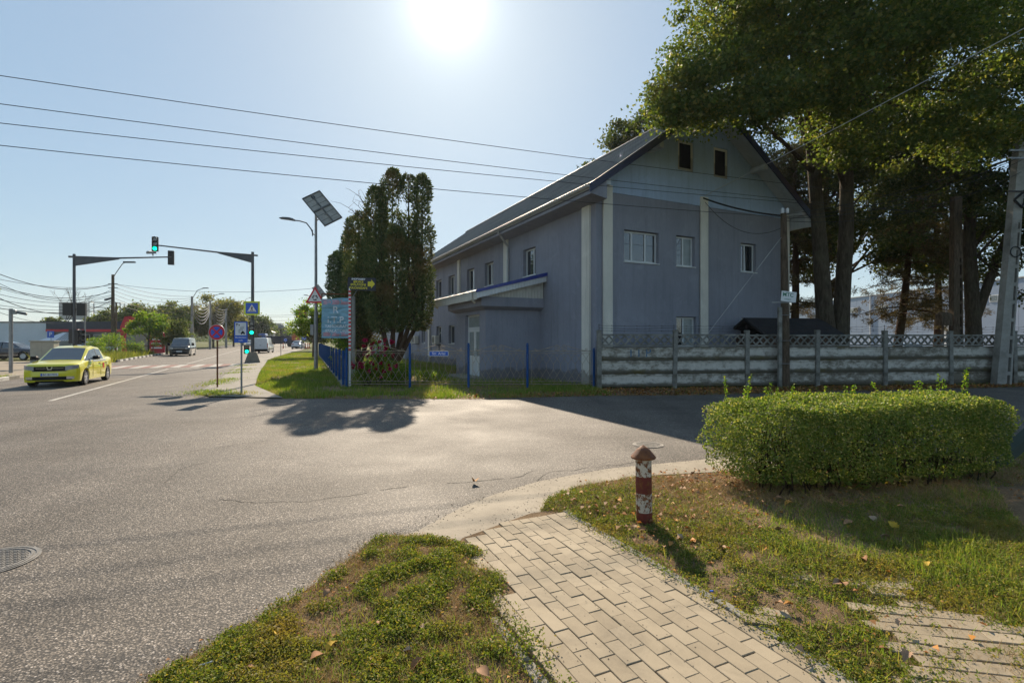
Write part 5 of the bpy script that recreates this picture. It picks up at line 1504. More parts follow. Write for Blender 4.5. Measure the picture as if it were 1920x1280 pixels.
mb.build('cross', M['signred'], ns)
mo = post_sign('traffic_monitoring_sign', 'tall blue and white traffic monitoring sign on a grey post', (-8.77, 16.4), 2.1, 'steel', R(4))
MB().box(-0.205, 0.205, -0.02, 0.0, 1.66, 2.34).build('panel', M['signblue'], mo)
MB().box(-0.17, 0.17, -0.026, -0.0205, 1.90, 2.31).build('field', M['signwhite'], mo)
mb = MB()
mb.box(0.0, 0.13, -0.030, -0.0265, 1.95, 1.99).prism([(0.02, 1.99), (0.11, 1.99), (0.09, 2.035), (0.04, 2.035)], -0.030, -0.0265, 'y').box(0.01, 0.035, -0.030, -0.0265, 1.925, 1.95).box(0.095, 0.12, -0.030, -0.0265, 1.925, 1.95)
mb.prism([(-0.15, 2.26), (-0.08, 2.24), (-0.075, 2.265), (-0.14, 2.285)], -0.030, -0.0265, 'y').box(-0.13, -0.115, -0.030, -0.0265, 2.20, 2.25).box(-0.06, -0.03, -0.030, -0.0265, 2.21, 2.25)
for k in range(3):
    mb.prism([(-0.04 + k * 0.04, 2.05), (-0.03 + k * 0.04, 2.05), (0.02 + k * 0.04, 2.18), (0.01 + k * 0.04, 2.18)], -0.030, -0.0265, 'y')
    mb.prism([(-0.07, 1.99 + k * 0.035), (-0.02, 1.975 + k * 0.035), (-0.02, 1.985 + k * 0.035), (-0.07, 2.0 + k * 0.035)], -0.030, -0.0265, 'y')
mb.build('pictogram', M['black'], mo)
text('lettering', 'Monitorizare', 0.066, M['signwhite'], mo, (0, -0.022, 1.83), ext=0.001, bold=0.001)
text('lettering', 'trafic', 0.066, M['signwhite'], mo, (0, -0.022, 1.735), ext=0.001, bold=0.001)
inf = post_sign('back_of_sign', 'grey back of a small road sign on a dark post in the grass', (-25.1, 55), 3.35, 'black', R(5), 0.035)
MB().box(-0.28, 0.28, -0.02, 0.0, 3.0, 3.32).build('plate', M['steel'], inf)
def mandatory(loc, z, r, label):
    t = post_sign('round_blue_sign', label, loc, z + 0.2, 'steel', R(8), 0.04)
    MB().lathe([(r, -0.02), (r, 0.0)], 24, (0, 0, z), 'y').build('disc', M['signblue'], t)
    mb = MB()
    for k in range(3):
        a0 = R(20 + 120 * k); V = []
        for i in range(6):
            a = a0 + R(75) * i / 5
            V += [(r * 0.42 * math.cos(a), -0.024, z + r * 0.42 * math.sin(a)), (r * 0.68 * math.cos(a), -0.024, z + r * 0.68 * math.sin(a))]
        mb.add(V, [(2 * i, 2 * i + 1, 2 * i + 3, 2 * i + 2) for i in range(5)])
    mb.build('arrows', M['signwhite'], t)
mandatory((-36.9, 90), 2.0, 0.36, 'round blue roundabout sign by the far white car')
mandatory((-46.5, 104), 1.65, 0.36, 'round blue arrow sign behind the white van')
cones = []
for px, yy_ in ((573, 96), (577, 97), (580, 98), (531, 98)):
    t = thing('traffic_bollard', ('far' if 0 else ['orange bollard left of the round blue roundabout sign post', 'orange bollard right of the round blue roundabout sign post', 'rightmost orange bollard at the far roundabout', 'orange bollard beside the small white crossover'][len(cones)]), 'bollard', ((px - 960) / 950 * yy_, yy_, 0), 0, 'bollards at the roundabout')
    MB().lathe([(0.16, 0), (0.16, 0.05), (0.10, 0.06), (0.09, 1.05), (0.03, 1.1)], 10).build('body', bpy.data.materials['orange_panel'], t)
    MB().lathe([(0.105, 0.55), (0.105, 0.72)], 10).build('band', M['signwhite'], t); cones.append(t)
pr = thing('parking_sign', 'blue parking sign in front of the shop wall', 'sign', (-61.0, 67.0, 0), 0)
MB().box(-0.45, 0.45, -0.03, 0, 2.0, 2.9).build('plate', M['signblue'], pr)
text('lettering', 'P', 0.75, M['signwhite'], pr, (0, -0.035, 2.45), ext=0.001, bold=0.01)
MB().tube([(0, 0.04, 0), (0, 0.04, 2.8)], 0.03, 6).build('post', M['steel'], pr)

# arrow sign on its striped pole, banner on its frame
st = thing('striped_pole', 'thin red and white striped pole rising from the fence corner', 'pole', (-6.09, 19.02, 0))
MB().tube([(0, 0, 0), (0, 0, 3.72)], 0.045, 10).build('shaft', M['signwhite'], st)
mb = MB()
for k in range(16): mb.lathe([(0.048, 1.38 + k * 0.145), (0.048, 1.38 + k * 0.145 + 0.072)], 10)
mb.build('red_bands', M['signred'], st)
MB().tube([(0.03, 0, 3.25), (0.28, 0, 3.66)], 0.015, 5).build('brace', M['steel'], st)
ar = thing('arrow_sign', 'dark service sign with yellow arrow on top of the striped pole', 'sign', (-5.66, 19.0, 3.88), R(-3))
MB().box(-0.50, 0.56, -0.04, 0.03, -0.25, 0.23).build('board', M['navy'], ar)
ar.rotation_euler = (0, R(2), R(-3))
for s, z, m_, sz in (('SHOBYARIKY', 0.165, 'signwhite', 0.088), ('SERVICE', 0.065, 'arrowyel', 0.105), ('SPĂLĂTORIE', -0.045, 'arrowyel', 0.105), ('VULCANIZARE', -0.165, 'arrowyel', 0.105)):
    text('lettering', s, sz, M[m_], ar, (-0.09, -0.043, z), ext=0.001, bold=0.004)
MB().prism([(0.27, -0.09), (0.40, -0.09), (0.40, -0.17), (0.54, 0.0), (0.40, 0.17), (0.40, 0.09), (0.27, 0.09)], -0.046, -0.0415, 'y').build('arrow', M['arrowyel'], ar)

bn = thing('banner', 'wrinkled light blue service banner hanging on a post frame', 'banner', (-8.45, 24.3, 0), R(3))
MB().tube([(0.80, 0.12, 0), (0.80, 0.12, 3.86)], 0.095, 8).build('post', M['poleconc'], bn)
MB().tube([(-0.66, 0, 3.98), (0.78, 0.02, 3.96)], 0.03, 6).tube([(-0.66, 0, 3.98), (-0.66, 0, 3.70)], 0.03, 6).tube([(0.66, 0.02, 3.4), (0.80, 0.12, 3.4)], 0.025, 6).tube([(0.66, 0.02, 2.2), (0.80, 0.12, 2.2)], 0.025, 6).build('frame', M['rustcap'], bn)
def mk_cloth():
    n = NT('banner_cloth'); w = n.co((1, 1, 1))
    c = n.ramp(n.noise(n.co((1.2, 1, 3.0)), 2.0, 4, 0.6, 0.8), [(0.3, (0.13, 0.29, 0.39)), (0.7, (0.28, 0.48, 0.58))])
    n.set(col=c, rough=0.45, spec=0.4)
    return n.m
NX, NZ = 40, 60
V = np.zeros((NX + 1, NZ + 1, 3))
for i in range(NX + 1):
    for j in range(NZ + 1):
        x = -0.66 + 1.32 * i / NX; z = 1.86 + 1.90 * j / NZ
        V[i, j] = (x, 0, z)
P = V.reshape(-1, 3).copy()
dy = (vnoise(np.column_stack([P[:, 0] * 0.8 + P[:, 2] * 0.9, P[:, 2] * 2.4 - P[:, 0] * 0.6]), 2.6, 3) - 0.5) * 0.16
P[:, 1] = dy - 0.02; P[:, 2] += 0.03 * np.sin(P[:, 0] * 4) * (P[:, 2] > 3.6)
idx = np.arange((NX + 1) * (NZ + 1)).reshape(NX + 1, NZ + 1)
Q4 = np.stack([idx[:-1, :-1], idx[1:, :-1], idx[1:, 1:], idx[:-1, 1:]], -1).reshape(-1, 4)
cl = arr_mesh('cloth', P, Q4, mk_cloth(), bn, smooth=True)
def on_cloth(o, off=0.006):      # drape flat print onto the wrinkled cloth
    me = o.data
    M4 = Matrix.LocRotScale(o.location, o.rotation_euler, o.scale)
    pts = np.array([M4 @ v_.co for v_ in me.vertices])
    d_ = (vnoise(np.column_stack([pts[:, 0] * 0.8 + pts[:, 2] * 0.9, pts[:, 2] * 2.4 - pts[:, 0] * 0.6]), 2.6, 3) - 0.5) * 0.16 - 0.02 - off
    for v_, p_, q_ in zip(me.vertices, pts, d_): v_.co = (p_[0], q_, p_[2])
    o.location = (0, 0, 0); o.rotation_euler = (0, 0, 0); o.scale = (1, 1, 1)
M['pinkprint'] = pm('pink_print', (0.52, 0.30, 0.36), 0.5, var=0.15, scale=4)
M['greyprint'] = pm('pale_print', (0.64, 0.67, 0.69), 0.5, var=0.1)
def strip_print(poly, mat, name, off):
    # polygon band split into narrow columns
    (x0, z0), (x1, z1), h, sk = poly
    mb = MB(); n = 12; V = []
    for k in range(n + 1):
        t = k / n; V += [(x0 + (x1 - x0) * t, 0, z0 + (z1 - z0) * t), (x0 + (x1 - x0) * t + sk, 0, z0 + (z1 - z0) * t + h)]
    mb.add(V, [(2 * k, 2 * k + 1, 2 * k + 3, 2 * k + 2) for k in range(n)])
    o = mb.build(name, mat, bn); on_cloth(o, off); return o
for zb in (3.46, 1.95):
    for k in range(3):
        x0 = -0.62 + k * 0.42
        hh = 0.11 if zb > 3 else 0.09
        strip_print(((x0, zb), (x0 + 0.34, zb), hh, 0.07), M['pinkprint'], 'print_band', 0.008)
        strip_print(((x0 + 0.07, zb + hh + 0.002), (x0 + 0.41, zb + hh + 0.002), hh, -0.07), M['pinkprint'], 'print_band', 0.008)
for s, sz, z, sx_, x_ in (('R', 0.46, 3.20, 1.0, 0.0), ('I.T.P.', 0.42, 2.72, 1.05, 0.04), ('TAHOGRAFE', 0.185, 2.42, 1.05, 0.06), ('SPALATORIE', 0.185, 2.20, 1.05, 0.06)):
    on_cloth(text('lettering', s, sz, M['greyprint'], bn, (x_, 0, z), sx=sx_, ext=0.0, bold=0.006), 0.012)

# left roadside furniture
cpst = thing('camera_post', 'plain grey post with a small camera at the left edge of the road', 'post', (-27.0, 27.3, 0), RZ)
MB().tube([(0, 0, 0), (0, 0, 3.45)], 0.085, 10).build('pole', M['steel'], cpst)
MB().bbox(0.08, 0.22, -0.09, 0.09, 3.15, 3.40, 0.03).build('bracket', M['steel'], cpst)
ch = MB().bbox(0, 0.42, -0.07, 0.07, -0.07, 0.07, 0.03).build('camera_housing', M['darksteel'], cpst); ch.location = (0.24, 0, 3.26); ch.rotation_euler = (0, R(12), 0)
cab = thing('utility_cabinet', 'beige metal utility cabinet on the forecourt behind the yellow car', 'cabinet', (-37.8, 41.0, 0), R(20))
MB().bbox(-0.75, 0.75, -0.45, 0.45, 0.0, 1.62, 0.03).build('casing', pm('cabinet_beige', (0.40, 0.37, 0.29), 0.6, var=0.06), cab)
MB().box(-0.82, 0.82, -0.52, 0.52, 1.625, 1.70).build('lid', bpy.data.materials['cabinet_beige'], cab)
for x in (-0.72, 0.02): MB().box(x, x + 0.70, -0.47, -0.452, 0.12, 1.56).build('door', bpy.data.materials['cabinet_beige'], cab)
lpz = [-51.2, 65.0]
lup = thing('utility_pole', 'tall dark utility pole with street lamp and many cables at the left', 'pole', (*lpz, 0))
MB().tube([(0, 0, 0), (0.0, 0, 10.1)], [0.26, 0.16], 10).tube([(0.35, 0, 0), (0.42, 0, 6.5)], [0.12, 0.10], 8).build('shaft', M['polewood'], lup)
MB().tube([(0, 0, 9.6), (0.5, -0.2, 10.2), (1.6, -0.5, 11.4), (2.0, -0.6, 11.55)], 0.05, 6).build('arm', M['steel'], lup)
MB().box(1.9, 3.3, -0.8, -0.5, 11.5, 11.68).build('lamp_head', M['darksteel'], lup)
MB().prism([(-0.1, 7.0), (-1.0, 6.75), (-1.0, 6.95), (-0.1, 7.2)], -0.15, 0.15, 'y').build('side_lamp', M['darksteel'], lup)
MB().tube([(-0.6, 0, 8.9), (0.6, 0, 8.9)], 0.05, 6).tube([(-0.6, 0, 8.4), (0.6, 0, 8.4)], 0.05, 6).build('crossarm', M['darksteel'], lup)
rl = thing('red_railing', 'low red railing along the forecourt in front of the shop', 'railing', (-52.0, 60.5, 0), R(8))
for k in range(7): MB().box(k * 1.4 - 0.05, k * 1.4 + 0.05, -0.05, 0.05, 0, 1.15).build('post', M['rustred'], rl)
MB().box(-0.05, 8.45, -0.02, 0.02, 0.95, 1.03).build('rail', M['rustred'], rl)

# far row of concrete poles along the left of the road
for i, (px, yy_, h) in enumerate(((360, 78, 8.4), (394, 92, 8.8), (424, 105, 8.2), (456, 140, 12))):
    t = thing('street_pole', ['concrete pole carrying tangled cables before the big roadside tree', 'middle concrete pole with cables beside the big roadside tree', 'third concrete pole behind the no stopping sign', 'far pole at the end of the roadside trees'][i], 'pole', ((px - 960) / 950 * yy_, yy_, 0), 0, 'far street poles')
    MB().tube([(0, 0, 0), (0, 0, h)], [0.24, 0.15], 8).build('shaft', M['poleconc'], t)
    MB().tube([(0, 0, h - 0.4), (1.0, -0.3, h + 0.9), (2.2, -0.6, h + 1.2)], 0.05, 5).build('arm', M['steel'], t)
    MB().box(2.1, 2.9, -0.8, -0.55, h + 1.15, h + 1.27).build('lamp_head', M['darksteel'], t)

# ---------------------------------------------------------------- bollard, covers, strut
bx, by = G(1208, 977, 0.05)
bo = thing('bollard', 'short rusty red and white bollard with a pointed cap on the grass', 'bollard', (bx, by, 0.02))
zs = [0.0, 0.13, 0.31, 0.47, 0.655]
for k in range(4):
    MB().lathe([(0.0755, zs[k]), (0.0755, zs[k + 1])], 24).build('painted_band', M['rustred' if k % 2 == 0 else 'rustwhite'], bo, smooth=True, auto=40)
MB().lathe([(0.115, 0.64), (0.118, 0.655), (0.06, 0.725), (0.004, 0.765)], 24).build('cap', M['rustcap'], bo, smooth=True, auto=50)
bo.rotation_euler = (0, R(-0.8), 0)
def cover(x, y, r, label):
    t = thing('manhole_cover', label, 'manhole cover', (x, y, 0.002))
    M.setdefault('iron', pm('cast_iron', (0.21, 0.195, 0.175), 0.6, 0.3, var=0.2, scale=12))
    MB().lathe([(r, 0), (r, 0.006), (r - 0.05, 0.006), (r - 0.05, 0.005), (0.0, 0.004)], 36).build('frame', M['iron'], t)
    mb = MB()
    rr_ = random.Random(3)
    for a in range(-9, 10):
        for b in range(-9, 10):
            X_, Y_ = a * r * 0.1, b * r * 0.1
            if math.hypot(X_, Y_) < r * 0.78:
                l_, w_ = (0.036, 0.012) if (a + b) % 2 else (0.012, 0.036)
                mb.box(X_ - l_ * r * 1.3, X_ + l_ * r * 1.3, Y_ - w_ * r * 1.3, Y_ + w_ * r * 1.3, 0.0042, 0.010)
    for q in (0.82, 0.92):
        mb.lathe([(r * q - 0.008, 0.0042), (r * q - 0.008, 0.011), (r * q + 0.008, 0.011), (r * q + 0.008, 0.0042)], 36)
    mb.build('relief', M['iron'], t)
cover(-4.22, 4.08, 0.32, 'round cast iron manhole cover at the left edge of the asphalt')
cover(*G(1215, 834), 0.26, 'round cast iron manhole cover in the shade beyond the bollard')
gs = thing('green_strut', 'dark green steel beam leaning out beyond the end of the hedge', 'beam', (6.6, 7.0, 0))
d3 = Vector((1.9, 0.3, 1.2)); nn_ = d3.cross(Vector((0, 1, 0))).normalized() * 0.06
q = [Vector((0, 0, 0)) - nn_, d3 - nn_, d3 + nn_, Vector((0, 0, 0)) + nn_]
MB().add([tuple(p + Vector((0, -0.05, 0))) for p in q] + [tuple(p + Vector((0, 0.05, 0))) for p in q], [(0, 1, 2, 3), (7, 6, 5, 4), (0, 4, 5, 1), (1, 5, 6, 2), (2, 6, 7, 3), (3, 7, 4, 0)]).build('web', pm('dark_green_paint', (0.02, 0.04, 0.03), 0.5), gs)
q = [p + nn_ * 0.25 for p in (Vector((0, -0.09, 0)) + nn_, d3 + Vector((0, -0.09, 0)) + nn_, d3 + Vector((0, 0.09, 0)) + nn_, Vector((0, 0.09, 0)) + nn_)]
MB().add([tuple(p) for p in q] + [tuple(p + nn_ * 0.25) for p in q], [(0, 1, 2, 3), (7, 6, 5, 4), (0, 4, 5, 1), (1, 5, 6, 2), (2, 6, 7, 3), (3, 7, 4, 0)]).build('flange', bpy.data.materials['dark_green_paint'], gs)
lt = thing('litter_scrap', 'tiny blue plastic scrap lying by the paved path edge', 'litter', (*G(1334, 1111, 0.05), 0.06), R(10))
MB().box(-0.012, 0.012, -0.005, 0.005, 0, 0.008).build('scrap', pm('blue_plastic', (0.03, 0.12, 0.5), 0.4), lt)
cg = thing('cigarette_butt', 'grey cigarette stub lying in the weeds beside the asphalt', 'litter', (*G(386, 1249, 0.05), 0.065), R(30))
MB().tube([(-0.03, 0, 0.0), (0.03, 0, 0.004)], 0.005, 8).build('stub', M['pvc'], cg)

# ---------------------------------------------------------------- overhead cables
def px3(px, py, y): return Vector(((px - CX) / F * y, y, H + (CY - py) / F * y))
def cable(name, label, a, b, sag, r, mat='wire', group=None, ext0=0.0, n=28):
    a, b = Vector(a), Vector(b)
    if ext0: a = a + (a - b).normalized() * ext0
    P = [a.lerp(b, k / n) - Vector((0, 0, sag * 4 * (k / n) * (1 - k / n))) for k in range(n + 1)]
    o = MB().tube(P, r, 5).build(name, M[mat])
    return tag(o, label, 'cable', group)
pt = Vector((21.2, 24.1, 0))
LB = ['uppermost long black cable crossing the sky above the street lamp', 'second black cable from the top crossing the sky', 'third black cable from the top crossing the sky', 'lowest long black cable crossing the sky past the solar panel']
for i, (y0, y1) in enumerate(((127, 283), (180, 318), (216, 331))):
    a = px3(0, y0, 11.5); m = px3(1105, y1, 17.2)
    b = m + (m - a) * ((21.0 - m.x) / (m.x - a.x))
    cable('overhead_cable', LB[i], a, b, 0.28, 0.0095, group='cables over the junction', ext0=9)
cable('overhead_cable', LB[3], px3(0, 258, 11.5), (10.15, 18.9, 6.35), 0.22, 0.0095, group='cables over the junction', ext0=9)
a = HW(5.47, -0.06, 7.85); q = px3(1920, 50, 10.0)
cable('service_cable', 'taut pale cable from the house gable up across the tree crown', Vector(a) + (q - Vector(a)) * 1.25, a, 0.06, 0.010, 'gutter')
cable('service_cable', 'thick black cable bundle from the gable down to the wooden pole', HW(5.4, -0.08, 7.75), (10.15, 18.9, 6.4), 0.12, 0.035)
cable('service_cable', 'thin cable drooping from the gable pilaster to the wooden pole', HW(5.5, -0.08, 7.6), (10.15, 18.9, 6.0), 0.7, 0.010)
for i, (z0, z1) in enumerate(((6.45, 9.15), (6.35, 8.9), (6.3, 8.75), (6.2, 8.3))):
    cable('service_cable', ['uppermost', 'second', 'third', 'lowest'][i] + ' of the cables from the wooden pole to the concrete pole', (10.15, 18.85, z0), (19.8, 19.7, z1), 0.35 + 0.1 * i, 0.011, 'wire')
cable('guy_wire', 'thin diagonal wire down the house gable to the fence', (10.05, 18.9, 5.6), (7.2, 18.85, 1.9), 0.0, 0.008, 'gutter')
# cable bundles on the left pole
for i in range(11):
    z0 = 9.0 - i * 0.34 + random.uniform(-.15, .15); zl = 500 + i * 7.2 + random.uniform(-9, 9)
    cable('line_cable', ORD[i] + ' from the top of the cables running left from the utility pole', (lpz[0], lpz[1], z0), px3(-40, zl, 46), 0.6 + 1.6 * random.random(), 0.022 if i % 3 else 0.035, group='cables left of the utility pole')
hub = [((px - 960) / 950 * yy_, yy_, h) for px, yy_, h in ((360, 78, 8.4), (394, 92, 8.8), (424, 105, 8.2), (456, 140, 12))]
for i in range(6):
    cable('line_cable', ORD[i] + ' from the top of the cables from utility pole to concrete pole', (lpz[0], lpz[1], 9.0 - i * 0.45), (hub[0][0], hub[0][1], hub[0][2] - i * 0.25), 0.5 + 0.2 * i, 0.024, group='cables right of the utility pole')
M['palewire'] = pm('pale_cable', (0.30, 0.30, 0.31), 0.5)
for s in range(3):
    for i in range(7):
        A_, B_ = hub[s], hub[s + 1]
        cable('line_cable', ORD[i] + ' from the top of the pale cables ' + ['between the first two concrete poles', 'between the second and third concrete poles', 'beyond the third concrete pole'][s], (A_[0], A_[1], A_[2] - 0.3 - i * 0.3), (B_[0], B_[1], B_[2] - 0.3 - i * 0.28), 0.5 + 0.28 * i, 0.03, 'palewire', ['cables between poles one and two', 'cables between poles two and three', 'cables beyond pole three'][s])
cable('span_wire', 'thin wire spanning the main road high above the vehicles', (lpz[0], lpz[1], 8.9), (-24.5, 62, 8.0), 0.7, 0.02)
for i, (z, yy_) in enumerate(((8.5, 130), (7.2, 132), (5.6, 134), (9.4, 160))):
    cable('span_wire', ['upper', 'middle', 'lower', 'farthest'][i] + ' wire spanning the distant road', ((450 - 960) / 950 * yy_, yy_, z), ((600 - 960) / 950 * yy_, yy_, z + 0.5), 0.8, 0.03)
# ================================================================ TREES AND PLANTS
M['linden'] = leafmat('linden_leaf', (0.060, 0.087, 0.027), (0.112, 0.145, 0.040), (0.257, 0.217, 0.063), transl=0.42, patch=(0.5, 0.6, 0.85, (0.223, 0.174, 0.063)))
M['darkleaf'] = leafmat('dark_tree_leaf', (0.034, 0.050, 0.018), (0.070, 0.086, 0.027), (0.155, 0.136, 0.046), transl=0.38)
M['thuja'] = leafmat('thuja_spray', (0.063, 0.089, 0.037), (0.122, 0.152, 0.056), (0.211, 0.191, 0.077), transl=0.15, rough=0.7, patch=(0.55, 0.54, 0.74, (0.242, 0.138, 0.066)))
M['thujagreen'] = leafmat('thuja_green', (0.047, 0.079, 0.041), (0.095, 0.135, 0.065), transl=0.15, rough=0.7)
M['needles'] = leafmat('pine_needles', (0.046, 0.048, 0.023), (0.092, 0.080, 0.035), (0.168, 0.128, 0.053), transl=0.3, tc=(1.5, 1.2, 0.6))
M['lime'] = leafmat('bright_leaf', (0.080, 0.145, 0.020), (0.145, 0.225, 0.029), (0.319, 0.304, 0.043), transl=0.5)
M['farleaf'] = leafmat('far_leaf', (0.058, 0.086, 0.030), (0.108, 0.133, 0.041), (0.200, 0.171, 0.065), transl=0.4)
M['farolive'] = leafmat('far_olive_leaf', (0.100, 0.111, 0.033), (0.166, 0.156, 0.047), (0.283, 0.208, 0.074), transl=0.4)
M['hedgeleaf'] = leafmat('hedge_leaf', (0.093, 0.140, 0.033), (0.197, 0.248, 0.053), (0.469, 0.389, 0.146), transl=0.32, rough=0.55)
M['twig'] = mk_bark('twig_bark', (0.035, 0.02, 0.012), (0.10, 0.06, 0.035), 4)

def blob_points(blobs, ncl, r, shell=0.42):
    w = np.array([(b[3] * b[4] * b[5]) ** (2 / 3) * (b[6] if len(b) > 6 else 1.0) for b in blobs]); w = w / w.sum()
    C = []
    for b, k in zip(blobs, (w * ncl).astype(int) + 1):
        d = rand_dirs(k, r); q = r.random(k)[:, None] ** shell
        C.append(np.array(b[:3]) + d * q * np.array(b[3:6]))
    return np.concatenate(C)
def tree(name, label, base, trunks, blobs, nleaf, size, mat, seed, ncl=160, cr=0.7, flat=0.6, bark='bark', limbs=20, limb_r=0.09, group=None, aspect=0.7, up=0.6, droop=0.5, limb_from=0.35, cat='tree'):
    r = np.random.default_rng(seed)
    t = thing(name, label, cat, (*base, 0), 0, group)
    B0 = np.array([*base, 0.0])
    mb = MB()
    for pts, rad in trunks: mb.tube([tuple(np.array(p) - B0) for p in pts], rad, 12)
    C = blob_points(blobs, ncl, r)
    allp = [np.array(p) for pts, _ in trunks for p in pts]
    if limbs:
        for c in C[r.permutation(len(C))[:limbs]]:
            pts, rad = trunks[r.integers(len(trunks))]
            pts = [np.array(p) for p in pts]
            f = limb_from + (0.97 - limb_from) * r.random()
            k = f * (len(pts) - 1); i = min(int(k), len(pts) - 2)
            s = pts[i] + (pts[i + 1] - pts[i]) * (k - i)
            rr = (rad[i] + (rad[i + 1] - rad[i]) * (k - i)) if hasattr(rad, '__len__') else rad
            m = (s + c) / 2 + np.array([0, 0, 0.12 * np.linalg.norm(c - s)]) + r.normal(0, 0.15, 3)
            P = [tuple((1 - q) ** 2 * s + 2 * q * (1 - q) * m + q * q * c - B0) for q in np.linspace(0, 1, 7)]
            r0 = min(rr * 0.6, limb_r)
            mb.tube(P, list(np.linspace(r0, r0 * 0.15, 7)), 6)
    mb.build('trunk', M[bark], t, smooth=True, auto=60)
    per = max(1, nleaf // len(C))
    N = per * len(C)
    sc = np.repeat(r.uniform(0.6, 1.25, len(C)) * cr, per)[:, None]
    P = np.repeat(C, per, 0) + r.normal(0, 1, (N, 3)) * sc * np.array([0.55, 0.55, 0.55 * flat])
    V, Fc = leaf_arrays(P - B0, r.uniform(0.65, 1.25, N) * size, up=up, aspect=aspect, droop=droop, r=r)
    arr_mesh('crown', V, Fc, mat if not isinstance(mat, str) else M[mat], t)
    return t

tree('linden_tree', 'tall twin-trunked linden tree overhanging the house gable', (14.1, 22.4),
     [([(14.0, 22.4, 0), (13.95, 22.4, 1.2), (13.8, 22.4, 3.2), (13.5, 22.3, 6.7), (13.1, 22.2, 10.7), (12.6, 21.8, 15)], [0.52, 0.45, 0.34, 0.28, 0.23, 0.10]),
      ([(14.35, 22.5, 0), (14.5, 22.5, 1.4), (14.65, 22.5, 3.4), (14.85, 22.5, 6.7), (14.8, 22.4, 10.7), (15.4, 21.8, 15)], [0.48, 0.42, 0.32, 0.29, 0.24, 0.11])],
     [(9.6, 18.4, 13.6, 3.6, 3, 3.3), (7.6, 18.4, 12.5, 1.8, 2.1, 2.0), (12.2, 17.6, 12.0, 3.4, 2.8, 2.5), (15.6, 18.5, 13.0, 3.6, 3.4, 3.6), (13, 21, 17, 6, 5, 4), (17.5, 21, 13.5, 3.6, 3.6, 4.5), (10, 20, 16.5, 4, 4, 3.4), (7.7, 17.8, 10.4, 1.5, 1.3, 1.0), (9.6, 17.2, 10.3, 1.6, 1.3, 0.9), (6.1, 17.7, 10.4, 1.0, 1.0, 0.8, 1.8), (6.8, 17.4, 9.75, 1.2, 1.0, 0.7, 2.4), (8.0, 17.2, 9.7, 1.3, 1.0, 0.65, 2.4), (9.3, 17.0, 9.9, 1.2, 1.0, 0.7, 2.2), (5.7, 17.9, 11.2, 0.8, 0.9, 0.8, 0.6), (5.2, 17.9, 10.4, 0.7, 0.8, 0.4, 0.5), (6.6, 17.5, 11.3, 1.3, 1.2, 1.0, 1.6), (5.6, 17.6, 9.7, 0.9, 0.8, 0.5, 2.4), (11, 17, 10.4, 1.5, 1.2, 0.9, 1.6), (13.0, 19, 9.4, 2.2, 1.6, 1.0, 1.3), (16.5, 19, 9.6, 2.6, 1.8, 1.3, 1.3), (12, 16.5, 13.5, 4, 2, 3), (19, 19.5, 10.6, 2.0, 1.8, 1.5)],
     150000, 0.14, 'linden', 21, ncl=760, cr=0.66, flat=0.5, limbs=46, limb_r=0.11, droop=0.6, limb_from=0.66)
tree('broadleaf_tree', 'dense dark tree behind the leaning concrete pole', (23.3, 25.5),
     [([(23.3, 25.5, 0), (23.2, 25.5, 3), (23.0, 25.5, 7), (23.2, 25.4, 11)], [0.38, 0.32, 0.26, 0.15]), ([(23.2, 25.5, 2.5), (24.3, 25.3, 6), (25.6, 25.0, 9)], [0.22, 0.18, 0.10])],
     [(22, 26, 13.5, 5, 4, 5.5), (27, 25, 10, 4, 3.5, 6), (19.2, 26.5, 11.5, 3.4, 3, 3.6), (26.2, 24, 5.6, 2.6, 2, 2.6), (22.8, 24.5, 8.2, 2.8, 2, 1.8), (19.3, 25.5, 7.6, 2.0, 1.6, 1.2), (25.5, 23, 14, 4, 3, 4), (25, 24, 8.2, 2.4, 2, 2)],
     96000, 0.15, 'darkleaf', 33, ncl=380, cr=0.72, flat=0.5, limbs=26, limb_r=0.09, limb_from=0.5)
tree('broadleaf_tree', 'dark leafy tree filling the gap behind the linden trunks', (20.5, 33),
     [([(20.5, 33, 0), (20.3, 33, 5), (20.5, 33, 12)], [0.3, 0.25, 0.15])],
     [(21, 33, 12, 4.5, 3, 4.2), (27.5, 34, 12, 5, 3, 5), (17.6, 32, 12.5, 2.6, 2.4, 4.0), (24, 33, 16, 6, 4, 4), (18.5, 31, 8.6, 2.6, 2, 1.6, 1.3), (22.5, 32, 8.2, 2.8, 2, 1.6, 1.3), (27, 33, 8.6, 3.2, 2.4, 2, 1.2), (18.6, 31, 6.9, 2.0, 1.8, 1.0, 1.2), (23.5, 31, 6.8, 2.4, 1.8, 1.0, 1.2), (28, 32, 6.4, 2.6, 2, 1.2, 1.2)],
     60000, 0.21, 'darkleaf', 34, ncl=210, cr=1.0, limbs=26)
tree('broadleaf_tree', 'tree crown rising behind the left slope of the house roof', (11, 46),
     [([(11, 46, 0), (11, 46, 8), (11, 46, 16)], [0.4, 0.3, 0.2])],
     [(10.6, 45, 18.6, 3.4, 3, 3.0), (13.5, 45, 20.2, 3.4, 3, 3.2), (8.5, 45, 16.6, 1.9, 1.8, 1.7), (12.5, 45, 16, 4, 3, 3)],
     24000, 0.26, 'darkleaf', 35, ncl=150, cr=0.9, limbs=18)
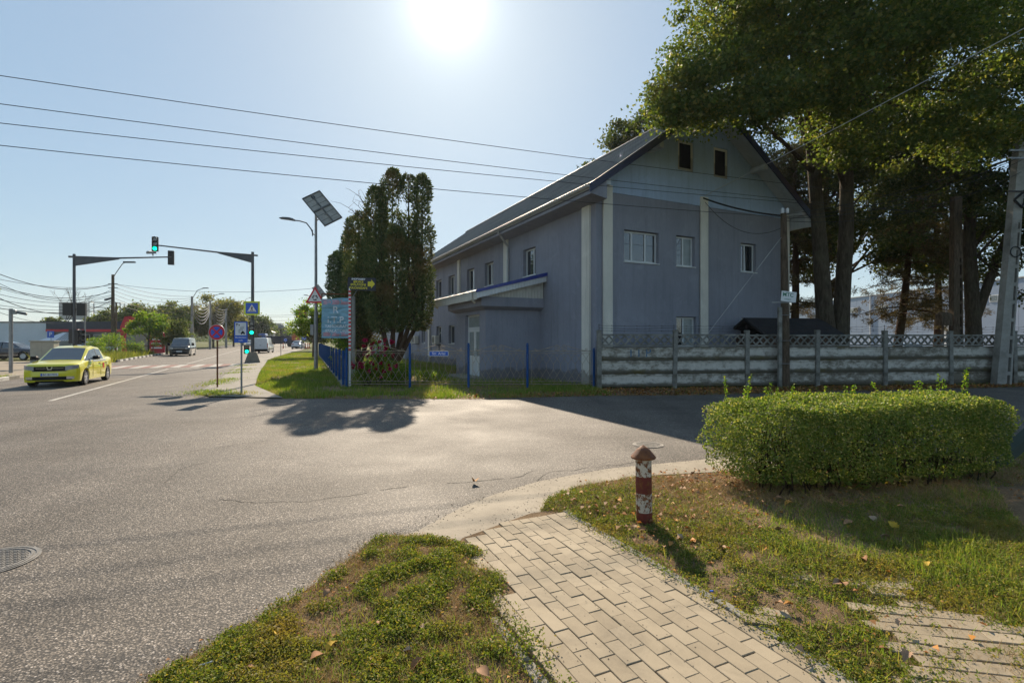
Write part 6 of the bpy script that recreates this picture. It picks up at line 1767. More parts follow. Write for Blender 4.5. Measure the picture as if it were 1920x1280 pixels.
def pine(label, base, h, lean, seed, zmin, n, rad):
    r = np.random.default_rng(seed)
    t = thing('pine_tree', label, 'tree', (*base, 0), 0, 'pines behind the fence')
    top = np.array([lean, 0, h]); mb = MB()
    mb.tube([tuple(top * q + np.array([0.12 * math.sin(q * 5), 0, 0])) for q in np.linspace(0, 1, 8)], list(np.linspace(0.27, 0.06, 8)), 10)
    P = []; T = []
    for k in range(n):
        q = zmin + (0.97 - zmin) * r.random(); s = top * q
        a = r.random() * 2 * PI; L_ = rad * (1.15 - 0.6 * q) * r.uniform(0.6, 1.1)
        d = np.array([math.cos(a), math.sin(a), 0]); e = s + d * L_ + np.array([0, 0, -0.22 * L_ + 0.3 * (q > 0.6)])
        m = (s + e) / 2 + np.array([0, 0, 0.12 * L_])
        pts = [(1 - f) ** 2 * s + 2 * f * (1 - f) * m + f * f * e for f in np.linspace(0, 1, 6)]
        mb.tube([tuple(p) for p in pts], list(np.linspace(0.045, 0.012, 6)), 4)
        for j in range(11):
            f = r.uniform(0.3, 1.0); c = (1 - f) ** 2 * s + 2 * f * (1 - f) * m + f * f * e + r.normal(0, 0.3, 3) * np.array([1, 1, 0.7])
            nn = 52
            P.append(c + r.normal(0, 0.11, (nn, 3)) * np.array([1, 1, 0.5]))
    mb.build('trunk', M['twig'], t, smooth=True, auto=60)
    P = np.concatenate(P)
    V, Fc = leaf_arrays(P, r.uniform(0.12, 0.24, len(P)), up=0.4, aspect=0.15, r=r, fold=0.02)
    arr_mesh('needles', V, Fc, M['needles'], t)
pine('pine with leaning dark trunk between the linden and the dark concrete pole', (22.6, 30), 13, 1.6, 41, 0.24, 60, 3.4)
pine('pine with thin trunk between the wooden pole and the linden', (16.3, 29.5), 13, 0.3, 42, 0.22, 60, 2.9)
pine('pine seen behind the dark concrete pole', (28.5, 34), 13, 0.0, 43, 0.22, 46, 3.4)

# thuja group in the garden
def thuja(label, base, cols, mat, seed, size=0.16, n=8500):
    r = np.random.default_rng(seed)
    t = thing('thuja', label, 'tree', (*base, 0)); B0 = np.array([*base, 0.0])
    mb = MB(); Ps = []; Ts = []
    for cx, cy, z0, z1, R_ in cols:
        e = np.array([cx, cy, z1]) - B0
        m1_ = np.array([(cx - base[0]) * 0.15, (cy - base[1]) * 0.15, 0.7]); m2_ = np.array([cx - base[0], cy - base[1], z0 + 0.8])
        mb.tube([(0.06 * r.normal(), 0.06 * r.normal(), 0), tuple(m1_), tuple((m1_ * 0.45 + m2_ * 0.55) + r.normal(0, 0.05, 3)), tuple(m2_), tuple((m2_ + e) / 2), tuple(e)], [0.17, 0.14, 0.11, 0.09, 0.055, 0.01], 8)
        k = int(n * R_ / 0.5 * (z1 - z0) / 7.0)
        q = r.random(k) ** 0.9
        z = z0 + (z1 - z0) * q
        prof_ = np.interp(q, [0, 0.05, 0.15, 0.5, 0.8, 0.93, 1.0], [0.25, 0.75, 1.0, 1.05, 1.0, 0.80, 0.30])
        a = r.random(k) * 2 * PI
        bump_ = 0.72 + 0.56 * vnoise(np.column_stack([np.cos(a) * 2 + cx * 3, np.sin(a) * 2, z * 0.8]), 1.3, 3)
        rr = R_ * prof_ * bump_ * (0.45 + 0.58 * r.random(k) ** 0.5)
        d = np.column_stack([np.cos(a), np.sin(a), np.zeros(k)])
        P = np.column_stack([cx - base[0], cy - base[1], 0]) * np.ones((k, 1)) + d * rr[:, None]; P[:, 2] = z
        kp = vnoise(P * np.array([1, 1, 0.45]) + seed, 1.7, 2) > 0.40
        P = P[kp]; d = d[kp]
        Ps.append(P); Ts.append(d * 0.5 + np.array([0, 0, 0.75]))
        for j in range(16):      # side twigs
            zz_ = z0 + (z1 - z0) * r.random() * 0.85; aa = r.random() * 6.28
            s = np.array([cx - base[0], cy - base[1], zz_]); mb.tube([tuple(s), tuple(s + np.array([math.cos(aa) * R_ * 0.8, math.sin(aa) * R_ * 0.8, 0.5]))], [0.02, 0.006], 4)
    mb.build('trunk', M['thujabark'], t, smooth=True, auto=60)
    P = np.concatenate(Ps); T = np.concatenate(Ts)
    V, Fc = leaf_arrays(P, r.uniform(0.6, 1.3, len(P)) * size, up=0.0, aspect=0.42, r=r, fold=0.06, tdir=T)
    arr_mesh('crown', V, Fc, mat, t)
    return t
thuja('multi-stemmed brownish thuja with tall columns inside the garden fence', (-5.87, 25.0),
      [(-5.95, 25.2, 2.4, 10.2, 0.62), (-5.2, 25.5, 2.9, 10.1, 0.50), (-4.45, 25.1, 2.2, 9.9, 0.52), (-6.75, 25.1, 2.3, 9.3, 0.55), (-5.6, 24.5, 2.1, 7.2, 0.55), (-6.35, 24.7, 2.0, 6.4, 0.6), (-4.8, 24.7, 2.2, 6.6, 0.5)], M['thuja'], 51)
thuja('shorter browning thuja left of the tall columns', (-8.05, 26.6),
      [(-8.1, 26.8, 1.6, 8.5, 0.72), (-7.3, 26.4, 1.5, 7.4, 0.6), (-8.0, 26.2, 1.4, 5.6, 0.7)], M['thuja'], 52)
thuja('dark green thuja behind the banner', (-10.1, 31.5),
      [(-10.1, 31.5, 1.2, 8.5, 0.8), (-11.0, 32.2, 1.2, 7.3, 0.7), (-9.5, 31.2, 1.0, 6.6, 0.8)], M['thujagreen'], 53, 0.19, 6500)
# dead twigs at the crown's left
mb = MB(); rr_ = np.random.default_rng(3)
dt_ = thing('dead_branches', 'bare dead twigs sticking out left of the tall thuja', 'branches', (-6.9, 25.6, 7.4))
for k in range(9):
    a = rr_.uniform(-0.9, 0.15); L_ = rr_.uniform(1.2, 2.6)
    p = [(0, 0, 0)]; cur = np.zeros(3)
    for j in range(5):
        cur = cur + np.array([math.sin(a) * L_ / 5 + rr_.normal(0, 0.06), rr_.normal(0, 0.05), math.cos(a) * L_ / 5]); p.append(tuple(cur)); a += rr_.normal(-0.05, 0.12)
    mb.tube(p, list(np.linspace(0.022, 0.007, 6)), 4)
    for j in range(2, 6):
        q = np.array(p[j]); mb.tube([tuple(q), tuple(q + rr_.normal(0, 0.18, 3) + np.array([-0.1, 0, 0.2]))], [0.009, 0.004], 3)
mb.tube([(0.3, 0, -2.5), (0, 0, 0.05)], [0.05, 0.03], 5)
mb.build('twig', M['twig'], dt_)

# hedge
HA0, HB0 = np.array([2.56, 5.96]), np.array([6.20, 6.76])
hang = math.atan2(HB0[1] - HA0[1], HB0[0] - HA0[0]); hc = (HA0 + HB0) / 2
hedge = thing('clipped_hedge', 'clipped box-shaped green hedge on the near right verge', 'hedge', (hc[0], hc[1], 0.03), hang)
r = np.random.default_rng(61)
N = 130000
d = rand_dirs(N, r); e = 5.0
k = (np.abs(d[:, 0] / 2.18) ** e + np.abs(d[:, 1] / 0.60) ** e + np.abs(d[:, 2] / 0.42) ** e) ** (-1 / e)
# sample evenly over the box surface by area
face = r.random(N); S = np.empty((N, 3))
A3 = np.array([1.92, 0.70, 0.50]); ar_ = np.array([A3[1] * A3[2], A3[0] * A3[2], A3[0] * A3[1]]); ar_ = ar_ / ar_.sum()
ax = np.where(face < ar_[0], 0, np.where(face < ar_[0] + ar_[1], 1, 2))
S = r.uniform(-1, 1, (N, 3)); S[np.arange(N), ax] = np.sign(r.random(N) - 0.5)
S = S * A3
nrm = (np.abs(S / A3) ** e).sum(1) ** (1 / e); S = S / nrm[:, None]
lump = 0.76 + 0.40 * vnoise(S + 5, 1.7, 3) + 0.10 * (vnoise(S + 2, 6.0, 2) - 0.5)
S = S * (lump * (1 - 0.20 * r.random(N) ** 1.6))[:, None]
z = S[:, 2] + 0.58
tp = np.clip((z - 0.15) / 0.55, 0, 1); tp = 0.76 + 0.24 * tp ** 0.7
S[:, 1] *= tp; S[:, 0] *= (0.90 + 0.10 * tp)
hole = vnoise(np.column_stack([S[:, 0], S[:, 1], z]), 3.0, 2)
keep = (z > 0.40) | (r.random(N) < np.clip((z - 0.02) / 0.36, 0.12, 1) * np.clip((hole - 0.30) * 4 + 0.9 * (S[:, 0] < -1.2), 0.10, 1))
S = S[keep]; z = z[keep]
P = np.column_stack([S[:, 0], S[:, 1], z])
V, Fc = leaf_arrays(P, r.uniform(0.020, 0.036, len(P)), up=0.5, aspect=0.65, r=r)
arr_mesh('foliage', V, Fc, M['hedgeleaf'], hedge)
mb = MB()
for k in range(230):
    x = r.uniform(-1.6, 1.6); y = r.uniform(-0.44, 0.34); zt = r.uniform(0.45, 0.85)
    p = [(x, y, 0)]; cx, cy = x, y
    for j in range(1, 5):
        cx += r.normal(0, 0.035); cy += r.normal(0.0, 0.03); p.append((cx, cy, zt * j / 4))
    mb.tube(p, list(np.linspace(0.010, 0.004, 5)), 4)
mb.build('stems', M['twig'], hedge)
for x, h in [(-1.62, .30), (-1.55, .34), (-1.48, .25), (-1.40, .20), (-1.66, .16), (-1.35, .18), (-1.05, .16), (-0.98, .22), (-0.2, .16), (-0.12, .18), (0.0, .18), (0.3, .14), (0.42, .20), (1.02, .16), (1.12, .26), (1.22, .20), (1.38, .18), (1.46, .40), (1.52, .36), (1.56, .28), (0.75, .12), (-0.6, .12)]:
    y = r.uniform(-0.2, 0.45); b = np.array([x, y, 1.0])
    tip_ = b + np.array([r.normal(0, 0.03), r.normal(0, 0.03), h])
    sprig = MB().tube([tuple(b - np.array([0, 0, 0.1])), tuple(tip_)], [0.004, 0.002], 4).build('shoot', M['twig'], hedge)
    SP = np.repeat(np.array([b + (tip_ - b) * q for q in np.linspace(0.1, 1.0, int(h * 75))]), 2, 0)
    V, Fc = leaf_arrays(SP, r.uniform(0.022, 0.042, len(SP)), up=0.6, aspect=0.55, r=r)
    arr_mesh('shoot_leaves', V, Fc, M['lime'], sprig)
# broad weed at the hedge foot
wd = thing('broad_weed', 'broad-leaved green weed growing at the foot of the hedge', 'plant', (4.15, 5.85, 0.05))
P = r.normal(0, 1, (120, 3)) * np.array([0.30, 0.08, 0.05]) + np.array([0, 0, 0.12])
V, Fc = leaf_arrays(P, r.uniform(0.05, 0.10, len(P)), up=1.5, aspect=0.9, r=r)
arr_mesh('leaves', V, Fc, M['weed'], wd)
wd2 = thing('broad_weed', 'small green sprig growing beside the left edging of the path', 'plant', (*UV(2.55, 1.22), 0.04))
P = r.normal(0, 1, (260, 3)) * np.array([0.07, 0.12, 0.03]) + np.array([0, 0, 0.06])
V, Fc = leaf_arrays(P, r.uniform(0.015, 0.028, len(P)), up=0.6, aspect=0.6, r=r)
arr_mesh('leaves', V, Fc, M['weed'], wd2)

# rose bushes
M['petal'] = leafmat('rose_petal', (0.30, 0.012, 0.06), (0.45, 0.02, 0.09), (0.55, 0.06, 0.12), transl=0.35, tc=(1.3, 1.0, 1.0))
M['petalred'] = leafmat('rose_red', (0.22, 0.006, 0.02), (0.34, 0.01, 0.035), transl=0.3, tc=(1.3, 1.0, 1.0))
def flower_mesh(mat):
    rr = np.random.default_rng(2)
    d = rand_dirs(26, rr); d[:, 2] = np.abs(d[:, 2])
    V, Fc = leaf_arrays(d * 0.03, np.full(26, 0.06), up=0.5, aspect=0.9, r=rr, fold=0.3)
    me = bpy.data.meshes.new('flower'); me.from_pydata(V.tolist(), [], Fc.tolist()); me.materials.append(mat); return me
FM = [flower_mesh(M['petal']), flower_mesh(M['petalred'])]
def rose(label, x, y, h, w, nf, seed, hi):
    r = np.random.default_rng(seed)
    t = thing('rose_bush', label, 'shrub', (x, y, 0), 0, 'rose bushes inside the garden fence')
    mb = MB()
    for k in range(14):
        a = r.random() * 6.28; q = r.random() * w * 0.8
        mb.tube([(0.1 * math.cos(a), 0.1 * math.sin(a), 0), (q * 0.6 * math.cos(a), q * 0.6 * math.sin(a), h * 0.5), (q * math.cos(a), q * math.sin(a), h * r.uniform(0.75, 1.0))], [0.012, 0.009, 0.005], 4)
    mb.build('stems', M['twig'], t)
    P = rand_dirs(3600, r) * (r.random(3600)[:, None] ** 0.5) * np.array([w, w * 0.8, h * 0.5]) + np.array([0, 0, h * 0.52])
    P = P[vnoise(P + 4, 3.0, 2) > 0.42]
    V, Fc = leaf_arrays(P, r.uniform(0.04, 0.08, len(P)), up=0.6, aspect=0.65, r=r)
    arr_mesh('foliage', V, Fc, M['lime'], t)
    for k in range(nf):
        o = bpy.data.objects.new('flower', FM[k % 2]); col.objects.link(o); o.parent = t
        d = rand_dirs(1, r)[0]; d[1] = -abs(d[1]) * 0.7
        o.location = (d[0] * w, d[1] * w, h * (hi + (1.02 - hi) * r.random())); s = r.uniform(0.8, 1.5); o.scale = (s, s, s); o.rotation_euler = (r.normal(0, .6), r.normal(0, .6), r.random() * 6)
rose('tall rose bush with pink and crimson flowers behind the iron fence', -5.35, 20.4, 1.75, 0.62, 34, 71, 0.62)
rose('low rose bush with dark pink blooms next to the fence corner', -5.6, 19.6, 0.95, 0.6, 16, 72, 0.6)
rose('leafy rose bush with few flowers beside the second blue post', -4.35, 19.7, 0.85, 0.75, 7, 73, 0.3)
def bush(name, label, x, y, h, w, mat, seed, size, n, group=None, cat='shrub'):
    r = np.random.default_rng(seed)
    t = thing(name, label, cat, (x, y, 0), 0, group)
    mb = MB()
    for k in range(8):
        a = r.random() * 6.28; mb.tube([(0, 0, 0), (w * 0.5 * math.cos(a), w * 0.5 * math.sin(a), h * 0.7)], [0.03, 0.01], 4)
    mb.build('stems', M['twig'], t)
    P = rand_dirs(n, r) * (r.random(n)[:, None] ** 0.45) * np.array([w, w * 0.8, h * 0.5]) + np.array([0, 0, h * 0.52])
    P = P[vnoise(P + seed, 1.6 / max(w, 0.5), 3) > 0.42]
    V, Fc = leaf_arrays(P, r.uniform(0.6, 1.2, len(P)) * size, up=0.6, aspect=0.65, r=r)
    arr_mesh('foliage', V, Fc, mat, t)
    return t
bush('shrub', 'bright yellow-green shrub behind the blue picket fence below the banner', -8.6, 26.4, 2.1, 0.9, M['lime'], 81, 0.10, 2600)
bush('shrub', 'low leafy green bush at the foot of the tall thuja', -4.9, 21.5, 0.9, 0.9, M['lime'], 86, 0.07, 3200)
bush('shrub', 'low green plants right of the rose bushes behind the fence', -3.2, 20.6, 0.55, 0.8, M['lime'], 87, 0.07, 2200)
bush('shrub', 'rounded green bush in front of the shop window', -46.0, 58, 2.6, 1.6, M['lime'], 82, 0.16, 2500)
bush('shrub', 'small green bush beside the beige utility cabinet', -41.2, 50, 2.0, 0.9, M['lime'], 83, 0.13, 1600)
bush('shrub', 'green bush between the cabinet and the traffic light mast', -39.5, 53, 1.9, 1.0, M['lime'], 84, 0.13, 1600)
bush('shrub', 'pale green shrub by the far roadside wall', -57.5, 88, 2.6, 1.7, M['lime'], 85, 0.2, 1500)

tree('street_tree', 'young lime-green tree on the verge behind the solar lamp', (-19.6, 50), [([(-19.6, 50, 0), (-19.6, 50, 1.5), (-19.5, 50, 4)], [0.12, 0.10, 0.05])],
     [(-19.6, 50, 4.0, 2.0, 1.8, 1.6), (-18.4, 50.5, 3.2, 1.4, 1.3, 1.3), (-20.6, 49.5, 3.2, 1.0, 1.0, 1.0), (-17.6, 50, 4.4, 1.0, 1.0, 0.9)], 9000, 0.19, 'lime', 91, ncl=70, cr=0.5, limbs=14)
tree('garden_tree', 'small yellowing tree in front of the red totem', (-41.6, 58), [([(-41.6, 58, 0), (-41.6, 58, 2), (-41.4, 58, 4)], [0.1, 0.08, 0.04])],
     [(-41.8, 58, 3.9, 1.9, 1.4, 1.2), (-43.0, 58, 3.2, 1.1, 1.0, 0.8), (-40.6, 58, 3.0, 1.4, 1.2, 1.0)], 5200, 0.2, 'lime', 92, ncl=50, cr=0.5, limbs=12)
tree('garden_tree', 'bushy round-topped green tree beside the far kerb', (-41.2, 60.5), [([(-41.2, 60.5, 0), (-41.2, 60.5, 2)], [0.12, 0.08])],
     [(-40.9, 60.5, 3.3, 2.1, 1.6, 1.6), (-41.0, 60.2, 1.9, 1.9, 1.4, 1.3), (-39.6, 60.5, 2.3, 1.2, 1.1, 1.1)], 6500, 0.2, 'farleaf', 93, ncl=60, cr=0.5, limbs=8)
far = [(400, 110, 11.8, 6.0, 'big round olive tree beside the road behind the poles', 'farolive', 1.0), (438, 122, 9.6, 3.6, 'tree at the right shoulder of the big olive tree', 'farolive', 1.0), (330, 104, 9.6, 4.6, 'dark tree left of the big olive tree', 'farleaf', 1.0),
       (262, 96, 8.8, 4.0, 'dark tree behind the red totem', 'farleaf', 1.0), (228, 94, 8.0, 4.0, 'dark tree behind the left utility pole', 'farleaf', 1.0), (298, 108, 8.2, 3.5, 'low dark tree between totem and road', 'farleaf', 1.0),
       (178, 96, 6.2, 3.2, 'low tree rising above the shop fascia', 'farleaf', 1.0), (100, 92, 6.2, 2.2, 'small thin tree above the grey shop wall', 'farleaf', 0.45),
       (468, 160, 10.2, 6.0, 'first of the trees receding along the road', 'farleaf', 1.0), (492, 200, 8.6, 6.0, 'second of the trees receding along the road', 'farleaf', 1.0), (514, 260, 8.4, 7.5, 'third of the trees receding along the road', 'farleaf', 1.0),
       (535, 320, 8.0, 8.0, 'fourth of the trees receding along the road', 'farleaf', 1.0), (590, 78, 5.4, 2.4, 'green tree behind the far solar lamp', 'farleaf', 1.0), (603, 110, 6.0, 4.0, 'tree at the far end of the picket fence', 'farleaf', 1.0)]
for i, (px, yy_, h, rx, lb, m_, den) in enumerate(far):
    x = (px - 960) / 950 * yy_; b = h * 0.42
    r = np.random.default_rng(200 + i)
    bl = [(x, yy_, h * 0.62, rx * 0.85, rx * 0.7, h * 0.36)]
    for k in range(6):
        a = r.random() * 6.28; q = rx * r.uniform(0.3, 0.75)
        bl.append((x + math.cos(a) * q, yy_ + math.sin(a) * q * 0.7, h * r.uniform(0.36, 0.80), rx * r.uniform(0.35, 0.5), rx * 0.4, h * r.uniform(0.14, 0.2)))
    tree('roadside_tree', lb, (x, yy_), [([(x, yy_, 0), (x, yy_, h * 0.4), (x + 0.2, yy_, h * 0.75)], [0.22, 0.18, 0.08])], bl, int(12000 * den), 0.0042 * yy_, m_, 300 + i, ncl=130, cr=rx * 0.22, limbs=10, limb_r=0.09, group='trees along the far left of the road')
# bare tree above the shop
bt = thing('bare_tree', 'leafless tree standing above the shop roof', 'tree', (-84, 95, 0)); mb = MB(); rr_ = np.random.default_rng(9)
def grow(p, d, L_, r0, dep):
    e = p + d * L_; mb.tube([tuple(p), tuple((p + e) / 2 + rr_.normal(0, 0.08, 3)), tuple(e)], [r0, r0 * 0.8, r0 * 0.6], 4)
    if dep:
        for k in range(3):
            dd = d + rr_.normal(0, 0.42, 3); dd[2] += 0.15; dd /= np.linalg.norm(dd); grow(e, dd, L_ * 0.72, r0 * 0.55, dep - 1)
grow(np.array([0, 0, 0.0]), np.array([0, 0, 1.0]), 4.2, 0.16, 4)
mb.build('trunk', M['twig'], bt)
# branch of a tree reaching in from the left
tree('roadside_tree', 'sparse tree branch with few leaves reaching in at the left edge', (-34.6, 30.5), [([(-34.6, 30.5, 0), (-34.4, 30.5, 3), (-33.6, 30.4, 5.5)], [0.14, 0.11, 0.05])],
     [(-32.4, 30.3, 4.6, 2.2, 1.2, 1.2), (-33.6, 30.3, 5.6, 1.5, 1.2, 1.2)], 420, 0.10, 'farolive', 95, ncl=40, cr=0.25, limbs=30, limb_r=0.03, limb_from=0.4)
# wood beyond, one mass
r = np.random.default_rng(77)
C = np.column_stack([r.uniform(-330, -80, 700), r.uniform(340, 430, 700), r.uniform(0.5, 7.5, 700)])
P = np.repeat(C, 16, 0) + r.normal(0, 1.6, (700 * 16, 3)); P[:, 2] = np.abs(P[:, 2])
V, Fc = leaf_arrays(P, np.full(len(P), 1.6), up=0.6, aspect=0.8, r=r)
tag(arr_mesh('far_wood', V, Fc, M['farleaf']), 'distant belt of trees closing the end of the road', 'trees', kind='stuff')
# ================================================================ VEHICLES
def carpaint(name, c, metal=0.0, rough=0.28):
    n = NT(name)
    cc = n.ramp(n.noise(n.co(), 2.0, 3), [(0.3, tuple(x * 0.93 for x in c)), (0.7, tuple(min(1, x * 1.05) for x in c))])
    n.set(col=cc, rough=rough, metal=metal, coat=1.0, coat_rough=0.06, spec=0.5)
    return n.m
M['carglass'] = mk_glass('car_glass', (0.02, 0.026, 0.03), 0.03)
M['tyre'] = pm('tyre_rubber', (0.018, 0.018, 0.018), 0.85, var=0.1)
M['rim'] = pm('alloy_rim', (0.55, 0.55, 0.56), 0.35, 0.3, var=0.05)
M['trim'] = pm('black_trim', (0.008, 0.008, 0.009), 0.6, var=0.1, spec=0.2)
M['lampglass'] = mk_glass('headlamp_glass', (0.30, 0.32, 0.35), 0.08)
M['tail'] = pm('tail_lamp_red', (0.25, 0.008, 0.01), 0.2, var=0.05)
M['chrome'] = pm('chrome', (0.6, 0.6, 0.62), 0.15, 0.9, var=0.03)

def wheel_meshes(R_, w):
    ty = MB().lathe([(R_ * 0.66, -w * 0.27), (R_ * 0.66, -w / 2), (R_ * 0.93, -w / 2), (R_, -w * 0.36), (R_, w * 0.36), (R_ * 0.93, w / 2), (R_ * 0.66, w / 2), (R_ * 0.66, w * 0.27)], 28, axis='y')
    rm = MB().lathe([(R_ * 0.66, -w * 0.30), (R_ * 0.67, -w * 0.46), (R_ * 0.62, -w * 0.44), (R_ * 0.60, -w * 0.28)], 28, axis='y')
    for k in range(5):
        a = 2 * PI * k / 5
        ca_, sa_ = math.cos(a), math.sin(a)
        q = [(-0.09, 0.10), (0.09, 0.10), (0.13, 0.63), (-0.13, 0.63)]
        rm.prism([((x * ca_ - z * sa_) * R_, (x * sa_ + z * ca_) * R_) for x, z in q], -w * 0.45, -w * 0.30, 'y')
    rm.lathe([(R_ * 0.16, -w * 0.47), (R_ * 0.16, -w * 0.30)], 12, axis='y')
    disc = MB().lathe([(R_ * 0.45, -w * 0.298), (R_ * 0.45, -w * 0.275)], 20, axis='y')
    return ty, rm, disc

def make_car(name, label, cat, paint, lower, green, xa, Rw, loc, heading, group=None, panel=False, rear_mat='carglass', frontspec=None, arch=0.055, roof_mat=None):
    """lower: (x, zbottom, ztop, halfwidth) front to back; green: (x, zroof, hw_base, hw_roof, segment)"""
    t = thing(name, label, cat, loc, heading, group)
    lo = np.array(lower)[::-1]
    xs = np.unique(np.concatenate([np.linspace(lo[0, 0], lo[-1, 0], 56), lo[:, 0]] + [np.linspace(a - Rw - arch, a + Rw + arch, 15) for a in xa]))
    def I(x, c): return np.interp(x, lo[:, 0], lo[:, c])
    def zarch(x):
        m = -1.0
        for a in xa:
            d_ = (Rw + arch) ** 2 - (x - a) ** 2
            if d_ > 0: m = max(m, Rw + math.sqrt(d_) * 1.0)
        return m
    V = []; n = None
    for x in xs:
        zb, zt, hw = I(x, 1), I(x, 2), I(x, 3); za = zarch(x)
        h = zt - zb
        half = [(0, zt + 0.025), (0.5 * hw, zt + 0.02), (0.84 * hw, zt + 0.004), (0.945 * hw, zt - 0.05), (0.985 * hw, zt - 0.16), (hw, max(zb + 0.52 * h, za + 0.015)), (0.992 * hw, max(zb + 0.27 * h, za + 0.008)), (0.975 * hw, max(zb + 0.02, za)), (0.74 * hw, max(zb, za)), (0.72 * hw, zb + 0.05), (0, zb + 0.05)]
        ring = [(x, y, z) for y, z in half] + [(x, -y, z) for y, z in half[-2:0:-1]]
        n = len(ring); V += ring
    Fc = [(i * n + k, i * n + (k + 1) % n, (i + 1) * n + (k + 1) % n, (i + 1) * n + k) for i in range(len(xs) - 1) for k in range(n)]
    Fc += [tuple(range(n)), tuple((len(xs) - 1) * n + k for k in range(n - 1, -1, -1))]
    MB().add(V, Fc).build('body', paint, t, smooth=True, auto=38)
    # greenhouse
    parts = {}
    gs_ = []
    for i in range(len(green) - 1):
        a, b = green[i], green[i + 1]; m_ = 5 if a[4] in ('ws', 'rear') else 3
        for k in range(m_): gs_.append(tuple(a[c] + (b[c] - a[c]) * k / m_ for c in range(4)) + (a[4],))
    gs_.append(green[-1])
    def ring(g_):
        x, zr, hb, hr, _ = g_; zb = I(x, 2) - 0.03; f = 0.86
        zr = max(zr, zb + 0.05)
        return [(hb, zb), (hb + (hr - hb) * f, zb + (zr - 0.03 - zb) * f), (hr, zr - 0.035), (hr - 0.07, zr - 0.004), (hr * 0.5, zr + 0.012), (0, zr + 0.018)]
    for i in range(len(gs_) - 1):
        a, b = gs_[i], gs_[i + 1]; ra, rb_ = ring(a), ring(b); seg = a[4]
        for s in (1, -1):
            for k in range(5):
                if k == 0: key = {'ws': ('side_window', 'carglass'), 'side': ('side_window', 'carglass'), 'rear': ('quarter_panel', None), 'pillar': ('door_pillar', 'trim'), 'panel': ('roof', None)}[seg]
                elif k < 3: key = ('roof', None)
                else: key = {'ws': ('windscreen', 'carglass'), 'rear': ('rear_window', rear_mat)}.get(seg, ('roof', None))
                if panel and k == 0 and seg == 'ws': key = ('side_window', 'carglass')
                mbp = parts.setdefault(key, MB())
                q = [(a[0], s * ra[k][0], ra[k][1]), (b[0], s * rb_[k][0], rb_[k][1]), (b[0], s * rb_[k + 1][0], rb_[k + 1][1]), (a[0], s * ra[k + 1][0], ra[k + 1][1])]
                mbp.add(q, [(0, 1, 2, 3)])
    for g_, end in ((gs_[0], 0), (gs_[-1], 1)):
        rg = ring(g_); parts.setdefault(('roof', None), MB()).add([(g_[0], y, z) for y, z in rg] + [(g_[0], -y, z) for y, z in rg[-2::-1]], [tuple(range(11))])
    for (nm, mt), mbp in parts.items(): mbp.build(nm, M[mt] if mt else paint, t, smooth=True, auto=35)
    # wheels
    ty, rm, dc = wheel_meshes(Rw, 0.20)
    hw = I(0, 3)
    first_ = None
    for a in xa:
        for s in (-1, 1):
            w_ = bpy.data.objects.new('wheel', None)
            if first_ is None:
                o = ty.build('wheel', M['tyre'], t, smooth=True, auto=50); r1_ = rm.build('rim', M['rim'], o); d1 = dc.build('brake_disc', M['trim'], o); first_ = o
            else:
                o = copy_tree(first_, t)
            bpy.data.objects.remove(w_)
            o.location = (a, s * (hw - 0.105), Rw); o.rotation_euler = (0, 0, 0 if s < 0 else PI)
    zb0 = I(0, 1)
    MB().box(lo[0, 0] + 0.3, lo[-1, 0] - 0.3, -hw * 0.7, hw * 0.7, zb0 - 0.02, zb0 + 0.08).build('underbody', M['trim'], t)
    fr = sorted(lower, key=lambda p: p[3])
    front = [p for p in lower if p[0] > 0]
    rear = [p for p in lower if p[0] < 0]
    def xf(y, end=1):
        pts = sorted([(p[3], p[0]) for p in (front if end > 0 else rear)])
        ys_ = [p[0] for p in pts]; 
        X_ = [p[1] for p in pts]
        return np.interp(abs(y), ys_, X_) if abs(y) > ys_[0] else X_[0]
    def patch(nm, mat, y0, y1, z0, z1, end=1, off=0.008, zs=None, n_=10, mirror=False, tilt=0.0):
        mb_ = MB(); V_ = []
        for k in range(n_ + 1):
            y = y0 + (y1 - y0) * k / n_; f = k / n_
            za, zb_ = z0 + (zs[0] if zs else 0) * f, z1 + (zs[1] if zs else 0) * f
            V_ += [(xf(y / 0.985, end) + end * off, y, za), (xf(y / 0.985, end) + end * (off - tilt), y, zb_)]
        mb_.add(V_, [(2 * k, 2 * k + 1, 2 * k + 3, 2 * k + 2) for k in range(n_)])
        o = mb_.build(nm, M[mat], t)
        if mirror:
            mb2 = MB().add([(x, -y, z) for x, y, z in V_], [(2 * k, 2 * k + 1, 2 * k + 3, 2 * k + 2) for k in range(n_)]); mb2.build(nm, M[mat], t)
        return o
    return t, patch, xf, hw, I

TH = math.atan2(-RD[1], -RD[0])         # heading towards the camera along the road
HAWAY = math.atan2(RD[1], RD[0])
# yellow saloon
yellow = carpaint('yellow_paint', (0.72, 0.65, 0.006))
saloon_low = [(2.17, .22, .80, .56), (2.15, .19, .82, .68), (2.08, .18, .845, .78), (1.92, .18, .88, .835), (1.5, .18, .93, .86), (1.05, .18, .97, .867), (.7, .18, .98, .867), (0, .18, .97, .867), (-1.0, .18, .98, .867), (-1.5, .19, 1.0, .86), (-1.8, .22, 1.025, .84), (-2.02, .25, 1.02, .80), (-2.12, .28, .98, .74), (-2.17, .32, .90, .64)]
saloon_top = [(1.16, .97, .78, .70, 'ws'), (0.30, 1.44, .79, .60, 'side'), (-0.28, 1.52, .77, .59, 'pillar'), (-0.36, 1.52, .77, .59, 'side'), (-1.02, 1.47, .76, .57, 'rear'), (-1.78, 1.05, .70, .60, 'end')]
cx_, cy_ = UV(26.65, -7.72)
car, patch, xf, hw, I = make_car('yellow_car', 'bright yellow saloon car driving towards the camera on the left', 'car', yellow, saloon_low, saloon_top, [1.36, -1.27], 0.305, (cx_, cy_, 0.002), TH - R(1))
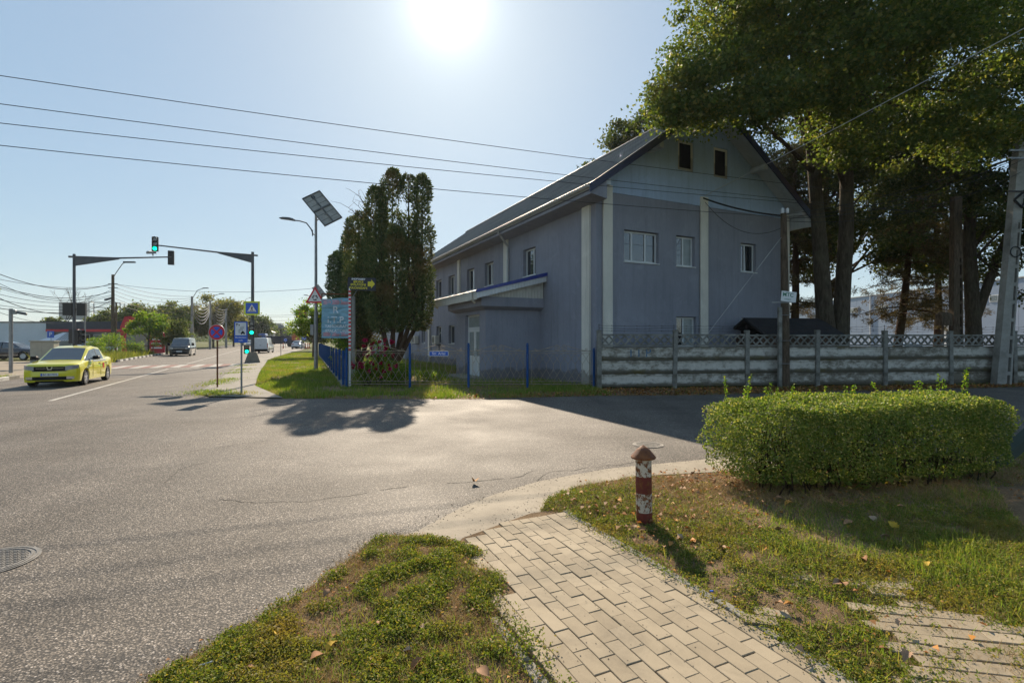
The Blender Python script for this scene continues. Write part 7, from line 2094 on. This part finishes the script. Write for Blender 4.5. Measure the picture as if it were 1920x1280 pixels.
patch('grille', 'trim', -0.50, 0.50, 0.60, 0.775, off=0.012)
patch('headlight', 'lampglass', 0.46, 0.81, 0.625, 0.785, zs=(0.07, 0.05), mirror=True, off=0.014)
patch('lower_intake', 'trim', -0.66, 0.66, 0.27, 0.40, off=0.012)
patch('fog_lamp', 'chrome', 0.50, 0.72, 0.30, 0.40, mirror=True, off=0.018)
patch('number_plate', 'signwhite', -0.26, 0.26, 0.42, 0.53, off=0.022)
patch('plate_band', 'signblue', -0.26, -0.215, 0.42, 0.53, off=0.024)
text('plate_text', 'BC 82 MVL', 0.098, M['black'], car, (2.17 + 0.027, 0.02, 0.475), rot=(R(90), 0, R(90)), ext=0.0005, sx=0.95)
patch('chrome_bar', 'chrome', -0.40, 0.40, 0.70, 0.712, off=0.016)
MB().prism([(-0.095, 0.765), (0.095, 0.765), (0.06, 0.655), (-0.06, 0.655)], 2.17 + 0.016, 2.17 + 0.022, 'x').build('badge', M['chrome'], car)
MB().prism([(-0.055, 0.765), (0.055, 0.765), (0.035, 0.69), (-0.035, 0.69)], 2.17 + 0.0221, 2.17 + 0.025, 'x').build('badge_inset', M['trim'], car)
for s in (1, -1):
    MB().bbox(0.55, 0.72, s * 0.98 - 0.11, s * 0.98 + 0.09, 0.98, 1.13, 0.03).box(0.60, 0.66, min(s * 0.78, s * 0.90), max(s * 0.78, s * 0.90), 1.0, 1.04).build('door_mirror', M['trim'], car)
    for x in (-0.20, -0.98): MB().box(x - 0.09, x + 0.07, s * 0.872 - 0.012, s * 0.872 + 0.012, 0.80, 0.84).build('door_handle', M['yellowh'] if 'yellowh' in M else yellow, car)
    for x in (0.62, -0.32, -1.08): MB().box(x - 0.004, x + 0.004, s * 0.8665 - 0.003, s * 0.8665 + 0.003, 0.30, 0.84).build('door_seam', M['trim'], car)
MB().box(-0.72, -0.56, 0.862, 0.872, 0.58, 0.80).build('red_sticker', M['signred'], car)
MB().box(-1.05, 0.55, 0.838, 0.846, 0.895, 0.945).build('side_strip', M['greyprint'], car)
patch('tail_lamp', 'tail', 0.50, 0.78, 0.74, 0.92, end=-1, mirror=True)
MB().tube([(-0.15, 0, 1.53), (-0.22, 0, 1.60)], 0.02, 6).build('aerial', M['trim'], car)

# vans
van_low = [(2.45, .26, .92, .70), (2.42, .22, 1.0, .82), (2.32, .20, 1.06, .90), (2.0, .20, 1.12, .95), (1.7, .20, 1.14, .96), (0, .20, 1.14, .965), (-1.8, .21, 1.14, .965), (-2.40, .24, 1.14, .955), (-2.47, .28, 1.10, .93)]
van_top_w = [(2.05, 1.14, .86, .80, 'ws'), (1.20, 1.86, .92, .76, 'side'), (0.55, 1.97, .94, .80, 'panel'), (-1.8, 1.99, .945, .82, 'panel'), (-2.44, 1.96, .94, .81, 'end')]
van_top_g = [(2.05, 1.14, .86, .80, 'ws'), (1.20, 1.86, .92, .76, 'side'), (0.55, 1.97, .94, .80, 'pillar'), (0.45, 1.97, .94, .80, 'side'), (-0.8, 1.98, .945, .82, 'pillar'), (-0.9, 1.98, .945, .82, 'side'), (-2.2, 1.97, .94, .81, 'panel'), (-2.44, 1.94, .94, .80, 'end')]
dark = carpaint('dark_grey_paint', (0.035, 0.037, 0.042), 0.3)
white = carpaint('white_paint', (0.62, 0.63, 0.66))
vx, vy = UV(66.0, -9.5)
van, patch, xf, hw, I = make_car('dark_van', 'dark grey passenger van coming along the road behind the yellow car', 'van', dark, van_low, van_top_g, [1.55, -1.5], 0.33, (vx, vy, 0.002), TH)
patch('grille', 'trim', -0.66, 0.66, 0.60, 0.80); patch('headlight', 'lampglass', 0.55, 0.88, 0.74, 0.92, zs=(0.05, 0.06), mirror=True, off=0.012); patch('lower_intake', 'trim', -0.7, 0.7, 0.30, 0.46); patch('number_plate', 'signwhite', -0.26, 0.26, 0.46, 0.57, off=0.015); patch('chrome_bar', 'chrome', -0.64, 0.64, 0.80, 0.83, off=0.012)
for s in (1, -1): MB().bbox(1.25, 1.45, s * 1.1 - 0.12, s * 1.1 + 0.1, 1.12, 1.42, 0.04).build('door_mirror', M['trim'], van)
vx, vy = UV(76.3, -1.75)
wv, patch, xf, hw, I = make_car('white_van', 'white panel van seen from behind near the traffic light mast', 'van', white, van_low, van_top_w, [1.55, -1.5], 0.33, (vx, vy, 0.002), HAWAY - R(9), panel=True)
for y0, y1 in ((-0.86, -0.008), (0.008, 0.86)): MB().box(-2.512, -2.474, y0, y1, 0.58, 1.84).build('rear_door', white, wv)
MB().box(-2.53, -2.474, -0.93, 0.93, 0.30, 0.52).build('rear_bumper', M['trim'], wv)
MB().box(-2.525, -2.513, 0.30, 0.80, 0.60, 0.72).build('number_plate', M['greyprint'], wv)
MB().box(-2.53, -2.513, -0.10, 0.02, 1.0, 1.05).build('door_handle', M['trim'], wv)
for s in (1, -1):
    MB().box(-2.50, -2.38, s * 0.90 - 0.045, s * 0.90 + 0.045, 0.75, 1.30).build('tail_lamp', M['tail'], wv)
    MB().box(-2.3, 1.2, s * 0.967 - 0.006, s * 0.967 + 0.006, 0.42, 0.50).build('rub_strip', M['trim'], wv)
    MB().bbox(1.25, 1.45, s * 1.1 - 0.12, s * 1.1 + 0.1, 1.12, 1.42, 0.04).build('door_mirror', M['trim'], wv)
# white crossover far ahead
cross_low = [(2.15, .26, .80, .60), (2.12, .22, .86, .74), (1.95, .2, .92, .84), (1.5, .2, .98, .90), (.8, .2, 1.02, .91), (-1.0, .2, 1.05, .91), (-1.8, .22, 1.08, .88), (-2.1, .26, 1.05, .80), (-2.17, .34, .98, .70)]
cross_top = [(1.1, 1.0, .78, .72, 'ws'), (.35, 1.46, .80, .60, 'side'), (-.3, 1.55, .81, .62, 'pillar'), (-.38, 1.55, .81, .62, 'side'), (-1.2, 1.50, .80, .60, 'rear'), (-1.95, 1.12, .72, .60, 'end')]
wx, wy = (-40.4, 96)
wc, patch, xf, hw, I = make_car('white_car', 'small white crossover seen from behind at the end of the verge', 'car', white, cross_low, cross_top, [1.32, -1.28], 0.33, (wx, wy, 0.002), HAWAY - R(16))
patch('rear_bumper', 'trim', -0.72, 0.72, 0.28, 0.46, end=-1); patch('tail_lamp', 'tail', 0.35, 0.78, 0.86, 0.98, end=-1, mirror=True); patch('number_plate', 'signwhite', -0.26, 0.26, 0.55, 0.66, end=-1, off=0.014)
# dark hatchback parked at the left
dblue = carpaint('aubergine_paint', (0.018, 0.014, 0.022), 0.3)
dc_, patch, xf, hw, I = make_car('dark_car', 'dark parked crossover partly cut off at the left edge', 'car', dblue, cross_low, cross_top, [1.32, -1.28], 0.34, (-41.0, 42.5, 0), R(186))
dc_.location = (-43.9, 44.6, 0); dc_.scale = (1.02, 1.02, 1.02); dc_.rotation_euler = (0, 0, R(10))
patch('tail_lamp', 'tail', 0.35, 0.78, 0.86, 0.98, end=-1, mirror=True)
for s in (1, -1):
    MB().box(-1.0, 1.0, s * 0.915 - 0.006, s * 0.915 + 0.006, 0.40, 0.43).build('sill_strip', M['chrome'], dc_)
    MB().box(-1.3, 1.0, s * 0.905 - 0.006, s * 0.905 + 0.006, 0.985, 1.0).build('chrome_line', M['chrome'], dc_)
# further traffic
o = copy_tree(wc); o.name = 'silver_car'; o.location = (*UV(140, -6.2), 0.002); o.rotation_euler = (0, 0, TH); tag(o, 'oncoming car far away behind the traffic light mast', 'car')
o = copy_tree(wc); o.name = 'parked_car'; o.location = (-53.0, 64.5, 0); o.rotation_euler = (0, 0, R(20)); tag(o, 'pale car parked behind the red railing', 'car')
o = copy_tree(wc); o.name = 'parked_car'; o.location = (27.5, 47, 0); o.rotation_euler = (0, 0, R(5)); tag(o, 'white car in the yard glimpsed left of the linden trunk', 'car')
o = copy_tree(wc); o.name = 'parked_car'; o.location = (34.5, 44, 0); o.rotation_euler = (0, 0, R(8)); tag(o, 'white car in the yard glimpsed through the fence lattice', 'car')
tr = thing('blue_truck', 'dark blue truck crossing the far roundabout', 'truck', (-56, 124, 0), R(12))
MB().bbox(-3.6, 3.4, -1.1, 1.1, 0.7, 2.6, 0.1).build('load_bed', M['navy'], tr)
MB().bbox(-5.4, -3.7, -1.15, 1.15, 0.6, 3.2, 0.25).build('cab', carpaint('truck_blue', (0.02, 0.09, 0.3)), tr)
MB().box(-5.42, -4.6, -1.16, 1.16, 1.9, 2.7).build('cab_window', M['carglass'], tr)
for x in (-4.6, 1.6, 2.7):
    for s in (-1, 1): MB().lathe([(0.48, -0.14), (0.5, 0), (0.48, 0.14)], 16, (x, s * 1.0, 0.5), 'y').build('wheel', M['tyre'], tr)

# ---------------------------------------------------------------- haze
if HAZE:
    n = bpy.data.materials.new('haze'); n.use_nodes = True; n.node_tree.nodes.clear()
    ou = n.node_tree.nodes.new('ShaderNodeOutputMaterial'); vo = n.node_tree.nodes.new('ShaderNodeVolumePrincipled')
    vo.inputs['Color'].default_value = (0.84, 0.92, 1.0, 1); vo.inputs['Density'].default_value = HAZE; vo.inputs['Anisotropy'].default_value = 0.3
    n.node_tree.links.new(vo.outputs[0], ou.inputs['Volume'])
    hb = MB().box(-2500, 2500, -300, 2500, -2.0, 52).build('haze', n)
    tag(hb, kind='stuff')
